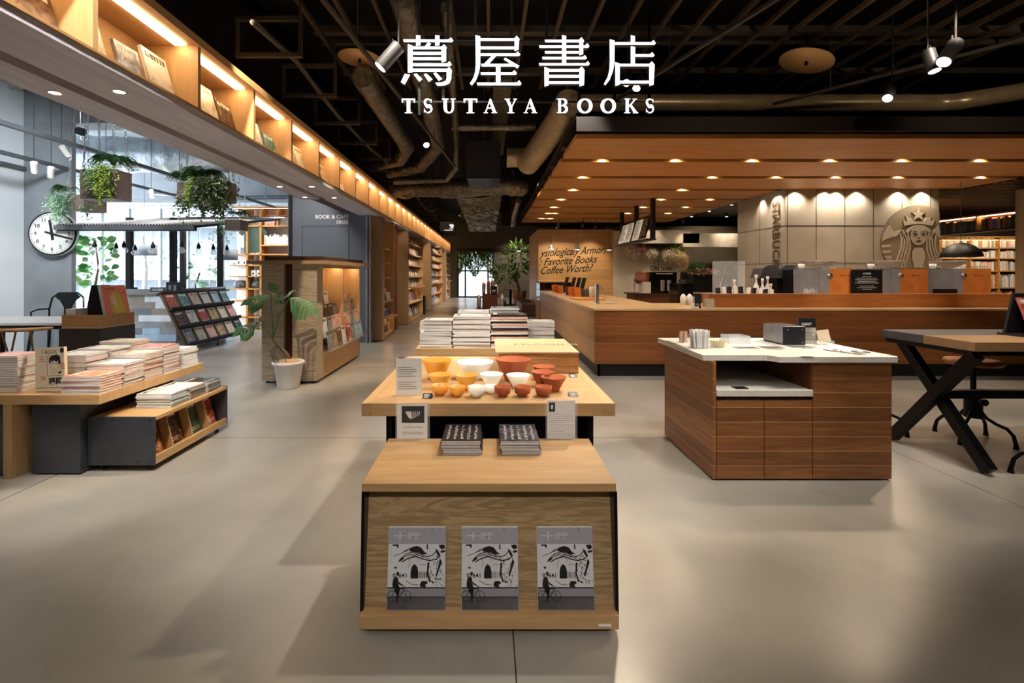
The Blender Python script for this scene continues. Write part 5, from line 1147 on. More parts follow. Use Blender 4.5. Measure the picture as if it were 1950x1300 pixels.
f = Fr((x-.055, y-.004, .833), (1, -.04, 0), (0, .16, 1))
o2 = MB().obox(f, 0, .13, .13, .20, 0.0045, .0055).build('black_heading', BLACK, o); m = MB()
for r in range(8): m.obox(f, .02, .11-random.random()*.02, .03+r*.0115, .033+r*.0115, .0045, .0055)
m.build('printed_text', MATS['grey_ink'], o); MB().obox(f, .02, .10, .158, .162, .006, .0065).obox(f, .02, .09, .146, .150, .006, .0065).build('white_text', WHITE, o)
t = thing('napkin_holder', (2.42, 3.7, .83), 'holder with folded beige paper napkins on the island', 'napkin holder')
x, y = at_top(1566, 656)
for i in range(5): MB().obox(Fr((x-.03+i*.006, y+i*.008, .85), (1, .1, .1*i/4), (-.1, .2, 1)), 0, .10, 0, .085, 0, .003).build('napkin', mat('beige_napkin', 'D9C3A4', .8), t)
MB().box(x-.05, x+.06, y-.02, y+.06, .8315, .88).build('clear_holder', ACRYL, t)
for i, (px, py) in enumerate(((1558, 664), (1571, 665), (1583, 662))):
    x, y = at_top(px, py); MB().lathe([(0, 0), (.017, 0), (.022, .05), (.019, .05), (.015, .004), (0, .004)], (x, y, .8315), 16).build('shot_glass', ACRYL, label='small clear glass by the paper napkins, %s' % ('next to the notice card', 'in the middle', 'nearest the bin openings')[i], cat='glass', group='small glasses on the island')
# ================= high table with crossed legs
ht = thing('high_table', (3.9, 3.66, 0), 'high table with thick wooden top, dark end cap and crossed black steel legs', 'table')
zt = .915
MB().box(3.29, 6.2, 3.27, 3.66, zt-.062, zt).build('table_top', wood('brown_oak_top', '8E6B45', 'B08A60', 'x', contrast=.5), ht, bevel=.002)
MB().box(3.29, 6.2, 3.662, 4.05, zt-.062, zt).build('rear_top', wood('grey_black_wood', '3A3A3C', '57575A', 'x', contrast=.5), ht, bevel=.002)
MB().box(3.30, 6.2, 3.30, 4.02, zt-.095, zt-.063).build('under_frame', BLACKM, ht)
def bar(p, q, w, d): # flat steel bar in the x-plane
    p = Vector(p); q = Vector(q); f = Fr(p, (1, 0, 0), (q-p)); return MB().obox(f, -d/2, d/2, 0, (q-p).length, -w/2, w/2)
bar((3.36, 3.33, zt-.09), (3.36, 4.02, .03), .075, .06).build('leg', BLACKM, ht)
bar((3.42, 3.99, zt-.09), (3.42, 3.30, .03), .075, .06).build('leg', BLACKM, ht)
MB().box(3.38, 6.2, 3.64, 3.69, .44, .50).build('stretcher', BLACKM, ht)
# leather stools
LEA = mat('tan_leather', 'A8663A', .45, vary=(6, .15))
def stool(x, y, label):
    t = thing('industrial_stool', (x, y, 0), label, 'stool', 'tan seat stools')
    MB().lathe([(0, .625), (.17, .625), (.19, .645), (.185, .665), (.12, .672), (0, .655)], (x, y, 0), 32).build('seat', LEA, t)
    MB().cyl((x, y, .30), (x, y, .63), .02, n=12).cyl((x, y, .60), (x, y, .625), .06, n=16).build('screw_post', BLACKM, t)
    MB().cyl((x, y, .19), (x, y, .37), .06, n=20).cyl((x, y, .365), (x, y, .385), .075, n=20).cyl((x, y, .20), (x, y, .215), .072, n=20).build('hub', BLACKM, t)
    MB().cyl((x-.06, y, .34), (x-.11, y, .34), .009, n=8).cyl((x-.10, y, .34), (x-.125, y, .34), .028, n=14).build('knob', BLACKM, t)
    for k in range(4):
        a = math.radians(40+90*k); c, s = math.cos(a), math.sin(a)
        MB().tube([(x+c*r, y+s*r, z) for r, z in ((.04, .26), (.08, .20), (.14, .165), (.20, .145), (.235, .10), (.25, .03), (.25, .0))], [.013]*5+[.015, .02]).build('leg', BLACKM, t)
    return t
s1 = stool(3.38, 4.28, 'industrial stool with round tan seat, half hidden behind the island end')
s2 = dup(s1, (4.03, 4.02, 0), 1.35, 'industrial stool with round tan seat, fully seen beyond the crossed table legs')
s3 = dup(s1, (3.93, 3.10, 0), .2, 'industrial stool in front of the high table, only one foot showing at picture edge')
s3.location = (3.82, 3.2, 0)
# black book stand on the high table
t = thing('book_stand', (3.95, 3.7, zt), 'black wooden book stand at the end of the high table', 'book stand')
x = PX(1914, 0, 3.68).x
MB().prism([(0, 0), (.32, 0), (.20, .30), (.07, .30)], Fr((x, 3.68, zt+.016)), -.02, .0).build('stand_side', BLACK, t)
MB().box(x-.02, x+.36, 3.50, 3.72, zt+.0005, zt+.015).build('base_board', BLACK, t)
book('magazine', 'red', TR(x+.19, 3.62, zt+.02) @ RZ(14) @ RX(72) @ TR(0, .14, 0), (.2, .27, .015), 'colourful magazine on the black book stand on the high table', 'magazine')
# ================= bookcase beyond the bar, upper oblique shelf, dome pendant
BKW = wood('amber_shelf_wood', 'B5803F', 'D29C58', 'x', contrast=.4)
def case(name, x0, x1, y, zs, d, label, ups=()):
    t = thing(name, ((x0+x1)/2, y, 0), label, 'bookcase')
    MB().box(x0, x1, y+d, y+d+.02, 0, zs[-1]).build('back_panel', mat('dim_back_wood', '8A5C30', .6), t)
    for z in zs: MB().box(x0, x1, y, y+d, z-.03, z).build('shelf', BKW, t)
    for u in ups: MB().box(u-.015, u+.015, y, y+d, 0, zs[-1]).build('upright', BKW, t)
    MB().box(x0+.02, x1-.02, y+.02, y+.04, zs[-1]-.04, zs[-1]-.031).build('led_strip', MATS['soft_led_strip'], t)
    return t
YR = 12.5; rx = lambda px: (px-CX)*YR/F_PX
zsR = [EYE-(p-CY)*YR/F_PX for p in (583, 547, 515, 491, 471, 450)]+[2.28]
case('amber_bookcase', rx(1755), rx(1945), YR, zsR, .3, 'warm-lit amber bookcase of white spines beyond the concrete block', [rx(1755), rx(1793), rx(1849), rx(1903), rx(1945)])
for r, z in enumerate(zsR[:-1]):
    x = rx(1786); i = 0
    while x < rx(1943):
        w = random.uniform(.03, .062); hgt = (zsR[r+1]-z-.05)*random.uniform(.68, .92)
        near = min(abs(x+w/2-rx(u)) for u in (1793, 1849, 1903))
        if near > w/2+.02:
            key = random.choice(('white', 'white', 'cream', 'white', 'rosy', 'grey', 'tan') if r > 0 else ('white', 'brown', 'black', 'orange'))
            book('book', key, TR(x+w, YR+.17, z+hgt/2+.001) @ Matrix(((0, 0, -1, 0), (1, 0, 0, 0), (0, 1, 0, 0), (0, 0, 0, 1))), (.22, hgt, w), '%s spine, %s along the %s shelf, amber bookcase' % (CV[key][1], ORDN[min(i, 39)], ('lowest', 'second', 'third', 'fourth', 'fifth', 'top')[r]), 'book', 'spines on the amber bookcase'); i += 1
        x += w+.004
t = thing('high_side_shelf', (10.4, 10.4, 2.3), 'high warm-lit side shelf of dark old volumes above the amber bookcase', 'bookshelf')
MB().box(10.4, 10.75, 9.3, 11.9, 2.27, 2.30).build('shelf_board', DARKBR, t); MB().box(10.4, 10.75, 9.3, 11.9, 2.60, 2.63).build('top_board', BKW, t); MB().box(10.74, 10.76, 9.3, 11.9, 2.30, 2.60).build('back_panel', BKW, t)
for y in (9.3, 10.3, 11.3): MB().box(10.4, 10.74, y, y+.025, 2.30, 2.60).build('divider', BKW, t)
MB().box(10.46, 10.50, 9.35, 11.85, 2.588, 2.598).build('led_strip', LED, t)
y = 9.36; i = 0
while y < 11.8:
    w = random.uniform(.035, .07); h = random.uniform(.20, .265)
    if min(abs(y+w/2-q-.012) for q in (10.3, 11.3)) > w/2+.02:
        key = random.choice(('black', 'brown', 'green', 'blue', 'brown', 'red', 'tan', 'black'))
        book('old_volume', key, TR(10.53, y, 2.301+h/2) @ Matrix(((1, 0, 0, 0), (0, 0, -1, 0), (0, 1, 0, 0), (0, 0, 0, 1))) @ TR(0, 0, -w), (.2, h, w), '%s old volume on the high side shelf, %s from the near end' % (CV[key][1], ORDN[min(i, 39)]), 'book', 'old volumes on the high side shelf'); i += 1
    y += w+.003
MB().box(PX(1944, 0, 9.2).x, PX(1944, 0, 9.2).x+.2, 9.1, 9.3, 0, 2.98).build('wooden_post', OAK_Z, label='pale wooden upright at the end of the high side shelf', cat='post')
p = PX(1830, 489, 8.5)
t = thing('dome_pendant', (p.x, 8.5, p.z), 'large black dome pendant lamp hanging before the amber bookcase', 'pendant lamp')
MB().lathe([(.02, .25), (.09, .235), (.19, .18), (.26, .09), (.29, 0), (.28, 0), (.25, .085), (.18, .17), (.08, .225), (0, .235)], p, 40).build('shade', mat('matt_black_shade', '0E0D0D', .5), t)
MB().cyl(p+Vector((0, 0, .24)), (p.x, 8.5, 3.10), .006, n=6).build('cord', BLACK, t); MB().lathe([(0, -.05), (.04, -.03), (.04, .03), (0, .06)], p+Vector((0, 0, .06)), 14).build('bulb', LENS, t)
for xx in (10.6, 12.6): spot((xx, 10.8, 2.9), (xx+.6, 12.5, 1.4), 170, 90, .8, (1, .84, .62), .05)
for xx in (4.6, 5.8, 7.2): spot((xx*.85, 3.6, 3.85), (xx, 7.1, 1.25), 330, 22, .8, (1, .86, .7), .05)  # added spots without fixtures, to brighten the espresso machine fronts
for yy in (7.6, 10.2): spot((-.6, yy-.8, 3.5), (1.43, yy+.6, .5), 170, 50, .8, WARM, .05)
spot((p.x, 8.5, p.z+.02), (p.x, 8.5, 0), 30, 120, .6, WARM, .05)
# ================= wooden kiosk cabinet with magazines
kc = thing('wooden_display_kiosk', (-2.5, 7, 0), 'free-standing wooden display kiosk with flat overhanging roof and lit magazine niche', 'display kiosk')
KX = -2.155
MB().box(-2.85, -2.57, 6.08, 8.1, .03, 1.50).build('cabinet_body', OAK_PALE, kc)
MB().box(-2.465, KX, 6.08, 6.30, .03, 1.50).build('end_panel', OAK_PALE, kc)
MB().box(-2.57, -2.465, 6.14, 8.1, .03, 1.50).build('dark_slot', mat('slot_dark_red_wood', '4E2A18', .5), kc)
MB().box(-2.465, -2.44, 6.30, 8.1, .03, 1.50).build('niche_back', SHELF_Z, kc)
MB().box(-2.44, KX, 7.18, 7.2, .35, 1.50).build('niche_divider', SHELF_Z, kc); MB().box(-2.44, KX, 8.08, 8.1, .03, 1.50).build('side_panel', SHELF_Z, kc)
MB().box(-2.44, KX, 6.30, 8.1, .03, .34).build('base_drawer', SHELF, kc)
for y in (6.6, 6.9, 7.5, 7.8): MB().box(-2.44, -2.435, y, y+.012, .9, 1.4).build('slot_line', BLACK, kc)
MB().box(-3.0, -1.99, 6.0, 8.3, 1.50, 1.545).build('roof_slab', wood('roof_oak', '9A7F5E', 'B99C78', 'x', contrast=.5), kc)
MB().box(-2.83, -2.1, 6.12, 8.1, 1.545, 1.60).build('roof_cap', DARKBR, kc)
MB().box(-2.28, -2.22, 6.35, 8.05, 1.49, 1.499).build('led_strip', LED, kc); MB().box(KX-.015, KX, 6.30, 8.08, 1.455, 1.50).build('niche_lip', OAK_Y, kc)
for (x, y) in ((-2.8, 6.14), (-2.2, 6.14), (-2.2, 8.0), (-2.8, 8.0)): MB().cyl((x, y, 0), (x, y, .03), .02, n=10).build('foot_pad', BLACK, kc)
TIER = [(.36, -2.10, 7), (.53, -2.17, 7), (.70, -2.23, 7), (.87, -2.29, 5), (1.03, -2.34, 3)]
for r, (z, x, n) in enumerate(TIER):
    for half, (a, b) in enumerate(((6.34, 7.17), (7.22, 8.06))):
        for j in range(4 if r < 3 else (3 if r == 3 else 2)):
            y = a+(b-a)*(j+.5)/4; key = random.choice(('rosy', 'red', 'orange', 'white', 'cream', 'grey', 'sky', 'tan') if half else ('grey', 'sky', 'cream', 'brown', 'tan', 'rosy', 'white'))
            book('fashion_magazine', key, TR(x-.0, y, z+.002) @ RZ(90) @ RX(82) @ TR(0, .13, 0), (.185, .26, .012), '%s magazine, %s tier, %s niche of the wooden kiosk, %s along' % (CV[key][1], ORDN[r], ('nearer', 'farther')[half], ORDN[j]), 'magazine', 'magazines in the wooden kiosk')
m = MB()
for r, (z, x, n) in enumerate(TIER): m.box(-2.44, x+.035, 6.32, 8.07, z-.006, z).box(x+.031, x+.035, 6.32, 8.07, z, z+.04)
m.build('clear_tier', ACRYL, kc)
spot((-1.4, 6.3, 3.3), (-2.3, 6.9, .8), 300, 60, .7, WARM, .04); spot((-2.0, 3.9, 3.7), (-2.6, 6.0, .8), 330, 44, .7, WARM, .04)
MB().box(-2.95, -2.87, 6.3, 6.5, .0, .47).build('leaflet_box', WHITE, label='small white leaflet box on the window side of the wooden kiosk', cat='box')
# ================= monstera in a white pot
def monstera_leaf(m, base, tip, up, W):
    base = Vector(base); tip = Vector(tip); ax = tip-base; L = ax.length; ax.normalize(); side = ax.cross(Vector(up)).normalized(); nn = side.cross(ax)
    n = 7
    for sg in (-1, 1):
        for i in range(n):
            t0 = -.02+i/n*.93; t1 = t0+.93/n*.66; tm = (t0+t1)/2
            wd = W*math.sin(min(1, (tm+.28)/1.2)*math.pi)**.6*(1.0 if i < n-1 else .55)
            ang = .95-.75*tm; dr = (side*sg*math.cos(ang)+ax*math.sin(ang))
            a = base+ax*L*max(0, t0); b = base+ax*L*t1
            if i == 0: dr = (side*sg*.95-ax*.35).normalized()
            sag = -nn*wd*.32
            c = a+dr*wd*.95+sag; d = b+dr*wd+sag; ma = a+dr*wd*.5-nn*wd*.04; mb = b+dr*wd*.52-nn*wd*.04
            m.add([a, b, mb, ma, d, c], [(0, 1, 2, 3), (3, 2, 4, 5)] if sg > 0 else [(3, 2, 1, 0), (5, 4, 2, 3)], 0, True)
            m.add([ma, mb, mb-dr*wd*.5, ma-dr*wd*.5], [], 0)
    m.add([tip-ax*L*.12-side*W*.25, tip+ax*L*.05-nn*W*.2, tip-ax*L*.12+side*W*.25, base+ax*L*.6], [(0, 1, 2, 3)], 0, True)
mo = thing('potted_monstera', (-2.42, 5.86, 0), 'monstera plant with three big split leaves in a white pot before the wooden kiosk', 'potted plant')
MB().lathe([(0, 0), (.118, 0), (.125, .01), (.165, .275), (.185, .29), (.19, .31), (.18, .325), (.165, .32), (.155, .29), (.0, .28)], (-2.42, 5.86, 0), 40).build('pot', mat('white_pot', 'E2E0DC', .45, vary=(4, .03)), mo)
MB().lathe([(.16, .28), (.12, .33), (.05, .36), (0, .35)], (-2.42, 5.86, 0), 20).build('soil_wrap', mat('tan_wrapping', 'B89A78', .8, bump=(14, .8)), mo)
Yp = 5.80; j = PX(520, 646, Yp)
MB().tube([(-2.38, 5.84, .33), (-2.43, 5.82, .42), (-2.50, 5.8, .50), j], [.02, .024, .02, .014]).tube([(-2.50, 5.8, .50), (-2.42, 5.74, .46), (-2.40, 5.74, .33)], .005).tube([(-2.53, 5.8, .54), (-2.60, 5.76, .45), (-2.55, 5.76, .33)], .006).tube([(-2.53, 5.8, .52), (-2.57, 5.78, .42), (-2.50, 5.78, .32)], .004).build('stem', BARK, mo)
ST = mat('green_leaf_stalk', '4E7040', .5)
MLEAF = mat('monstera_leaf_green', '4E7A42', .38, vary=(8, .25))
for (pts, tip, up, W) in ((((520, 646), (518, 600), (516, 562)), (459, 577), (.05, -.62, .78), .20), (((520, 646), (532, 600), (552, 566)), (606, 598), (-.1, -.6, .8), .20), (((520, 646), (510, 632), (492, 613)), (442, 638), (.1, -.62, .78), .18)):
    P3 = [PX(x, y, Yp-.03*i) for i, (x, y) in enumerate(pts)]
    MB().tube(P3, [.008, .006, .005]).build('stalk', ST, mo)
    m = MB(); b = P3[-1]; e = PX(tip[0], tip[1], Yp-.22); monstera_leaf(m, b-(e-b)*.12, e, up, W); m.build('leaf', MLEAF, mo)
m = MB(); monstera_leaf(m, PX(532, 560, 5.7), PX(512, 540, 5.6), (0, -.8, .5), .06); m.build('leaf', MLEAF, mo)
# ================= slanted magazine rack by the patchwork bar
rk = thing('magazine_rack', (-5.4, 9.2, 0), 'dark slanted three-tier magazine rack on small castors against the patchwork bar', 'magazine rack')
RKF = Fr((-5.16, 8.28, .12), (0, 1, 0), (-.46, 0, .93)); RL = 2.02; RH = 1.037
MB().obox(RKF, 0, RL, 0, RH, -.03, 0).build('back_board', wood('rack_dark_oak', '5A4836', '7E6850', 'y'), rk)
for v in (0.02, .36, .70): MB().obox(RKF, 0, RL, v-.02, v, 0, .07).obox(RKF, 0, RL, v-.02, v+.035, .065, .07).build('ledge', BLACK, rk)
MB().obox(RKF, 0, RL, RH-.02, RH+.01, -.08, .03).build('top_rail', DARKBR, rk)
MB().box(-5.7, -5.2, 8.32, 8.35, .10, .14).box(-5.7, -5.2, 10.2, 10.23, .10, .14).build('frame', BLACKM, rk)
for (x, y) in ((-5.2, 8.33), (-5.2, 9.3), (-5.2, 10.22), (-5.68, 8.33)): MB().cyl((x, y, .0), (x, y, .1), .014, n=8).cyl((x-.015, y, .025), (x+.015, y, .025), .025, n=12).build('castor', BLACK, rk)
for r, v in enumerate((.02, .36, .70)):
    for c in range(6):
        key = (('grey', 'cream', 'rosy', 'tan', 'cream', 'green'), ('fire', 'white', 'red', 'tan', 'cream', 'rosy'), ('red', 'teal', 'cream', 'white', 'sky', 'teal'))[r][c]
        M = Matrix.Identity(4); o_ = RKF.p(.17+c*.335, v+.005+.145, .012)
        for k, vv in enumerate((RKF.u, RKF.v, RKF.n, o_)): M[0][k], M[1][k], M[2][k] = vv
        book('magazine', key, M, (.235, .29, .01), '%s magazine on the %s tier of the slanted rack, %s from its near end' % (CV[key][1], ('bottom', 'middle', 'top')[r], ORDN[c]), 'magazine', 'magazines on the slanted rack')
spot((-4.2, 8.6, 3.4), (-5.4, 9.2, .5), 150, 50, .8, (1, .9, .78), .05)
# ================= patchwork kiosk bar and canopy
pb = thing('patchwork_bar', (-6.2, 9.7, 0), 'cafe bar clad in grey, white and blue patchwork planks under the corrugated canopy', 'bar counter')
PW = [mat('patch_'+n, c, .6) for n, c in (('grey', '8C8E90'), ('white', 'D4D8DC'), ('blue', 'A4BBD0'), ('brown', '8E8478'), ('dark', '6E7074'))]
m = MB(); z = .02
while z < 1.0:
    x = -6.7
    while x < -5.75:
        w = random.uniform(.25, .6); m.box(x, min(x+w, -5.75), 8.9, 8.93+random.random()*.004, z, z+.118, random.randrange(5)); x += w
    y = 8.93
    while y < 10.6:
        w = random.uniform(.3, .7); m.box(-5.77, -5.75, y, min(y+w, 10.6), z, z+.118, random.randrange(5)); y += w
    z += .12
m.build('patchwork_cladding', PW, pb)
MB().box(-6.78, -5.72, 8.82, 10.68, 1.0, 1.045).build('bar_top', wood('grey_bar_wood', '77716A', '9A948C', 'x'), pb)
for i, (x, y) in enumerate(((-6.66, 8.98), (-5.85, 8.98), (-5.85, 10.55), (-6.66, 10.55))):
    MB().box(x-.045, x+.045, y-.045, y+.045, 1.045, 2.42).build('canopy_post', BLACKM, label='black canopy post standing on the patchwork bar, %s' % ('front, clock side', 'front, rack side', 'rear, rack side', 'rear, clock side')[i], cat='post', group='black canopy posts')
m = MB(); n = 46; V = []
for i in range(n*2+1):
    x = -6.62+i*(2.12/(n*2)); dz = .012 if i % 2 else -.012
    V += [(x, 7.4, 2.13+dz), (x, 10.7, 2.62+dz)]
k = len(V); V += [(a, b, c+.006) for a, b, c in V]
F_ = [(2*i, 2*i+2, 2*i+3, 2*i+1) for i in range(n*2)]; m.add(V, F_+[tuple(j+k for j in f[::-1]) for f in F_]+[(2*i, 2*i+k, 2*i+2+k, 2*i+2) for i in range(n*2)])
t = thing('corrugated_canopy', (-5.5, 9, 2.1), 'sloping grey corrugated canopy roof with hanging bulbs over the patchwork bar', 'canopy')
m.build('roof_sheet', mat('greyish_roof_sheet', '8E8A84', .5, vary=(1, .15)), t); MB().box(-6.64, -4.5, 7.38, 7.41, 2.05, 2.12).build('fascia', mat('grey_fascia', '5E6166', .5), t)
MB().box(-6.62, -4.52, 7.42, 7.5, 2.04, 2.10).obox(Fr((-6.6, 7.5, 2.09), (1, 0, 0), (0, 1, .1485)), 0, .06, 0, 3.1, -.0, .05).obox(Fr((-4.6, 7.5, 2.09), (1, 0, 0), (0, 1, .1485)), 0, .06, 0, 3.1, -.0, .05).build('roof_frame', BLACKM, t)
for i, (px, py, Y) in enumerate(((180, 478, 7.6), (221, 480, 8.4), (236, 478, 7.9), (257, 483, 8.8), (291, 480, 7.6), (346, 478, 7.7), (378, 480, 8.3), (406, 482, 8.8), (432, 483, 9.1))):
    p = PX(px, py-3, Y); t = thing('bulb_pendant', (p.x, Y, p.z), 'bare clear bulb on a cord under the corrugated canopy, %s counting from the clock' % ORDN[i], 'pendant lamp', 'bare bulbs under the canopy')
    MB().lathe([(0, -.065), (.04, -.055), (.058, -.02), (.05, .01), (.03, .03), (.022, .05)], p, 20).build('glass_bulb', mat('bulb_glass', 'F0F4F6', .02, alpha=.3, vary=(1, 0)), t)
    MB().lathe([(.022, .03), (.034, .05), (.034, .075), (.018, .11), (.008, .14)], p, 16).build('socket', BLACK, t); MB().cyl(p+Vector((0, 0, .13)), (p.x, Y, 2.11+(Y-7.4)*.148), .003, n=5).build('cord', BLACK, t)
for i, (px, py) in enumerate(((275, 476), (430, 485))):
    p = PX(px, py, 11.2); t = thing('drum_pendant', (p.x, 11.2, p.z), 'grey cylindrical pendant shade hanging behind the patchwork bar, %s' % ('between the posts' if i == 0 else 'by the pale shelves'), 'pendant lamp', 'grey drum shades')
    MB().lathe([(.24, -.12), (.25, -.12), (.25, .12), (.24, .12), (.24, -.11)], p, 30).build('shade', mat('grey_shade_fabric', '9DA1A5', .7), t); MB().cyl(p, (p.x, 11.2, 4.69), .004, n=5).cyl(p-Vector((.24, 0, 0)), p+Vector((.24, 0, 0)), .004, n=5).build('cord', BLACK, t)
for i, (px, py, w, h, s) in enumerate(((300, 553, 28, 8, 'CLOSED'), (330, 547, 28, 16, ''))):
    a = PX(px-w/2, py+h/2, 8.88); b = PX(px+w/2, py-h/2, 8.88)
    o = MB().box(a.x, b.x, 8.88, 8.9, 1.046, b.z+.02).build('counter_sign', mat('dark_grey_board', '3A3C40', .5) if s else BLACK, label='grey CLOSED sign on the patchwork bar top' if s else 'small black photo stand on the patchwork bar top', cat='sign')
    if s: MB().text(s, Fr(((a.x+b.x)/2, 8.879, 1.07)), .05, c=.002, align='c', bold=.02, wide=1.1).build('lettering', WHITE, o)
    else: MB().box(a.x+.05, a.x+.1, 8.877, 8.88, 1.08, 1.17).box(a.x+.14, a.x+.19, 8.877, 8.88, 1.07, 1.17).build('pictures', mat('grey_photo', '77797C', .5), o)
MB().box(PX(220, 0, 9).x, PX(240, 0, 9).x, 9.0, 9.3, 1.046, 1.12).build('black_crate', BLACK, label='low black crate at the clock-side end of the patchwork bar', cat='crate')
# ================= wall clock
p = PX(97, 444.5, 7.45)
ck = thing('wall_clock', (p.x, 7.5, p.z-.35), 'big round white wall clock with black hands and numerals on the concrete pillar', 'clock')
cf = Fr((p.x, 7.47, p.z), (1, .12, 0), (0, 0, 1)); R = .335
MB().lathe([(R+.002, -.02), (R+.003, .0), (R-.004, .008), (R-.014, .008), (R-.016, .0)], cf.o, 56, axis=cf.n).build('rim', mat('dark_clock_rim', '1E1F22', .4, .3), ck)
MB().lathe([(0, -.055), (R+.013, -.055), (R+.013, -.02), (0, -.02)], cf.o, 56, axis=cf.n).cyl(cf.o-cf.n*.05, cf.o-cf.n*.05+Vector((0, .09, 0)), .12, n=20).build('case', mat('white_case', 'D8DADB', .4), ck)
MB().lathe([(0, .0), (R-.02, .0)], cf.o, 56, axis=cf.n).build('dial', mat('white_dial', 'EDEDEB', .5, vary=(1, 0)), ck)
m = MB()
for k in range(60):
    a = k*math.pi/30; r0 = R-.045 if k % 5 else R-.06
    for_ = Fr(cf.p(math.sin(a)*r0, math.cos(a)*r0, .001), cf.u*math.cos(a)-cf.v*math.sin(a), cf.u*math.sin(a)+cf.v*math.cos(a)); m.obox(for_, -.004, .004, 0, .012 if k % 5 else .028, 0, .001)
for h in range(1, 13):
    a = h*math.pi/6; m.text(str(h), Fr(cf.p(math.sin(a)*.235, math.cos(a)*.235-.028, .001), cf.u, cf.v), .08, c=.001, align='c', bold=.012)
m.build('numerals', INK, ck)
for name, a, l, w in (('hour_hand', math.radians(-8), .21, .038), ('minute_hand', math.radians(106), .31, .026)):
    f = Fr(cf.p(0, 0, .006 if w > .03 else .012), cf.u*math.cos(a)-cf.v*math.sin(a), cf.u*math.sin(a)+cf.v*math.cos(a)); MB().prism([(-w*.5, -.10), (w*.5, -.10), (w*.5, l), (-w*.5, l)], f, 0, .004).build(name, INK, ck)
# ================= tables and chairs on the cafe side
cafe_t = thing('cafe_table', (-5.4, 6.1, 0), 'pale-topped cafe table with dark edge beside the concrete pillar', 'table')
MB().box(-6.6, -4.95, 5.7, 6.6, .77, .80).build('table_top', wood('pale_grey_top', 'A9A5A0', 'C4C0BC', 'x'), cafe_t); MB().box(-6.55, -5.0, 5.75, 6.55, .72, .77).build('apron', DARKBR, cafe_t)
for (x, y) in ((-5.05, 5.85), (-5.05, 6.45), (-6.5, 5.85), (-6.5, 6.45)): MB().box(x-.03, x+.03, y-.03, y+.03, 0, .72).build('leg', BLACKM, cafe_t)
wc = thing('wishbone_chair', (-5.12, 5.25, 0), 'wooden spindle-back armchair with curved top rail at the pale cafe table', 'chair')
CHW = wood('walnut_chair_wood', '6E3F22', 'A06A3E', 'x', contrast=.5); RLW = wood('light_rail_wood', 'B07C44', 'D2A064', 'x', contrast=.4)
arc = lambda a, r=.29, z=.79: (-5.12+r*1.05*math.cos(a), 5.25+r*math.sin(a)*-1, z)
MB().tube([arc(a*math.pi/10, .30, .80-.015*abs(a-5)/5) for a in range(-1, 12)], [.014]+[.02]*11+[.014], 10).build('top_rail', RLW, wc)
for k in range(7):
    a = math.pi*(.15+.7*k/6); b = a+(.22 if k % 2 else -.22); q = arc(b, .24, .44); MB().cyl(arc(a, .30, .79), q, .009, n=8).build('spindle', CHW, wc)
MB().lathe([(0, 0), (.23, 0), (.25, .02), (.23, .035), (0, .03)], (-5.12, 5.25, .42), 28).build('seat', CHW, wc)
for a in (.7, 2.4, 3.9, 5.5): MB().cyl((-5.12+.2*math.cos(a), 5.25-.2*math.sin(a), .42), (-5.12+.27*math.cos(a), 5.25-.27*math.sin(a), 0), .017, .012, n=10).build('leg', CHW, wc)
MB().lathe([(0, 0), (.19, 0), (.2, .3), (0, .3)], (-5.45, 6.0, 0), 20).build('blue_stool', mat('violet_blue_fabric', '3A3C8C', .7), label='violet blue pouf under the pale cafe table behind the spindle-back chair', cat='pouf')
def metal_chair(x, y, rz, label, s=1.0):
    t = thing('metal_armchair', (0, 0, 0), label, 'chair', 'black pressed metal armchairs')
    MB().prism([(-.19, -.18), (.19, -.18), (.21, .18), (-.21, .18)], Fr((0, 0, .64), (1, 0, 0), (0, 1, 0)), 0, .025).build('seat', mat('glossy_black_metal', '141416', .2, .3), t, bevel=.01)
    B = MATS['glossy_black_metal']
    MB().tube([(-.21, .17, .64), (-.23, .20, .85), (-.21, .23, 1.02), (-.13, .245, 1.09), (.13, .245, 1.09), (.21, .23, 1.02), (.23, .20, .85), (.21, .17, .64)], .013).build('back_frame', B, t)
    MB().prism([(-.05, .66), (.05, .66), (.055, .88), (.11, .98), (.17, 1.03), (.12, 1.085), (-.12, 1.085), (-.17, 1.03), (-.11, .98), (-.055, .88)], Fr((0, .235, 0)), 0, .006).build('back_splat', B, t)
    for sx in (-1, 1): MB().tube([(sx*.23, .2, .86), (sx*.25, .0, .86), (sx*.24, -.14, .83), (sx*.2, -.16, .66)], .012).build('arm', B, t)
    for (a, b) in ((-1, -1), (1, -1), (1, 1), (-1, 1)): MB().prism([(-.022, 0), (.022, 0), (.010, -.655), (-.010, -.655)], Fr((a*.19, b*.16, .65), (1, 0, 0), (-a*.10, -b*.10, 1)), 0, .02).build('leg', B, t)
    t.location = (x, y, 0); t.rotation_euler = (0, 0, rz); return t
metal_chair(PX(108, 0, 7.05).x, 7.05, .15, 'black pressed-metal armchair beyond the pale cafe table, below the clock')
t2 = thing('low_chair', (-6.15, 6.9, 0), 'black framed low chair with wooden arm beyond the pale cafe table', 'chair')
x = -5.6
MB().tube([(x-.38, 6.75, .60), (x-.1, 6.74, .605), (x+.12, 6.76, .60)], .014).build('arm', RLW, t2); MB().box(x-.34, x+.1, 6.74, 7.1, .36, .40).build('seat', BLACK, t2)
for (a, b) in ((-.32, 6.77), (.08, 6.77), (-.32, 7.07), (.08, 7.07)): MB().cyl((x+a, b, 0), (x+a, b, .60), .014, n=8).build('leg', BLACKM, t2)
t = thing('fig_tree', (-8.1, 10, 0), 'fiddle-leaf fig tree with broad leaves before the window beside the clock', 'potted plant')
p = PX(182, 545, 9.6)
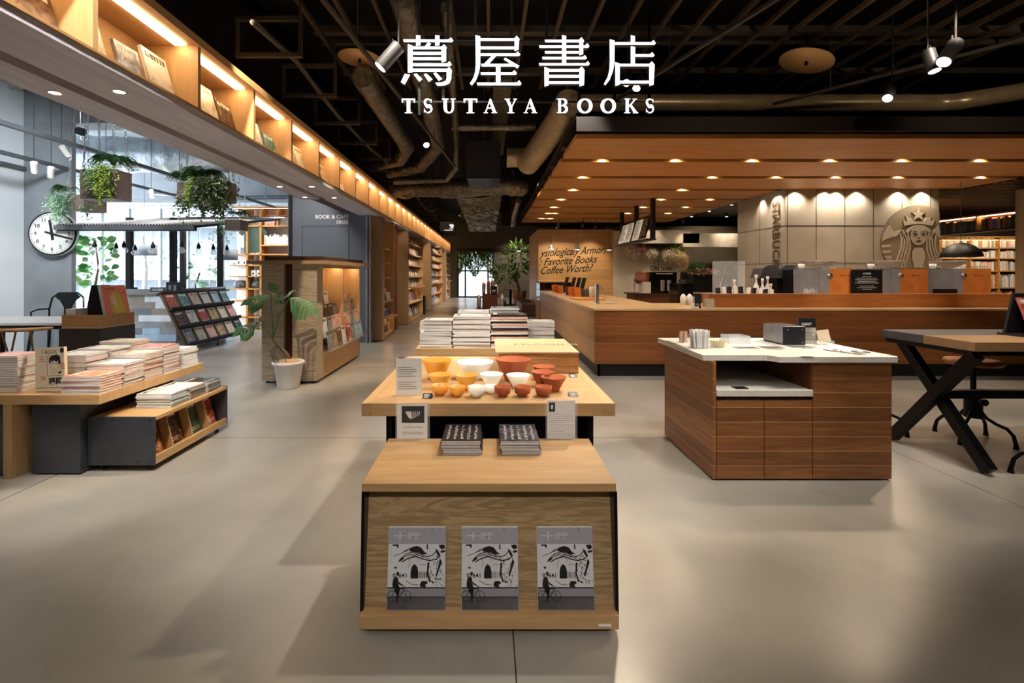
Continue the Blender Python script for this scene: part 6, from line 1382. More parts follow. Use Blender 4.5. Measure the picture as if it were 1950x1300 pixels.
MB().tube([(p.x, 9.6, .4), (p.x-.02, 9.6, 1.1), (p.x+.06, 9.6, 1.5), (p.x, 9.6, 1.95)], [.03, .025, .02, .01]).build('trunk', BARK, t); MB().lathe([(0, 0), (.2, 0), (.24, .45), (.22, .45), (0, .42)], (p.x, 9.6, 0), 24).build('pot', WHITE, t)
m = MB()
def big_leaf(m, p, d, w, l, mi=0):
    d = Vector(d).normalized(); a = d.cross(Vector((random.uniform(-.5, .5), -1, random.uniform(-.3, .6)))).normalized(); p = Vector(p); n_ = a.cross(d)*l*.1
    m.add([p, p+d*l*.3+a*w*.36+n_, p+d*l*.65+a*w*.5+n_, p+d*l-n_*.5, p+d*l*.65-a*w*.5+n_, p+d*l*.3-a*w*.36+n_, p+d*l*.6], [(0, 1, 6), (1, 2, 6), (2, 3, 6), (3, 4, 6), (4, 5, 6), (5, 0, 6)], mi, True)
for i in range(85):
    z = 1.15+random.random()*.95; a = random.random()*6.28; r = .06+random.random()*.24*(1 if z < 1.8 else .6)
    big_leaf(m, (p.x+.02+r*math.cos(a), 9.6+r*math.sin(a), z), (math.cos(a), math.sin(a), random.uniform(-.4, .8)), .12, .18, random.choice((0, 1, 1)))
m.build('foliage', [mat('fig_leaf', '3E7A3C', .4, vary=(5, .2)), mat('fig_leaf_light', '7FB06A', .4, vary=(5, .2))], t)
t = thing('window_monstera', (-6.6, 11.3, 0), 'leafy monstera by the window behind the patchwork bar', 'potted plant')
p = PX(372, 540, 11.3); MB().tube([(p.x, 11.3, .4), (p.x, 11.3, 1.1), (p.x+.1, 11.3, 1.4)], .02).build('stem', BARK, t); MB().lathe([(0, 0), (.2, 0), (.25, .5), (0, .48)], (p.x, 11.3, 0), 20).build('pot', BLACK, t)
m = MB()
for (px, py, tx, ty) in ((372, 535, 392, 550), (365, 520, 345, 525), (372, 510, 360, 500), (385, 520, 400, 512), (400, 515, 425, 508), (352, 515, 340, 508), (400, 530, 422, 520), (350, 530, 338, 545)): monstera_leaf(m, PX(px, py, 11.2), PX(tx, ty, 11.0), (0, -.8, .5), .16)
m.build('foliage', [mat('fig_leaf', '3E7A3C')], t)
# ================= white cafe shelves with goods
YS = 11.9; sx = lambda px: (px-CX)*YS/F_PX; sz = lambda py: EYE-(py-CY)*YS/F_PX
t = thing('goods_shelf', (sx(500), YS, 0), 'wall shelving of pale wood with books, bags and boxed goods behind the wooden kiosk', 'shelving')
rowsz = [603, 572, 549, 525, 504, 483, 429]
for py in rowsz: MB().box(sx(436 if py > 440 else 440), sx(560), YS, YS+.35, sz(py)-.03, sz(py)).build('shelf', BKW, t)
MB().box(sx(440), sx(560), YS, YS+.35, sz(396), sz(396)+.04).build('top_board', BKW, t)
for px in (470, 496, 528, 558): MB().box(sx(px)-.02, sx(px)+.02, YS, YS+.34, 0 if px != 528 else sz(429), sz(397)).build('upright', BKW, t)
MB().box(sx(436), sx(560), YS+.36, YS+.38, 0, sz(396)).build('back_panel', WHITE, t); MB().box(sx(442), sx(556), YS+.03, YS+.06, sz(396)-.012, sz(396)-.001).build('led_strip', MATS['soft_led_strip'], t)
spot((sx(505), YS-1.3, 3.3), (sx(505), YS, 1.6), 160, 70, .8, (1, .9, .8), .05)
o = MB().prism([(-.24, .45), (-.36, .28), (-.28, .22), (-.22, .30), (-.22, -.20), (.22, -.20), (.22, .30), (.28, .22), (.36, .28), (.24, .45), (.08, .48), (0, .43), (-.08, .48)], Fr((sx(480), YS+.10, sz(465))), 0, .05).build('t_shirt', mat('grey_green_cotton', '4A5A52', .9), label='grey-green t-shirt on a hanger in the pale goods shelving', cat='t-shirt')
MB().tube([(sx(480)-.15, YS+.09, sz(465)+.44), (sx(480), YS+.09, sz(465)+.5), (sx(480)+.15, YS+.09, sz(465)+.44)], .006, 6).tube([(sx(480), YS+.09, sz(465)+.5), (sx(480), YS+.09, sz(440))], .005, 6).build('hanger', WHITE, o)
i = 0
for px in (482, 510, 538): 
    key = ('tan', 'rosy', 'cream')[i]; i += 1
    book('art_book', key, facing(sx(px), YS+.1, sz(429)+.002, .27, 12), (.25, .27, .02), '%s art book standing on the top tier of the pale goods shelving' % CV[key][1], 'book', 'art books on the goods shelving top')
x = sx(501); i = 0
while x < sx(548):
    w = random.uniform(.03, .05); h = random.uniform(.2, .27)
    if i != 99: book('paperback', 'white' if i % 4 else 'cream', TR(x+w, YS+.15, sz(466)+h/2) @ Matrix(((0, 0, -1, 0), (1, 0, 0, 0), (0, 1, 0, 0), (0, 0, 0, 1))), (.2, h, w), '%s spine in the pale goods shelving, %s from its upright' % ('white' if i % 4 else 'cream', ORDN[i]), 'book', 'spines on the goods shelving'); i += 1
    x += w+.004
MB().box(sx(496)+.02, sx(558)-.02, YS, YS+.35, sz(466)-.03, sz(466)-.002).build('shelf', BKW, t)
for i, (px, py, w, h, nm) in enumerate(((460, 483, 9, 12, 'grey box'), (478, 483, 9, 14, 'white box'), (489, 483, 9, 13, 'white box'), (515, 491, 12, 16, 'white card'), (530, 491, 12, 14, 'white card'), (543, 491, 12, 16, 'white card'), (452, 504, 12, 9, 'white labelled box'), (463, 504, 9, 9, 'white labelled box'), (473, 504, 9, 9, 'white labelled box'), (455, 525, 28, 14, 'white tray box'), (480, 525, 9, 11, 'labelled white tin'), (491, 525, 9, 11, 'labelled white tin'))):
    z = sz(py) if py != 491 else sz(500); 
    if py == 491: continue
    o = MB().box(sx(px-w/2), sx(px+w/2), YS+.06, YS+.2, z+.001, z+h*YS/F_PX).build('product_box', mat('grey_carton', '8A8C8C') if 'grey' in nm else WHITE, label='%s on the goods shelving, %s piece counted from the window, %s row' % (nm, ORDN[i % 3], {483: 'upper', 504: 'middle', 525: 'lower'}[py]), cat='box', group='boxed goods on the pale shelving')
    if 'labelled' in nm: MB().box(sx(px-1.5), sx(px+1.5), YS+.058, YS+.0599, z+.03, z+.08).build('printed_label', INK, o)
for i, (px, w) in enumerate(((452, 24), (484, 20))):
    m = MB().lathe([(0, 0), (w*.006, .01), (w*.0068, .09), (w*.005, .18), (0, .2)], (sx(px), YS+.16, sz(549)+.003), 16); m.build('handbag', mat('black_white_cloth', '5A5C60', .8, vary=(16, .9)), label='black and white patterned bag on the goods shelving, %s' % ('nearer the window' if i == 0 else 'nearer the kiosk'), cat='bag', group='patterned bags')
# ================= hanging planters
GB = wood('weathered_planter_boards', '5E5048', '8A7A6E', 'x', plank=('z', .105, '4A4038', .003), contrast=.6)
def planter(px0, pxc, px1, pt, pb, Y, depth, label, plants):
    a = PX(px0, pb, Y); b = PX(pxc, pt, Y)
    t = thing('hanging_planter', ((a.x+b.x)/2, Y+depth/2, a.z), label, 'hanging planter', 'wooden hanging planters')
    w = .015; m = MB().box(a.x, b.x, Y, Y+depth, a.z, a.z+w)
    for (x0, x1, y0, y1) in ((a.x, b.x, Y, Y+w), (a.x, b.x, Y+depth-w, Y+depth), (a.x, a.x+w, Y+w, Y+depth-w), (b.x-w, b.x, Y+w, Y+depth-w)): m.box(x0, x1, y0, y1, a.z+w, b.z)
    m.build('planter_box', GB, t); MB().box(a.x+w, b.x-w, Y+w, Y+depth-w, a.z+w, b.z-.03).build('soil', mat('dark_soil', '2E241C', .9), t)
    for (cx, cy) in ((a.x+.02, Y+.02), (b.x-.02, Y+.02), (a.x+.02, Y+depth-.02), (b.x-.02, Y+depth-.02)):
        top = Vector(((a.x+b.x)/2+(cx-(a.x+b.x)/2)*.3, (Y+depth/2)+(cy-Y-depth/2)*.3, 4.68 if b.x < -2.95 else 4.68)); bot = Vector((cx, cy, b.z)); m = MB(); n = int((top-bot).length/.045); d = (top-bot)/n
        if top.x > -2.97: top.x = -2.97
        for k in range(n):
            q = bot+d*(k+.5); s = Vector((1, 0, 0)) if k % 2 else Vector((0, 1, 0)); L = d*.62
            m.tube([q-L, q-L*.5+s*.010, q+L*.5+s*.010, q+L, q+L*.5-s*.010, q-L*.5-s*.010, q-L], .0030, 5, caps=False)
        m.build('chain', CHROME, t)
    for (kind, c, Rr, n, hang) in plants: foliage(t, kind, c, Rr, n, hang, Y)
    return t
def foliage(t, kind, c, Rr, n, hang, Y):
    m = MB(); c = Vector(c)
    if kind == 'fern':
        for i in range(n):
            a = random.random()*6.28; l = random.uniform(.6, 1)*Rr; pts = []
            for k in range(9): s = k/8; pts.append(c+Vector((math.cos(a)*l*s, math.sin(a)*l*s*.8, l*(1.6*s-1.75*s*s)+.02)))
            for k in range(8):
                d = (pts[k+1]-pts[k]); sd = d.cross(Vector((0, 0, 1))).normalized(); w = .065*math.sin((k+1)/9*math.pi)+.015
                for sg in (-1, 1):
                    for h in (0, .5): m.leaf(pts[k]+d*h, sd*sg+d.normalized()*.5, .014, w, random.choice((0, 1)), nrm=(0, 0, 1))
        m.build('fern_foliage', [LEAFG, mat('mid_green_leaf', '4E7E36', .5, vary=(5, .2))], t)
    else:
        mats = {'string': [LEAFL, mat('yellow_green_strand', 'A6B85A', .5)], 'blue': [LEAFB, mat('pale_blue_green', '8FB09A', .5)], 'grey': [mat('grey_green_leaf', '6E7E58', .5, vary=(5, .3)), mat('dusty_green_leaf', '9AA582', .5), LEAFG]}[kind]
        for i in range(n):
            x = c.x+random.gauss(0, Rr*.45); y = c.y+random.uniform(-.08, .05); z = c.z+random.uniform(-.02, .05); L = hang*random.uniform(.45, 1)*max(.3, 1-abs(x-c.x)/Rr*.4); dx = random.uniform(-.25, .25)
            st = .022; k = 0
            while k*st < L:
                q = Vector((x+dx*k*st+.012*math.sin(k*.9+i), y-.03*math.sin(min(1, k*st/.12)*1.5)+.01*math.sin(k+i), z-k*st)); m.leaf(q, (random.uniform(-1, 1), random.uniform(-.8, .3), random.uniform(-1, .2)), .014 if kind != 'grey' else .022, .040 if kind != 'grey' else .060, random.randrange(len(mats))); k += 1
        m.build('trailing_foliage', mats, t)
planter(152, 219, 250, 322, 378, 5.5, .26, 'larger weathered wooden planter hung on chains with ferns and bright trailing moss, beside the clock', [('fern', PX(215, 318, 5.6), .30, 26, 0), ('string', PX(203, 320, 5.46), .12, 60, .50), ('blue', PX(178, 324, 5.46), .07, 26, .36)])
planter(123, 160, 203, 370, 399, 7.0, .42, 'wide low wooden planter hung just above the clock with blue-green trailing plant', [('blue', PX(118, 372, 6.96), .16, 80, .46), ('fern', PX(128, 368, 7.1), .24, 12, 0), ('grey', PX(165, 395, 6.9), .08, 10, .2)])
planter(337, 438, 449, 347, 385, 5.6, .14, 'broad wooden planter overflowing with dense ferns and grey-green trails near the soffit', [('fern', PX(385, 345, 5.7), .34, 34, 0), ('fern', PX(350, 345, 5.7), .22, 14, 0), ('string', PX(372, 345, 5.56), .10, 50, .40), ('grey', PX(405, 345, 5.54), .20, 110, .52), ('grey', PX(350, 378, 5.55), .04, 14, .32), ('grey', PX(425, 380, 5.56), .14, 30, .2)])
planter(428, 458, 472, 418, 438, 8.0, .25, 'small plain wooden planter hung lowest beside the corrugated canopy edge', [('fern', PX(455, 414, 8.1), .28, 14, 0), ('blue', PX(426, 420, 8.0), .03, 10, .4)])
# chain hoist
p = PX(153, 250, 6); t = thing('chain_hoist', (p.x, 6, p.z-.15), 'small black chain hoist with hooks hanging above the planters', 'hoist')
MB().cyl((p.x, 5.97, p.z), (p.x, 6.05, p.z), .048, n=24).build('hoist_body', BLACK, t)
MB().tube([(p.x, 6, p.z-.05), (p.x, 6, p.z-.09), (p.x+.02, 6, p.z-.11), (p.x+.018, 6, p.z-.13), (p.x-.004, 6, p.z-.135), (p.x-.016, 6, p.z-.12)], .005).tube([(p.x, 6, p.z+.05), (p.x, 6, 4.69)], .005).build('hook_chain', CHROME, t)
# ================= aisle end things
t = thing('tumbler_display', (.05, 10, 0), 'stepped brown wooden display of steel tumblers and flasks in the aisle', 'display stand')
cxx = PX(934, 0, 10).x
MB().box(cxx-.30, cxx+.30, 10, 10.5, 0, .62).build('lower_step', wood('stand_red_wood', '4A2416', '7A4228', 'x'), t); MB().box(cxx-.17, cxx+.15, 10.1, 10.4, .62, .95).build('upper_step', MATS['stand_red_wood'], t)
MB().box(cxx-.32, cxx+.33, 9.98, 10.52, .62, .64).build('ledge_board', DARKBR, t)
o = MB().box(cxx+.0, cxx+.14, 10.0, 10.01, .95, 1.12).build('price_board', BLACK, t); MB().box(cxx+.03, cxx+.11, 9.997, 10.0, 1.03, 1.04).box(cxx+.03, cxx+.09, 9.997, 10.0, 1.0, 1.01).build('board_text', WHITE, o)
for i, (dx, z, h, r, c, dy) in enumerate(((-.24, .641, .30, .045, 'steel', .06), (-.14, .951, .26, .04, 'steel', .15), (-.04, .951, .30, .04, 'copper', .15), (.05, .951, .33, .045, 'steel', .2), (.12, .951, .2, .04, 'white', .12), (.24, .641, .32, .045, 'steel', .06), (-.28, .0, 0, 0, '', 0), (.30, .641, .2, .04, 'black', .3))):
    if not h: continue
    mt_ = {'steel': CHROME, 'copper': mat('copper_tumbler', 'A8643C', .3, .8), 'white': WHITE, 'black': BLACK}[c]
    MB().lathe([(0, 0), (r*.8, 0), (r, h*.6), (r, h*.8), (r*.6, h*.86), (r*.6, h), (0, h)], (cxx+dx, 10+dy, z), 16).build('tumbler', mt_, label='%s tumbler on the stepped aisle display, %s from its bookcase side' % (c, ORDN[i]), cat='tumbler', group='tumblers on the stepped display')
for i in range(5):
    MB().lathe([(0, 0), (.045, 0), (.055, .18), (.05, .22), (0, .22)], (cxx-.26+i*.13, 9.9, .36), 14).build('travel_mug', CHROME, label='steel travel mug in the lower front row of the aisle display, %s along' % ORDN[i], cat='mug', group='lower row of travel mugs')
MB().box(cxx-.33, cxx+.33, 9.82, 9.99, .34, .36).box(cxx-.33, cxx+.33, 9.82, 9.99, 0, .02).box(cxx-.33, cxx-.31, 9.82, 9.99, .02, .34).box(cxx+.31, cxx+.33, 9.82, 9.99, .02, .34).build('front_ledge', DARKBR, t)
t = thing('pedestal_table', (1.0, 21.5, 0), 'small square table on a black pedestal by the plant wall', 'table')
MB().box(.60, 1.30, 21.2, 21.9, .69, .72).build('table_top', mat('beige_top', '9A8C74'), t); MB().cyl((.98, 21.5, .03), (.98, 21.5, .69), .06, n=12).build('pedestal', BLACKM, t); MB().box(.62, 1.32, 21.4, 21.6, 0, .03).box(.9, 1.06, 21.2, 21.8, 0, .03).build('foot_cross', BLACKM, t)
t = thing('potted_tree', (1.4, 20, 0), 'bushy green potted tree lit from above beside the pedestal table', 'potted plant')
MB().lathe([(0, 0), (.25, 0), (.33, .6), (.3, .6), (0, .55)], (1.45, 22.5, 0), 20).build('pot', mat('clay_pot', 'A4725A', .8), t)
MB().tube([(1.45, 22.5, .5), (1.3, 22.5, 1.2), (1.45, 22.5, 1.9)], [.07, .05, .02]).tube([(1.4, 22.5, .9), (1.1, 22.5, 1.3), (.9, 22.5, 1.5)], [.05, .03, .02]).build('trunk', BARK, t)
blob_plant('', (1.4, 22.5, 2.1), (.75, .6, .75), 230, [LEAFL, mat('mid_green_leaf', '4E7E36')], .10, .30, None, None, parent=t); blob_plant('', (.75, 22.4, 1.35), (.6, .4, .42), 170, [mat('mid_green_leaf', '4E7E36'), LEAFL], .08, .26, None, None, parent=t)
spot((1.4, 22, 3.9), (1.4, 22.5, 1.5), 220, 60, .7, (1, .85, .66), .05); spot((2, 26.0, 3.5), (1.5, 27.9, 1.5), 260, 80, .8, (1, .85, .66), .05)
t = thing('upholstered_bench', (1.35, 16.5, 0), 'dark leather bench with brown side beside the brush-lettered wooden wall', 'bench')
MB().box(1.05, 1.55, 15.2, 18.2, .14, .42).build('seat', mat('dark_brown_leather', '3E2A20', .45), t, bevel=.02)
for y in (15.3, 18.0): MB().box(1.08, 1.12, y, y+.04, 0, .14).box(1.48, 1.52, y, y+.04, 0, .14).build('leg', BLACKM, t)
MB().box(-2.5, -2.15, 16.4, 16.8, 0, .62).build('dark_stool', BLACK, label='small dark stool between the wide and third wall bookcases', cat='stool')
# ================= lit sign
S6 = 6.84
KJ = {
 (740, 'tsu'): [[(188, 170), (775, 172), (815, 145), (845, 188), (825, 208), (200, 205)], [(357, 115), (415, 122), (415, 248), (357, 252)], [(606, 115), (664, 122), (664, 248), (606, 252)], [(470, 262), (512, 208), (555, 230), (520, 265)], [(252, 230), (312, 255), (312, 600), (252, 605)],
  [(312, 262), (690, 262), (722, 232), (760, 275), (750, 300), (312, 300)], [(312, 333), (690, 333), (690, 370), (312, 370)], [(690, 262), (750, 290), (750, 455), (700, 468), (690, 468)], [(312, 403), (690, 403), (690, 440), (312, 440)], [(312, 480), (770, 480), (792, 455), (822, 497), (805, 520), (312, 518)],
  [(312, 552), (760, 552), (790, 530), (822, 572), (812, 590), (312, 590)], [(755, 555), (822, 572), (815, 690), (790, 745), (720, 772), (640, 775), (608, 735), (700, 730), (745, 710), (755, 670)], [(210, 618), (280, 630), (210, 758), (158, 728)], [(325, 625), (365, 615), (440, 690), (400, 722)], [(457, 625), (492, 615), (573, 690), (525, 724)], [(582, 612), (615, 600), (700, 685), (655, 712)]],
 (740, 'ya'): [[(1132, 115), (1195, 130), (1195, 500), (1175, 610), (1135, 710), (1085, 768), (1057, 745), (1105, 670), (1128, 590), (1135, 500)], [(1195, 155), (1640, 155), (1668, 120), (1705, 165), (1700, 192), (1195, 192)], [(1640, 160), (1700, 170), (1695, 305), (1640, 325)], [(1195, 262), (1640, 262), (1640, 300), (1195, 300)],
  [(1195, 350), (1655, 350), (1685, 325), (1718, 368), (1695, 390), (1195, 388)], [(1340, 388), (1400, 388), (1300, 500), (1230, 500)], [(1205, 488), (1640, 488), (1665, 525), (1215, 525)], [(1520, 408), (1705, 515), (1675, 550), (1498, 432)], [(1398, 525), (1458, 525), (1458, 735), (1398, 735)], [(1198, 598), (1610, 598), (1640, 570), (1672, 612), (1655, 635), (1205, 635)], [(1148, 732), (1670, 732), (1700, 702), (1732, 745), (1715, 768), (1158, 768)]],
 (1000, 'sho'): [[(480, 115), (535, 125), (535, 480), (480, 480)], [(255, 175), (700, 175), (735, 140), (770, 190), (755, 212), (262, 210)], [(180, 248), (780, 248), (812, 220), (838, 258), (820, 283), (190, 283)], [(255, 322), (705, 322), (705, 357), (262, 357)], [(703, 180), (757, 200), (757, 365), (705, 380)], [(220, 397), (750, 397), (778, 372), (806, 410), (790, 432), (228, 432)], [(178, 478), (790, 478), (818, 450), (842, 488), (825, 512), (188, 512)],
  [(250, 528), (310, 548), (308, 770), (252, 785)], [(705, 550), (740, 522), (775, 570), (768, 765), (708, 785)], [(310, 555), (705, 555), (705, 592), (310, 592)], [(310, 632), (705, 632), (705, 670), (310, 670)], [(310, 715), (705, 715), (705, 752), (310, 752)]],
 (1000, 'ten'): [[(1375, 115), (1432, 128), (1432, 210), (1375, 210)], [(1160, 205), (1640, 205), (1675, 178), (1703, 218), (1685, 243), (1160, 243)], [(1100, 170), (1165, 182), (1165, 480), (1140, 600), (1100, 700), (1045, 770), (1025, 750), (1075, 660), (1098, 560), (1102, 450)], [(1375, 255), (1435, 270), (1432, 490), (1375, 490)], [(1435, 362), (1625, 362), (1655, 335), (1688, 378), (1670, 398), (1435, 397)],
  [(1172, 465), (1235, 485), (1232, 760), (1175, 778)], [(1615, 490), (1650, 455), (1688, 497), (1675, 760), (1617, 778)], [(1235, 488), (1615, 488), (1615, 522), (1235, 522)], [(1235, 708), (1615, 708), (1615, 745), (1235, 745)]]}
YSG = 4.0
sg = thing('shop_sign', (.3, YSG, 2.7), 'large hanging shop sign of glowing white characters 蔦屋書店 over letters TSUTAYA BOOKS', 'sign')
def pxz(x, y): return ((x-CX)*YSG/F_PX, (CY-y)*YSG/F_PX)
SF = Fr((0, YSG, EYE))
SIDE = mat('sign_side_metal', '303036', .5)
for (ox, nm), polys in KJ.items():
    m = MB()
    for pl in polys: m.prism([pxz(ox+x/S6, 50+y/S6) for x, y in pl], SF, -.045, 0, 0, 1)
    m.build('character', [SIGNE, SIDE], sg)
def arcpts(cx, cy, rx, ry, a0, a1, n=14): return [(cx+rx*math.cos(math.radians(a0+(a1-a0)*i/n)), cy+ry*math.sin(math.radians(a0+(a1-a0)*i/n))) for i in range(n+1)]
def thick(pts, ws):
    L_, R_ = [], []
    for i, p in enumerate(pts):
        a = Vector(pts[max(0, i-1)]); b = Vector(pts[min(len(pts)-1, i+1)]); d = (b-a).normalized(); n_ = Vector((-d.y, d.x))*ws[i]/2; L_.append((p[0]+n_.x, p[1]+n_.y)); R_.append((p[0]-n_.x, p[1]-n_.y))
    return [[L_[i], L_[i+1], R_[i+1], R_[i]] for i in range(len(pts)-1)]
def ser(x0, x1, y, h=.055): return [(x0, y), (x1, y), (x1, y+h), (x0, y+h)]
GL = {
 'T': [[(.37, 0), (.63, 0), (.63, 1), (.37, 1)], [(0, .90), (1, .90), (1, 1), (0, 1)], [(0, .72), (.07, .72), (.12, .90), (0, 1)], [(1, .72), (.93, .72), (.88, .90), (1, 1)], ser(.22, .78, 0)],
 'U': [[(.12, .95), (.12, .3), (.20, .1), (.38, .0), (.45, .0), (.42, .08), (.38, .18), (.36, .35), (.36, .95)], [(.72, .95), (.72, .35), (.68, .16), (.58, .07), (.44, .09), (.42, 0), (.55, -.02), (.70, .03), (.82, .15), (.86, .35), (.86, .95)], ser(0, .48, .945), ser(.62, 1, .945)],
 'A': [[(.46, 1), (.54, 1), (.93, .05), (.68, .05), (.42, .76)], [(.46, 1), (.50, .86), (.20, .05), (.10, .05)], [(.27, .30), (.70, .30), (.68, .38), (.29, .38)], ser(0, .32, 0), ser(.58, 1, 0)],
 'Y': [[(.10, .95), (.36, .95), (.60, .48), (.52, .36), (.38, .42)], [(.80, .95), (.92, .95), (.62, .42), (.54, .44)], [(.38, .46), (.62, .46), (.62, 0), (.38, 0)], ser(0, .46, .945), ser(.70, 1, .945), ser(.22, .78, 0)],
 'B': [[(.13, 0), (.38, 0), (.38, 1), (.13, 1)], [(0, 0), (.5, 0), (.5, .06), (0, .06)], [(0, .94), (.5, .94), (.5, 1), (0, 1)], [(.3, .48), (.6, .48), (.6, .55), (.3, .55)]]+thick(arcpts(.48, .755, .34, .215, 90, -90), [.06+.18*math.sin(math.pi*i/14) for i in range(15)])+thick(arcpts(.50, .27, .38, .24, 90, -90), [.06+.2*math.sin(math.pi*i/14) for i in range(15)]),
 'O': thick(arcpts(.5, .5, .40, .46, 0, 360, 32), [.10+.15*abs(math.cos(math.pi*2*i/32)) for i in range(33)]),
 'K': [[(.10, 0), (.34, 0), (.34, 1), (.10, 1)], ser(0, .46, 0), ser(0, .46, .945), [(.30, .46), (.72, .95), (.86, .95), (.38, .40)], [(.36, .56), (.52, .62), (1.0, .0), (.70, 0)], ser(.60, .95, .945), ser(.64, 1.03, 0)],
 'S': thick(arcpts(.50, .74, .34, .22, 20, 190, 12)+arcpts(.50, .26, .36, .22, 130, 10, 6)[1:2]+arcpts(.50, .27, .36, .24, 60, -160, 14), [.07, .08, .08, .09, .09, .10, .12, .15, .18, .20, .22, .23, .24, .26, .26, .25, .24, .22, .2, .17, .14, .12, .10, .09, .09, .08, .08, .08, .08][:29])+[[(.80, .72), (.88, .72), (.88, .98), (.80, .92)], [(.08, .02), (.16, .10), (.16, .30), (.08, .30)]],
}
LETT = [('T', 172, 345, 0), ('S', 452, 575, 0), ('U', 695, 875, 0), ('T', 978, 1155, 0), ('A', 1237, 1415, 0), ('Y', 1508, 1675, 0), ('A', -20, 158, 1), ('B', 412, 558, 1), ('O', 682, 875, 1), ('O', 985, 1180, 1), ('K', 1290, 1470, 1), ('S', 1565, 1685, 1)]
for ch, x0, x1, k in LETT:
    ox = 1000 if k else 740; m = MB()
    for pl in GL[ch]:
        m.prism([pxz(ox+(x0+(x1-x0)*u)/S6, 50+(1130-188*v)/S6) for u, v in pl], SF, -.03, 0, 0, 1)
    m.build('letter', [SIGNE, SIDE], sg)
for (px, y0, y1) in ((797, 60, 215), (852, 60, 70), (843, 150, 190), (905, 60, 70), (975, 60, 70), (1042, 60, 70), (1105, 160, 190), (1173, 160, 190), (1240, 60, 190)):
    a = pxz(px-2.5, y0-30); b = pxz(px+2.5, y1); MB().box(a[0], b[0], YSG+.046, YSG+.06, EYE+b[1], 4.0 if y0 < 100 else EYE+a[1]).build('support_rod', BLACK, sg)
MB().box(pxz(765, 0)[0], pxz(1250, 0)[0], YSG+.06, YSG+.08, EYE+pxz(0, 190)[1], EYE+pxz(0, 187)[1]).box(pxz(765, 0)[0], pxz(1250, 0)[0], YSG+.06, YSG+.08, EYE+pxz(0, 72)[1], EYE+pxz(0, 69)[1]).build('support_rail', BLACK, sg)
# ================= the open ceiling
ZJ = 4.0
for i in range(22):
    x = -1.85+i*.37
    MB().box(x-.018, x+.018, 1.6, 6.9, ZJ, ZJ+.05).build('ceiling_joist', JOIST, label='thin tan steel ceiling joist running deep, %s counted from the overhead bookshelf' % ORDN[i], cat='joist', group='tan ceiling joists')
for i, (y, w) in enumerate(((4.55, .05), (5.35, .10), (5.62, .05), (6.45, .10))):
    MB().box(-1.95, 9.5, y, y+w, ZJ+.055, ZJ+.13).build('cross_channel', CHAN, label='dark crosswise ceiling channel over the joists, %s from the sign' % ORDN[i], cat='channel', group='crosswise ceiling channels')
m = MB()
for x in (-1.5, .5, 2.5, 4.5, 6.5, 8.5):
    for y in (4.6, 6.5): m.cyl((x, y, ZJ+.13), (x, y, 4.9), .006, n=5)
m.build('hanger_rods', BLACKM, label='thin black hanger rods holding the crosswise ceiling channels', cat='rods', kind='stuff')
# left trapeze brackets
y = 4.5; i = 0
while y < 26:
    x = -1.74; m = MB().box(x-.62, x, y, y+.04, 3.40, 3.44).box(x-.03, x, y, y+.04, 3.44, 3.78).box(x-.62, x-.03, y, y+.04, 3.74, 3.78).box(x-.62, x-.59, y, y+.04, 3.44, 3.74).box(x-.03, x-.01, y+.01, y+.03, 3.78, 4.89)
    m.build('cable_bracket', CHAN, label='rectangular steel cable bracket above the overhead bookshelf, %s along the aisle' % ORDN[min(i, 39)], cat='bracket', group='cable brackets above the bookshelf'); y += 1.02; i += 1
MB().tube([(-1.95+.05*math.sin(k*1.3), 4+k*.8, 3.46+.03*math.sin(k*2.1)) for k in range(26)], .025).build('cable_run', mat('grey_cable', '4A463E', .6), label='thick grey cable laid through the brackets above the bookshelf', cat='cable')
def disc(px, py, Y, r, tilt, label, grp='round ceiling plates'):
    p = PX(px, py, Y); t = thing('round_ceiling_plate', p, label, 'ceiling plate', grp); ax = Vector((tilt, 0, 1)).normalized()
    MB().lathe([(0, 0), (r, 0), (r, .012), (0, .012)], p, 40, axis=ax).build('plate', mat('beige_plate', 'C49A62', .5, vary=(2, .05)), t)
    MB().lathe([(.012, 0), (.02, -.02), (.012, -.045), (0, -.045)], p, 12).build('sprinkler_head', BLACKM, t); MB().cyl(p+Vector((0, 0, .014)), (p.x, p.y, 4.9), .008, n=6).build('hanger', BLACKM, t)
disc(685, 112, 5.4, .235, .05, 'round beige plate with sprinkler hanging above the aisle, bookshelf side of the sign'); disc(1535, 117, 5.4, .27, .30, 'round tilted beige plate hanging over the cafe side')
def duct(name, pts, r, mt_, label, cat='duct', ribs=0, wob=0):
    P3 = [Vector(p) for p in pts]; out = []; rs = []
    for a, b in zip(P3, P3[1:]):
        n = max(2, int((b-a).length/(.12 if wob or ribs else .5)))
        for k in range(n): out.append(a+(b-a)*k/n)
    out.append(P3[-1])
    rs = [r*(1+(random.uniform(-wob, wob) if wob else 0)+(.03 if ribs and i % 2 else 0)) for i in range(len(out))]
    return MB().tube(out, rs, 20).build(name, mt_, label=label, cat=cat)
zd = lambda py, Y: EYE+(CY-py)*Y/F_PX; xd = lambda px, Y: (px-CX)*Y/F_PX
duct('spiral_duct', [(xd(1085, 6.2), 6.2, zd(196, 6.2)), (xd(1795, 6.2), 6.2, zd(196, 6.2)), (xd(1830, 6.1), 6.1, zd(193, 6.1)), (7.6, 6.0, zd(150, 6.0))], .105, DUCT, 'long shiny spiral duct running crosswise behind the sign above the canopy', ribs=1)
duct('spiral_duct', [(xd(1085, 6.2), 6.2, zd(196, 6.2)), (xd(1062, 6.8), 6.8, zd(235, 6.8)), (xd(1005, 8.4), 8.4, zd(312, 8.4))], .19, DUCT, 'wide spiral duct slanting down from behind the sign to the air unit', ribs=1)
duct('spiral_duct', [(xd(1015, 8.6), 8.6, zd(300, 8.6)), (xd(965, 8.6), 8.6, zd(300, 8.6))], .17, DUCT, 'short spiral duct stub entering the black air unit', ribs=1)
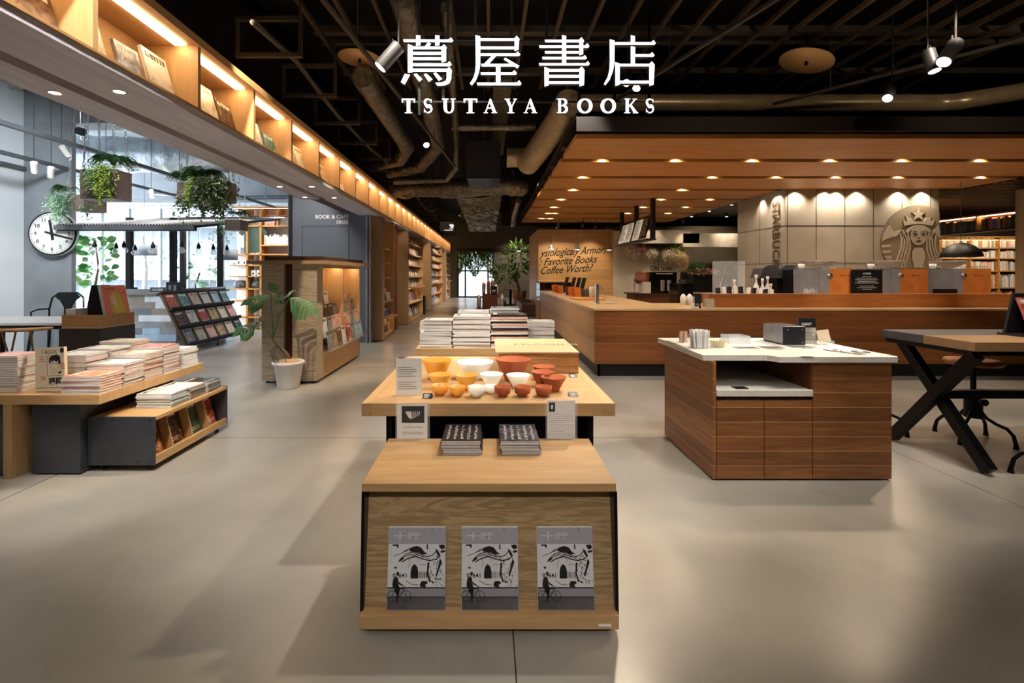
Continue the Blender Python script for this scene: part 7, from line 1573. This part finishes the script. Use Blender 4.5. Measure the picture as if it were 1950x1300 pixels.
duct('foil_duct', [(xd(690, 5.5), 5.5, 3.62), (xd(775, 8.5), 8.5, 3.6), (xd(762, 9.2), 9.2, 3.55), (xd(700, 9.6), 9.6, 3.5)], .125, FOIL, 'foil-wrapped duct running along the aisle ceiling on the bookshelf side', wob=.08)
duct('foil_duct', [(-.75, 4.2, 3.8), (xd(835, 8.5), 8.5, 3.62), (xd(800, 9.6), 9.6, 3.5), (xd(740, 9.9), 9.9, 3.45)], .12, FOIL, 'second foil-wrapped duct curving away under the round beige plate', wob=.08)
duct('foil_pipe', [(-.40, 4.6, 3.92), (xd(870, 9), 9, 3.75), (xd(868, 9.4), 9.4, 3.42), (xd(850, 9.6), 9.6, 3.24), (xd(750, 9.7), 9.7, 3.22)], .055, FOIL, 'thin foil-wrapped pipe bending back beside the black air unit', wob=.06)
duct('foil_pipe', [(xd(860, 8), 8, 3.8), (xd(1020, 8), 8, 3.8)], .06, FOIL, 'foil-wrapped pipe crossing above the black air unit', wob=.1)
duct('foil_pipe', [(xd(1120, 7.6), 7.6, 3.62), (xd(1300, 7.6), 7.6, 3.66), (xd(1450, 7.4), 7.4, 3.62)], .035, FOILW, 'thin bright foil pipe above the front canopy board', wob=.2)
t = MB().box(xd(940, 6.4), xd(976, 6.4), 6.4, 10.5, 3.95, 4.05).build('flat_foil_duct', FOIL, label='flat foil-wrapped duct hanging in the middle behind the sign', cat='duct')
m = MB(); 
V = []; nx, ny = 10, 60; 
for i in range(ny+1):
    for j_ in range(nx+1): V.append((-.75+1.05*j_/nx, 11.2+9*i/ny, 3.15+.03*math.sin(i*2.3+j_)+random.uniform(-.02, .02)))
m.add(V, [(i*(nx+1)+j_, i*(nx+1)+j_+1, (i+1)*(nx+1)+j_+1, (i+1)*(nx+1)+j_) for i in range(ny) for j_ in range(nx)], 0).box(-.76, .31, 11.2, 20.2, 3.22, 3.6)
m.build('wide_foil_duct', FOIL, label='broad flat crinkled foil duct running deep along the aisle ceiling', cat='duct')
duct('foil_duct', [(-2.2, 11.0, 3.30), (-.9, 10.8, 3.28), (.5, 10.6, 3.30), (.75, 10.8, 3.32)], .20, FOIL, 'large crosswise crinkled foil duct under the black air unit', wob=.12)
duct('foil_pipe', [(.75, 12, 3.2), (.78, 15, 3.1), (.82, 15.6, 3.0), (.82, 16.2, 3.0), (.82, 16.3, 4.88)], .07, FOIL, 'foil pipe turning toward the canopy near the aisle end', wob=.08)
au = thing('air_unit', (-.1, 8.8, 3.2), 'big black box air-conditioning unit hanging over the aisle', 'air conditioner')
a, b = PX(889, 335, 8.6), PX(953, 268, 8.6)
MB().box(a.x, b.x, 8.6, 9.8, a.z, b.z).build('unit_body', mat('black_unit', '1B1A19', .5), au); MB().box(a.x, b.x, 8.55, 8.6, a.z-.06, a.z+.0).build('outlet_grille', BLACKM, au); MB().cyl(((a.x+b.x)/2, 9, b.z), ((a.x+b.x)/2, 9, 4.9), .012, n=6).build('hanger', CHROME, au)
MB().box(.45, 14, 16.5, 17.0, 3.0, 4.88).build('ceiling_drop_panel', mat('dark_brown_drop', '2E2823', .7), label='dark dropped ceiling panel over the far aisle', cat='ceiling panel')
# track spotlights
TS = mat('grey_spot_body', '413F3D', .45, .3)
def track(p0, p1, label):
    f = Vector(p1)-Vector(p0); m = MB(); fr_ = Fr(p0, f, (0, 0, 1)); m.obox(fr_, 0, f.length, 0, .03, -.017, .017); o = m.build('lighting_track', CHAN, label=label, cat='lighting track'); 
    h = MB()
    for k in range(int(f.length/1.5)+1):
        q = Vector(p0)+f.normalized()*min(k*1.5+.2, f.length-.05); h.cyl(q+Vector((0, 0, .03)), (q.x, q.y, 4.89 if q.x > -2.95 else 4.69), .006, n=5)
    h.build('hanger_rods', CHAN, o); return o
def tspot(px, py, Y, target, power, label, size=1.0, ang=36, col=WARM, grp='track spotlights', mt_=None, rise=.16):
    p = PX(px, py, Y); d = (Vector(target)-p).normalized()
    t = thing('track_spotlight', p, label, 'spotlight', grp); r = .042*size; L = .17*size; q = p-d*L
    MB().cyl(p, q, r, n=20).build('lamp_body', mt_ or TS, t); MB().cyl(p+d*.001, p+d*.003, r*.86, n=20).build('lens', LENS, t)
    MB().tube([q+d*L*.4, q+d*L*.3+Vector((0, 0, .08*size)), Vector((q.x, q.y, p.z+rise)), Vector((q.x, q.y, 4.69 if q.x < -2.95 else 3.19 if 14 < q.y < 14.5 and q.x > 1 else 4.89))], .008 if mt_ is None else .004, 6).build('bracket', TS, t)
    if power: spot(p+d*.01, target, power, ang, .55, col, .03)
track((-1.35, 2.6, 3.42), (-.62, 9.0, 3.36), 'lighting track running along the aisle ceiling beside the foil ducts')
track((2.9, 1.9, 3.55), (1.5, 5.9, 3.45), 'slanting lighting track passing behind the last glowing character')
track((6.2, 3.3, 3.62), (3.5, 5.95, 3.45), 'slanting lighting track over the cafe side of the ceiling')
track((1.2, 14.2, 3.04), (4.4, 14.2, 3.04), 'lighting track before the brush-lettered wooden wall')
tspot(724, 128, 3.9, (-2.9, 3.7, .6), 300, 'big grey track spotlight pointing at the magazine table, under the round beige plate', 1.35)
tspot(812, 276, 6.6, (0, 4.8, .8), 200, 'lit track spotlight hanging over the foil duct bend', 1.1)
tspot(878, 374, 11.5, (-2.2, 13.5, 1), 300, 'small track spotlight before the wide foil duct', 1.1, 60)
tspot(876, 410, 14, (-2.2, 15, 1), 320, 'small lit track spotlight farther along the foil duct', 1.1, 60)
tspot(882, 416, 15.5, (-2.2, 19, 1), 340, 'farthest pair member of lit track spotlights, nearest the door', 1.1, 60)
tspot(892, 438, 19, (-2, 22, 1), 350, 'tiny track spotlight close to the glass door end', 1.1, 60)
tspot(1212, 168, 4.9, (0, 3.2, .7), 260, 'upper track spotlight beside the last glowing character', 1.0, 40)
tspot(1193, 158, 4.9, (.2, 2.2, .5), 90, 'track spotlight overlapped by the last glowing character', 1.0, 40)
tspot(1690, 187, 4.9, (2.2, 3.7, .8), 420, 'slender grey spotlight above the cafe counter pointing at the island', 1.15, 34)
tspot(1797, 118, 4.1, (2.0, 3.6, .8), 300, 'bright spotlight facing out near the cafe side ceiling edge', 1.35, 46)
tspot(1780, 135, 4.3, (4.2, 3.8, .9), 110, 'grey spotlight behind the bright outward-facing one', 1.2, 50)
for i, (px, py) in enumerate(((1061, 435), (1108, 432), (1133, 436), (1301, 424))): tspot(px, py, 14.2, (1.7+i*.8 if i < 3 else 6.5, 15.5, 1.7), 60, 'small spotlight above the brush-lettered wall, %s from the aisle' % ORDN[i] if i < 3 else 'small double spotlight before the beige kitchen wall', 1.0, 50, rise=.1)
for i, (px, py) in enumerate(((66, 328), (96, 337), (130, 296), (290, 376))): tspot(px, py, 6.4+i*.3 if i < 3 else 9, (-6.9, 7.5, 1.2) if i < 2 else (-6, 9, 1), 40 if i == 0 else 0, 'white cafe spotlight on the rail near the planters, %s from the clock pillar' % ORDN[i], .9, 60, (1, .9, .8), 'cafe rail spotlights', WHITE)
# cafe-side ceiling: rails, foil duct, pipes
GR = mat('grey_rail', '6A7076', .45, .5)
for i, (x, z, y0, y1) in enumerate(((-5.3, 3.0, 5.0, 13.5), (-6.6, 3.0, 6.2, 12.4), (-7.25, 3.0, 6.9, 7.55), (-4.3, 3.45, 6.0, 13.4))):
    o = MB().box(x-.03, x+.03, y0, y1, z, z+.05).build('lighting_rail', GR, label='grey lighting rail of the cafe ceiling, %s' % ('long one above the planters', 'passing by the pillar', 'short one at the pale wall', 'highest, by the soffit')[i], cat='rail', group='grey cafe rails')
    h = MB()
    for k in range(int((y1-y0)/1.6)+1):
        if 9.2 < y0+.1+k*1.6 < 10.5: continue
        h.cyl((x, y0+.1+k*1.6, z+.05), (x, y0+.1+k*1.6, 4.69 if not 7.5 < y0+.1+k*1.6 < 8.4 else 3.7), .006, n=5)
    if h.v: h.build('hanger_rods', GR, o)
duct('silver_duct', [(-9.0, 9.6, 3.75), (-6.6, 9.8, 3.78), (-4.4, 10.0, 3.78)], .36, FOILW, 'huge bright foil-wrapped duct across the cafe ceiling above the canopy', wob=.05)
duct('silver_duct', [(-3.25, 3.0, 3.15), (-3.25, 8.8, 3.15)], .12, FOILW, 'bright foil pipe running beside the soffit over the cafe', wob=.08)
duct('grey_pipe', [(-8.5, 12.3, 3.4), (-6.6, 12.0, 3.25), (-4.2, 12.0, 3.3)], .05, GR, 'bent grey pipe before the window beam', wob=0)
m = MB()
for k in range(9): m.box(-9+k*.0, -3.0, 4.2+k*.45, 4.24+k*.45, 4.2, 4.24)
m.build('ceiling_battens', mat('pale_grey_batten', 'A9B0B4', .5), label='row of thin pale battens under the grey cafe ceiling', cat='battens', kind='stuff')
for i, (x, y) in enumerate(((-6.2, 8.6), (-5.1, 8.6), (-7.6, 10.8), (-4.4, 11.2))): spot((x, y, 3.3), (x, y, 0), 150, 120, .8, (.93, .96, 1), .1)  # added cool spots without fixtures, topping up daylight in the cafe
# more hall lamps: shelf washers along the aisle, bar, far aisle
for y in (11, 14, 17, 20.5, 24): spot((-.7, y, 3.3), (-2.2, y+.6, 1.1), 300, 75, .8, WARM, .06)
for (x, y) in ((1.0, 10), (.2, 18), (.2, 24)): spot((x, y, 3.4), (x-.3, y, 0), 220, 90, .8, WARM, .08)

spot((-5.0, 4.2, 3.6), (-7.3, 6.3, 1.8), 600, 90, .8, (.88, .95, 1), .2); spot((-4.6, 5.0, 3.8), (-6.9, 7.6, 1.9), 70, 70, .8, (.95, .97, 1), .1)  # added cool spots, no fixtures, brightening the pale wall and the pillar
spot((-3.5, 3.4, 4.4), (-4.4, 5.6, 2.4), 420, 60, .8, (.98, .98, 1), .1)  # added spot without a fixture, lifts the dark hanging planters
spot((-3.6, 7.9, 3.5), (-3.2, 9.7, 1.6), 200, 90, .8, (1, .94, .86), .1)  # added spot that brightens the grey lettered wall, no fixture
for (x, y) in ((-4.0, 4.4), (-3.6, 6.2)): spot((x, y, 4.5), (x+.6, y-.6, 0), 170, 90, .8, (.96, .97, 1), .15)
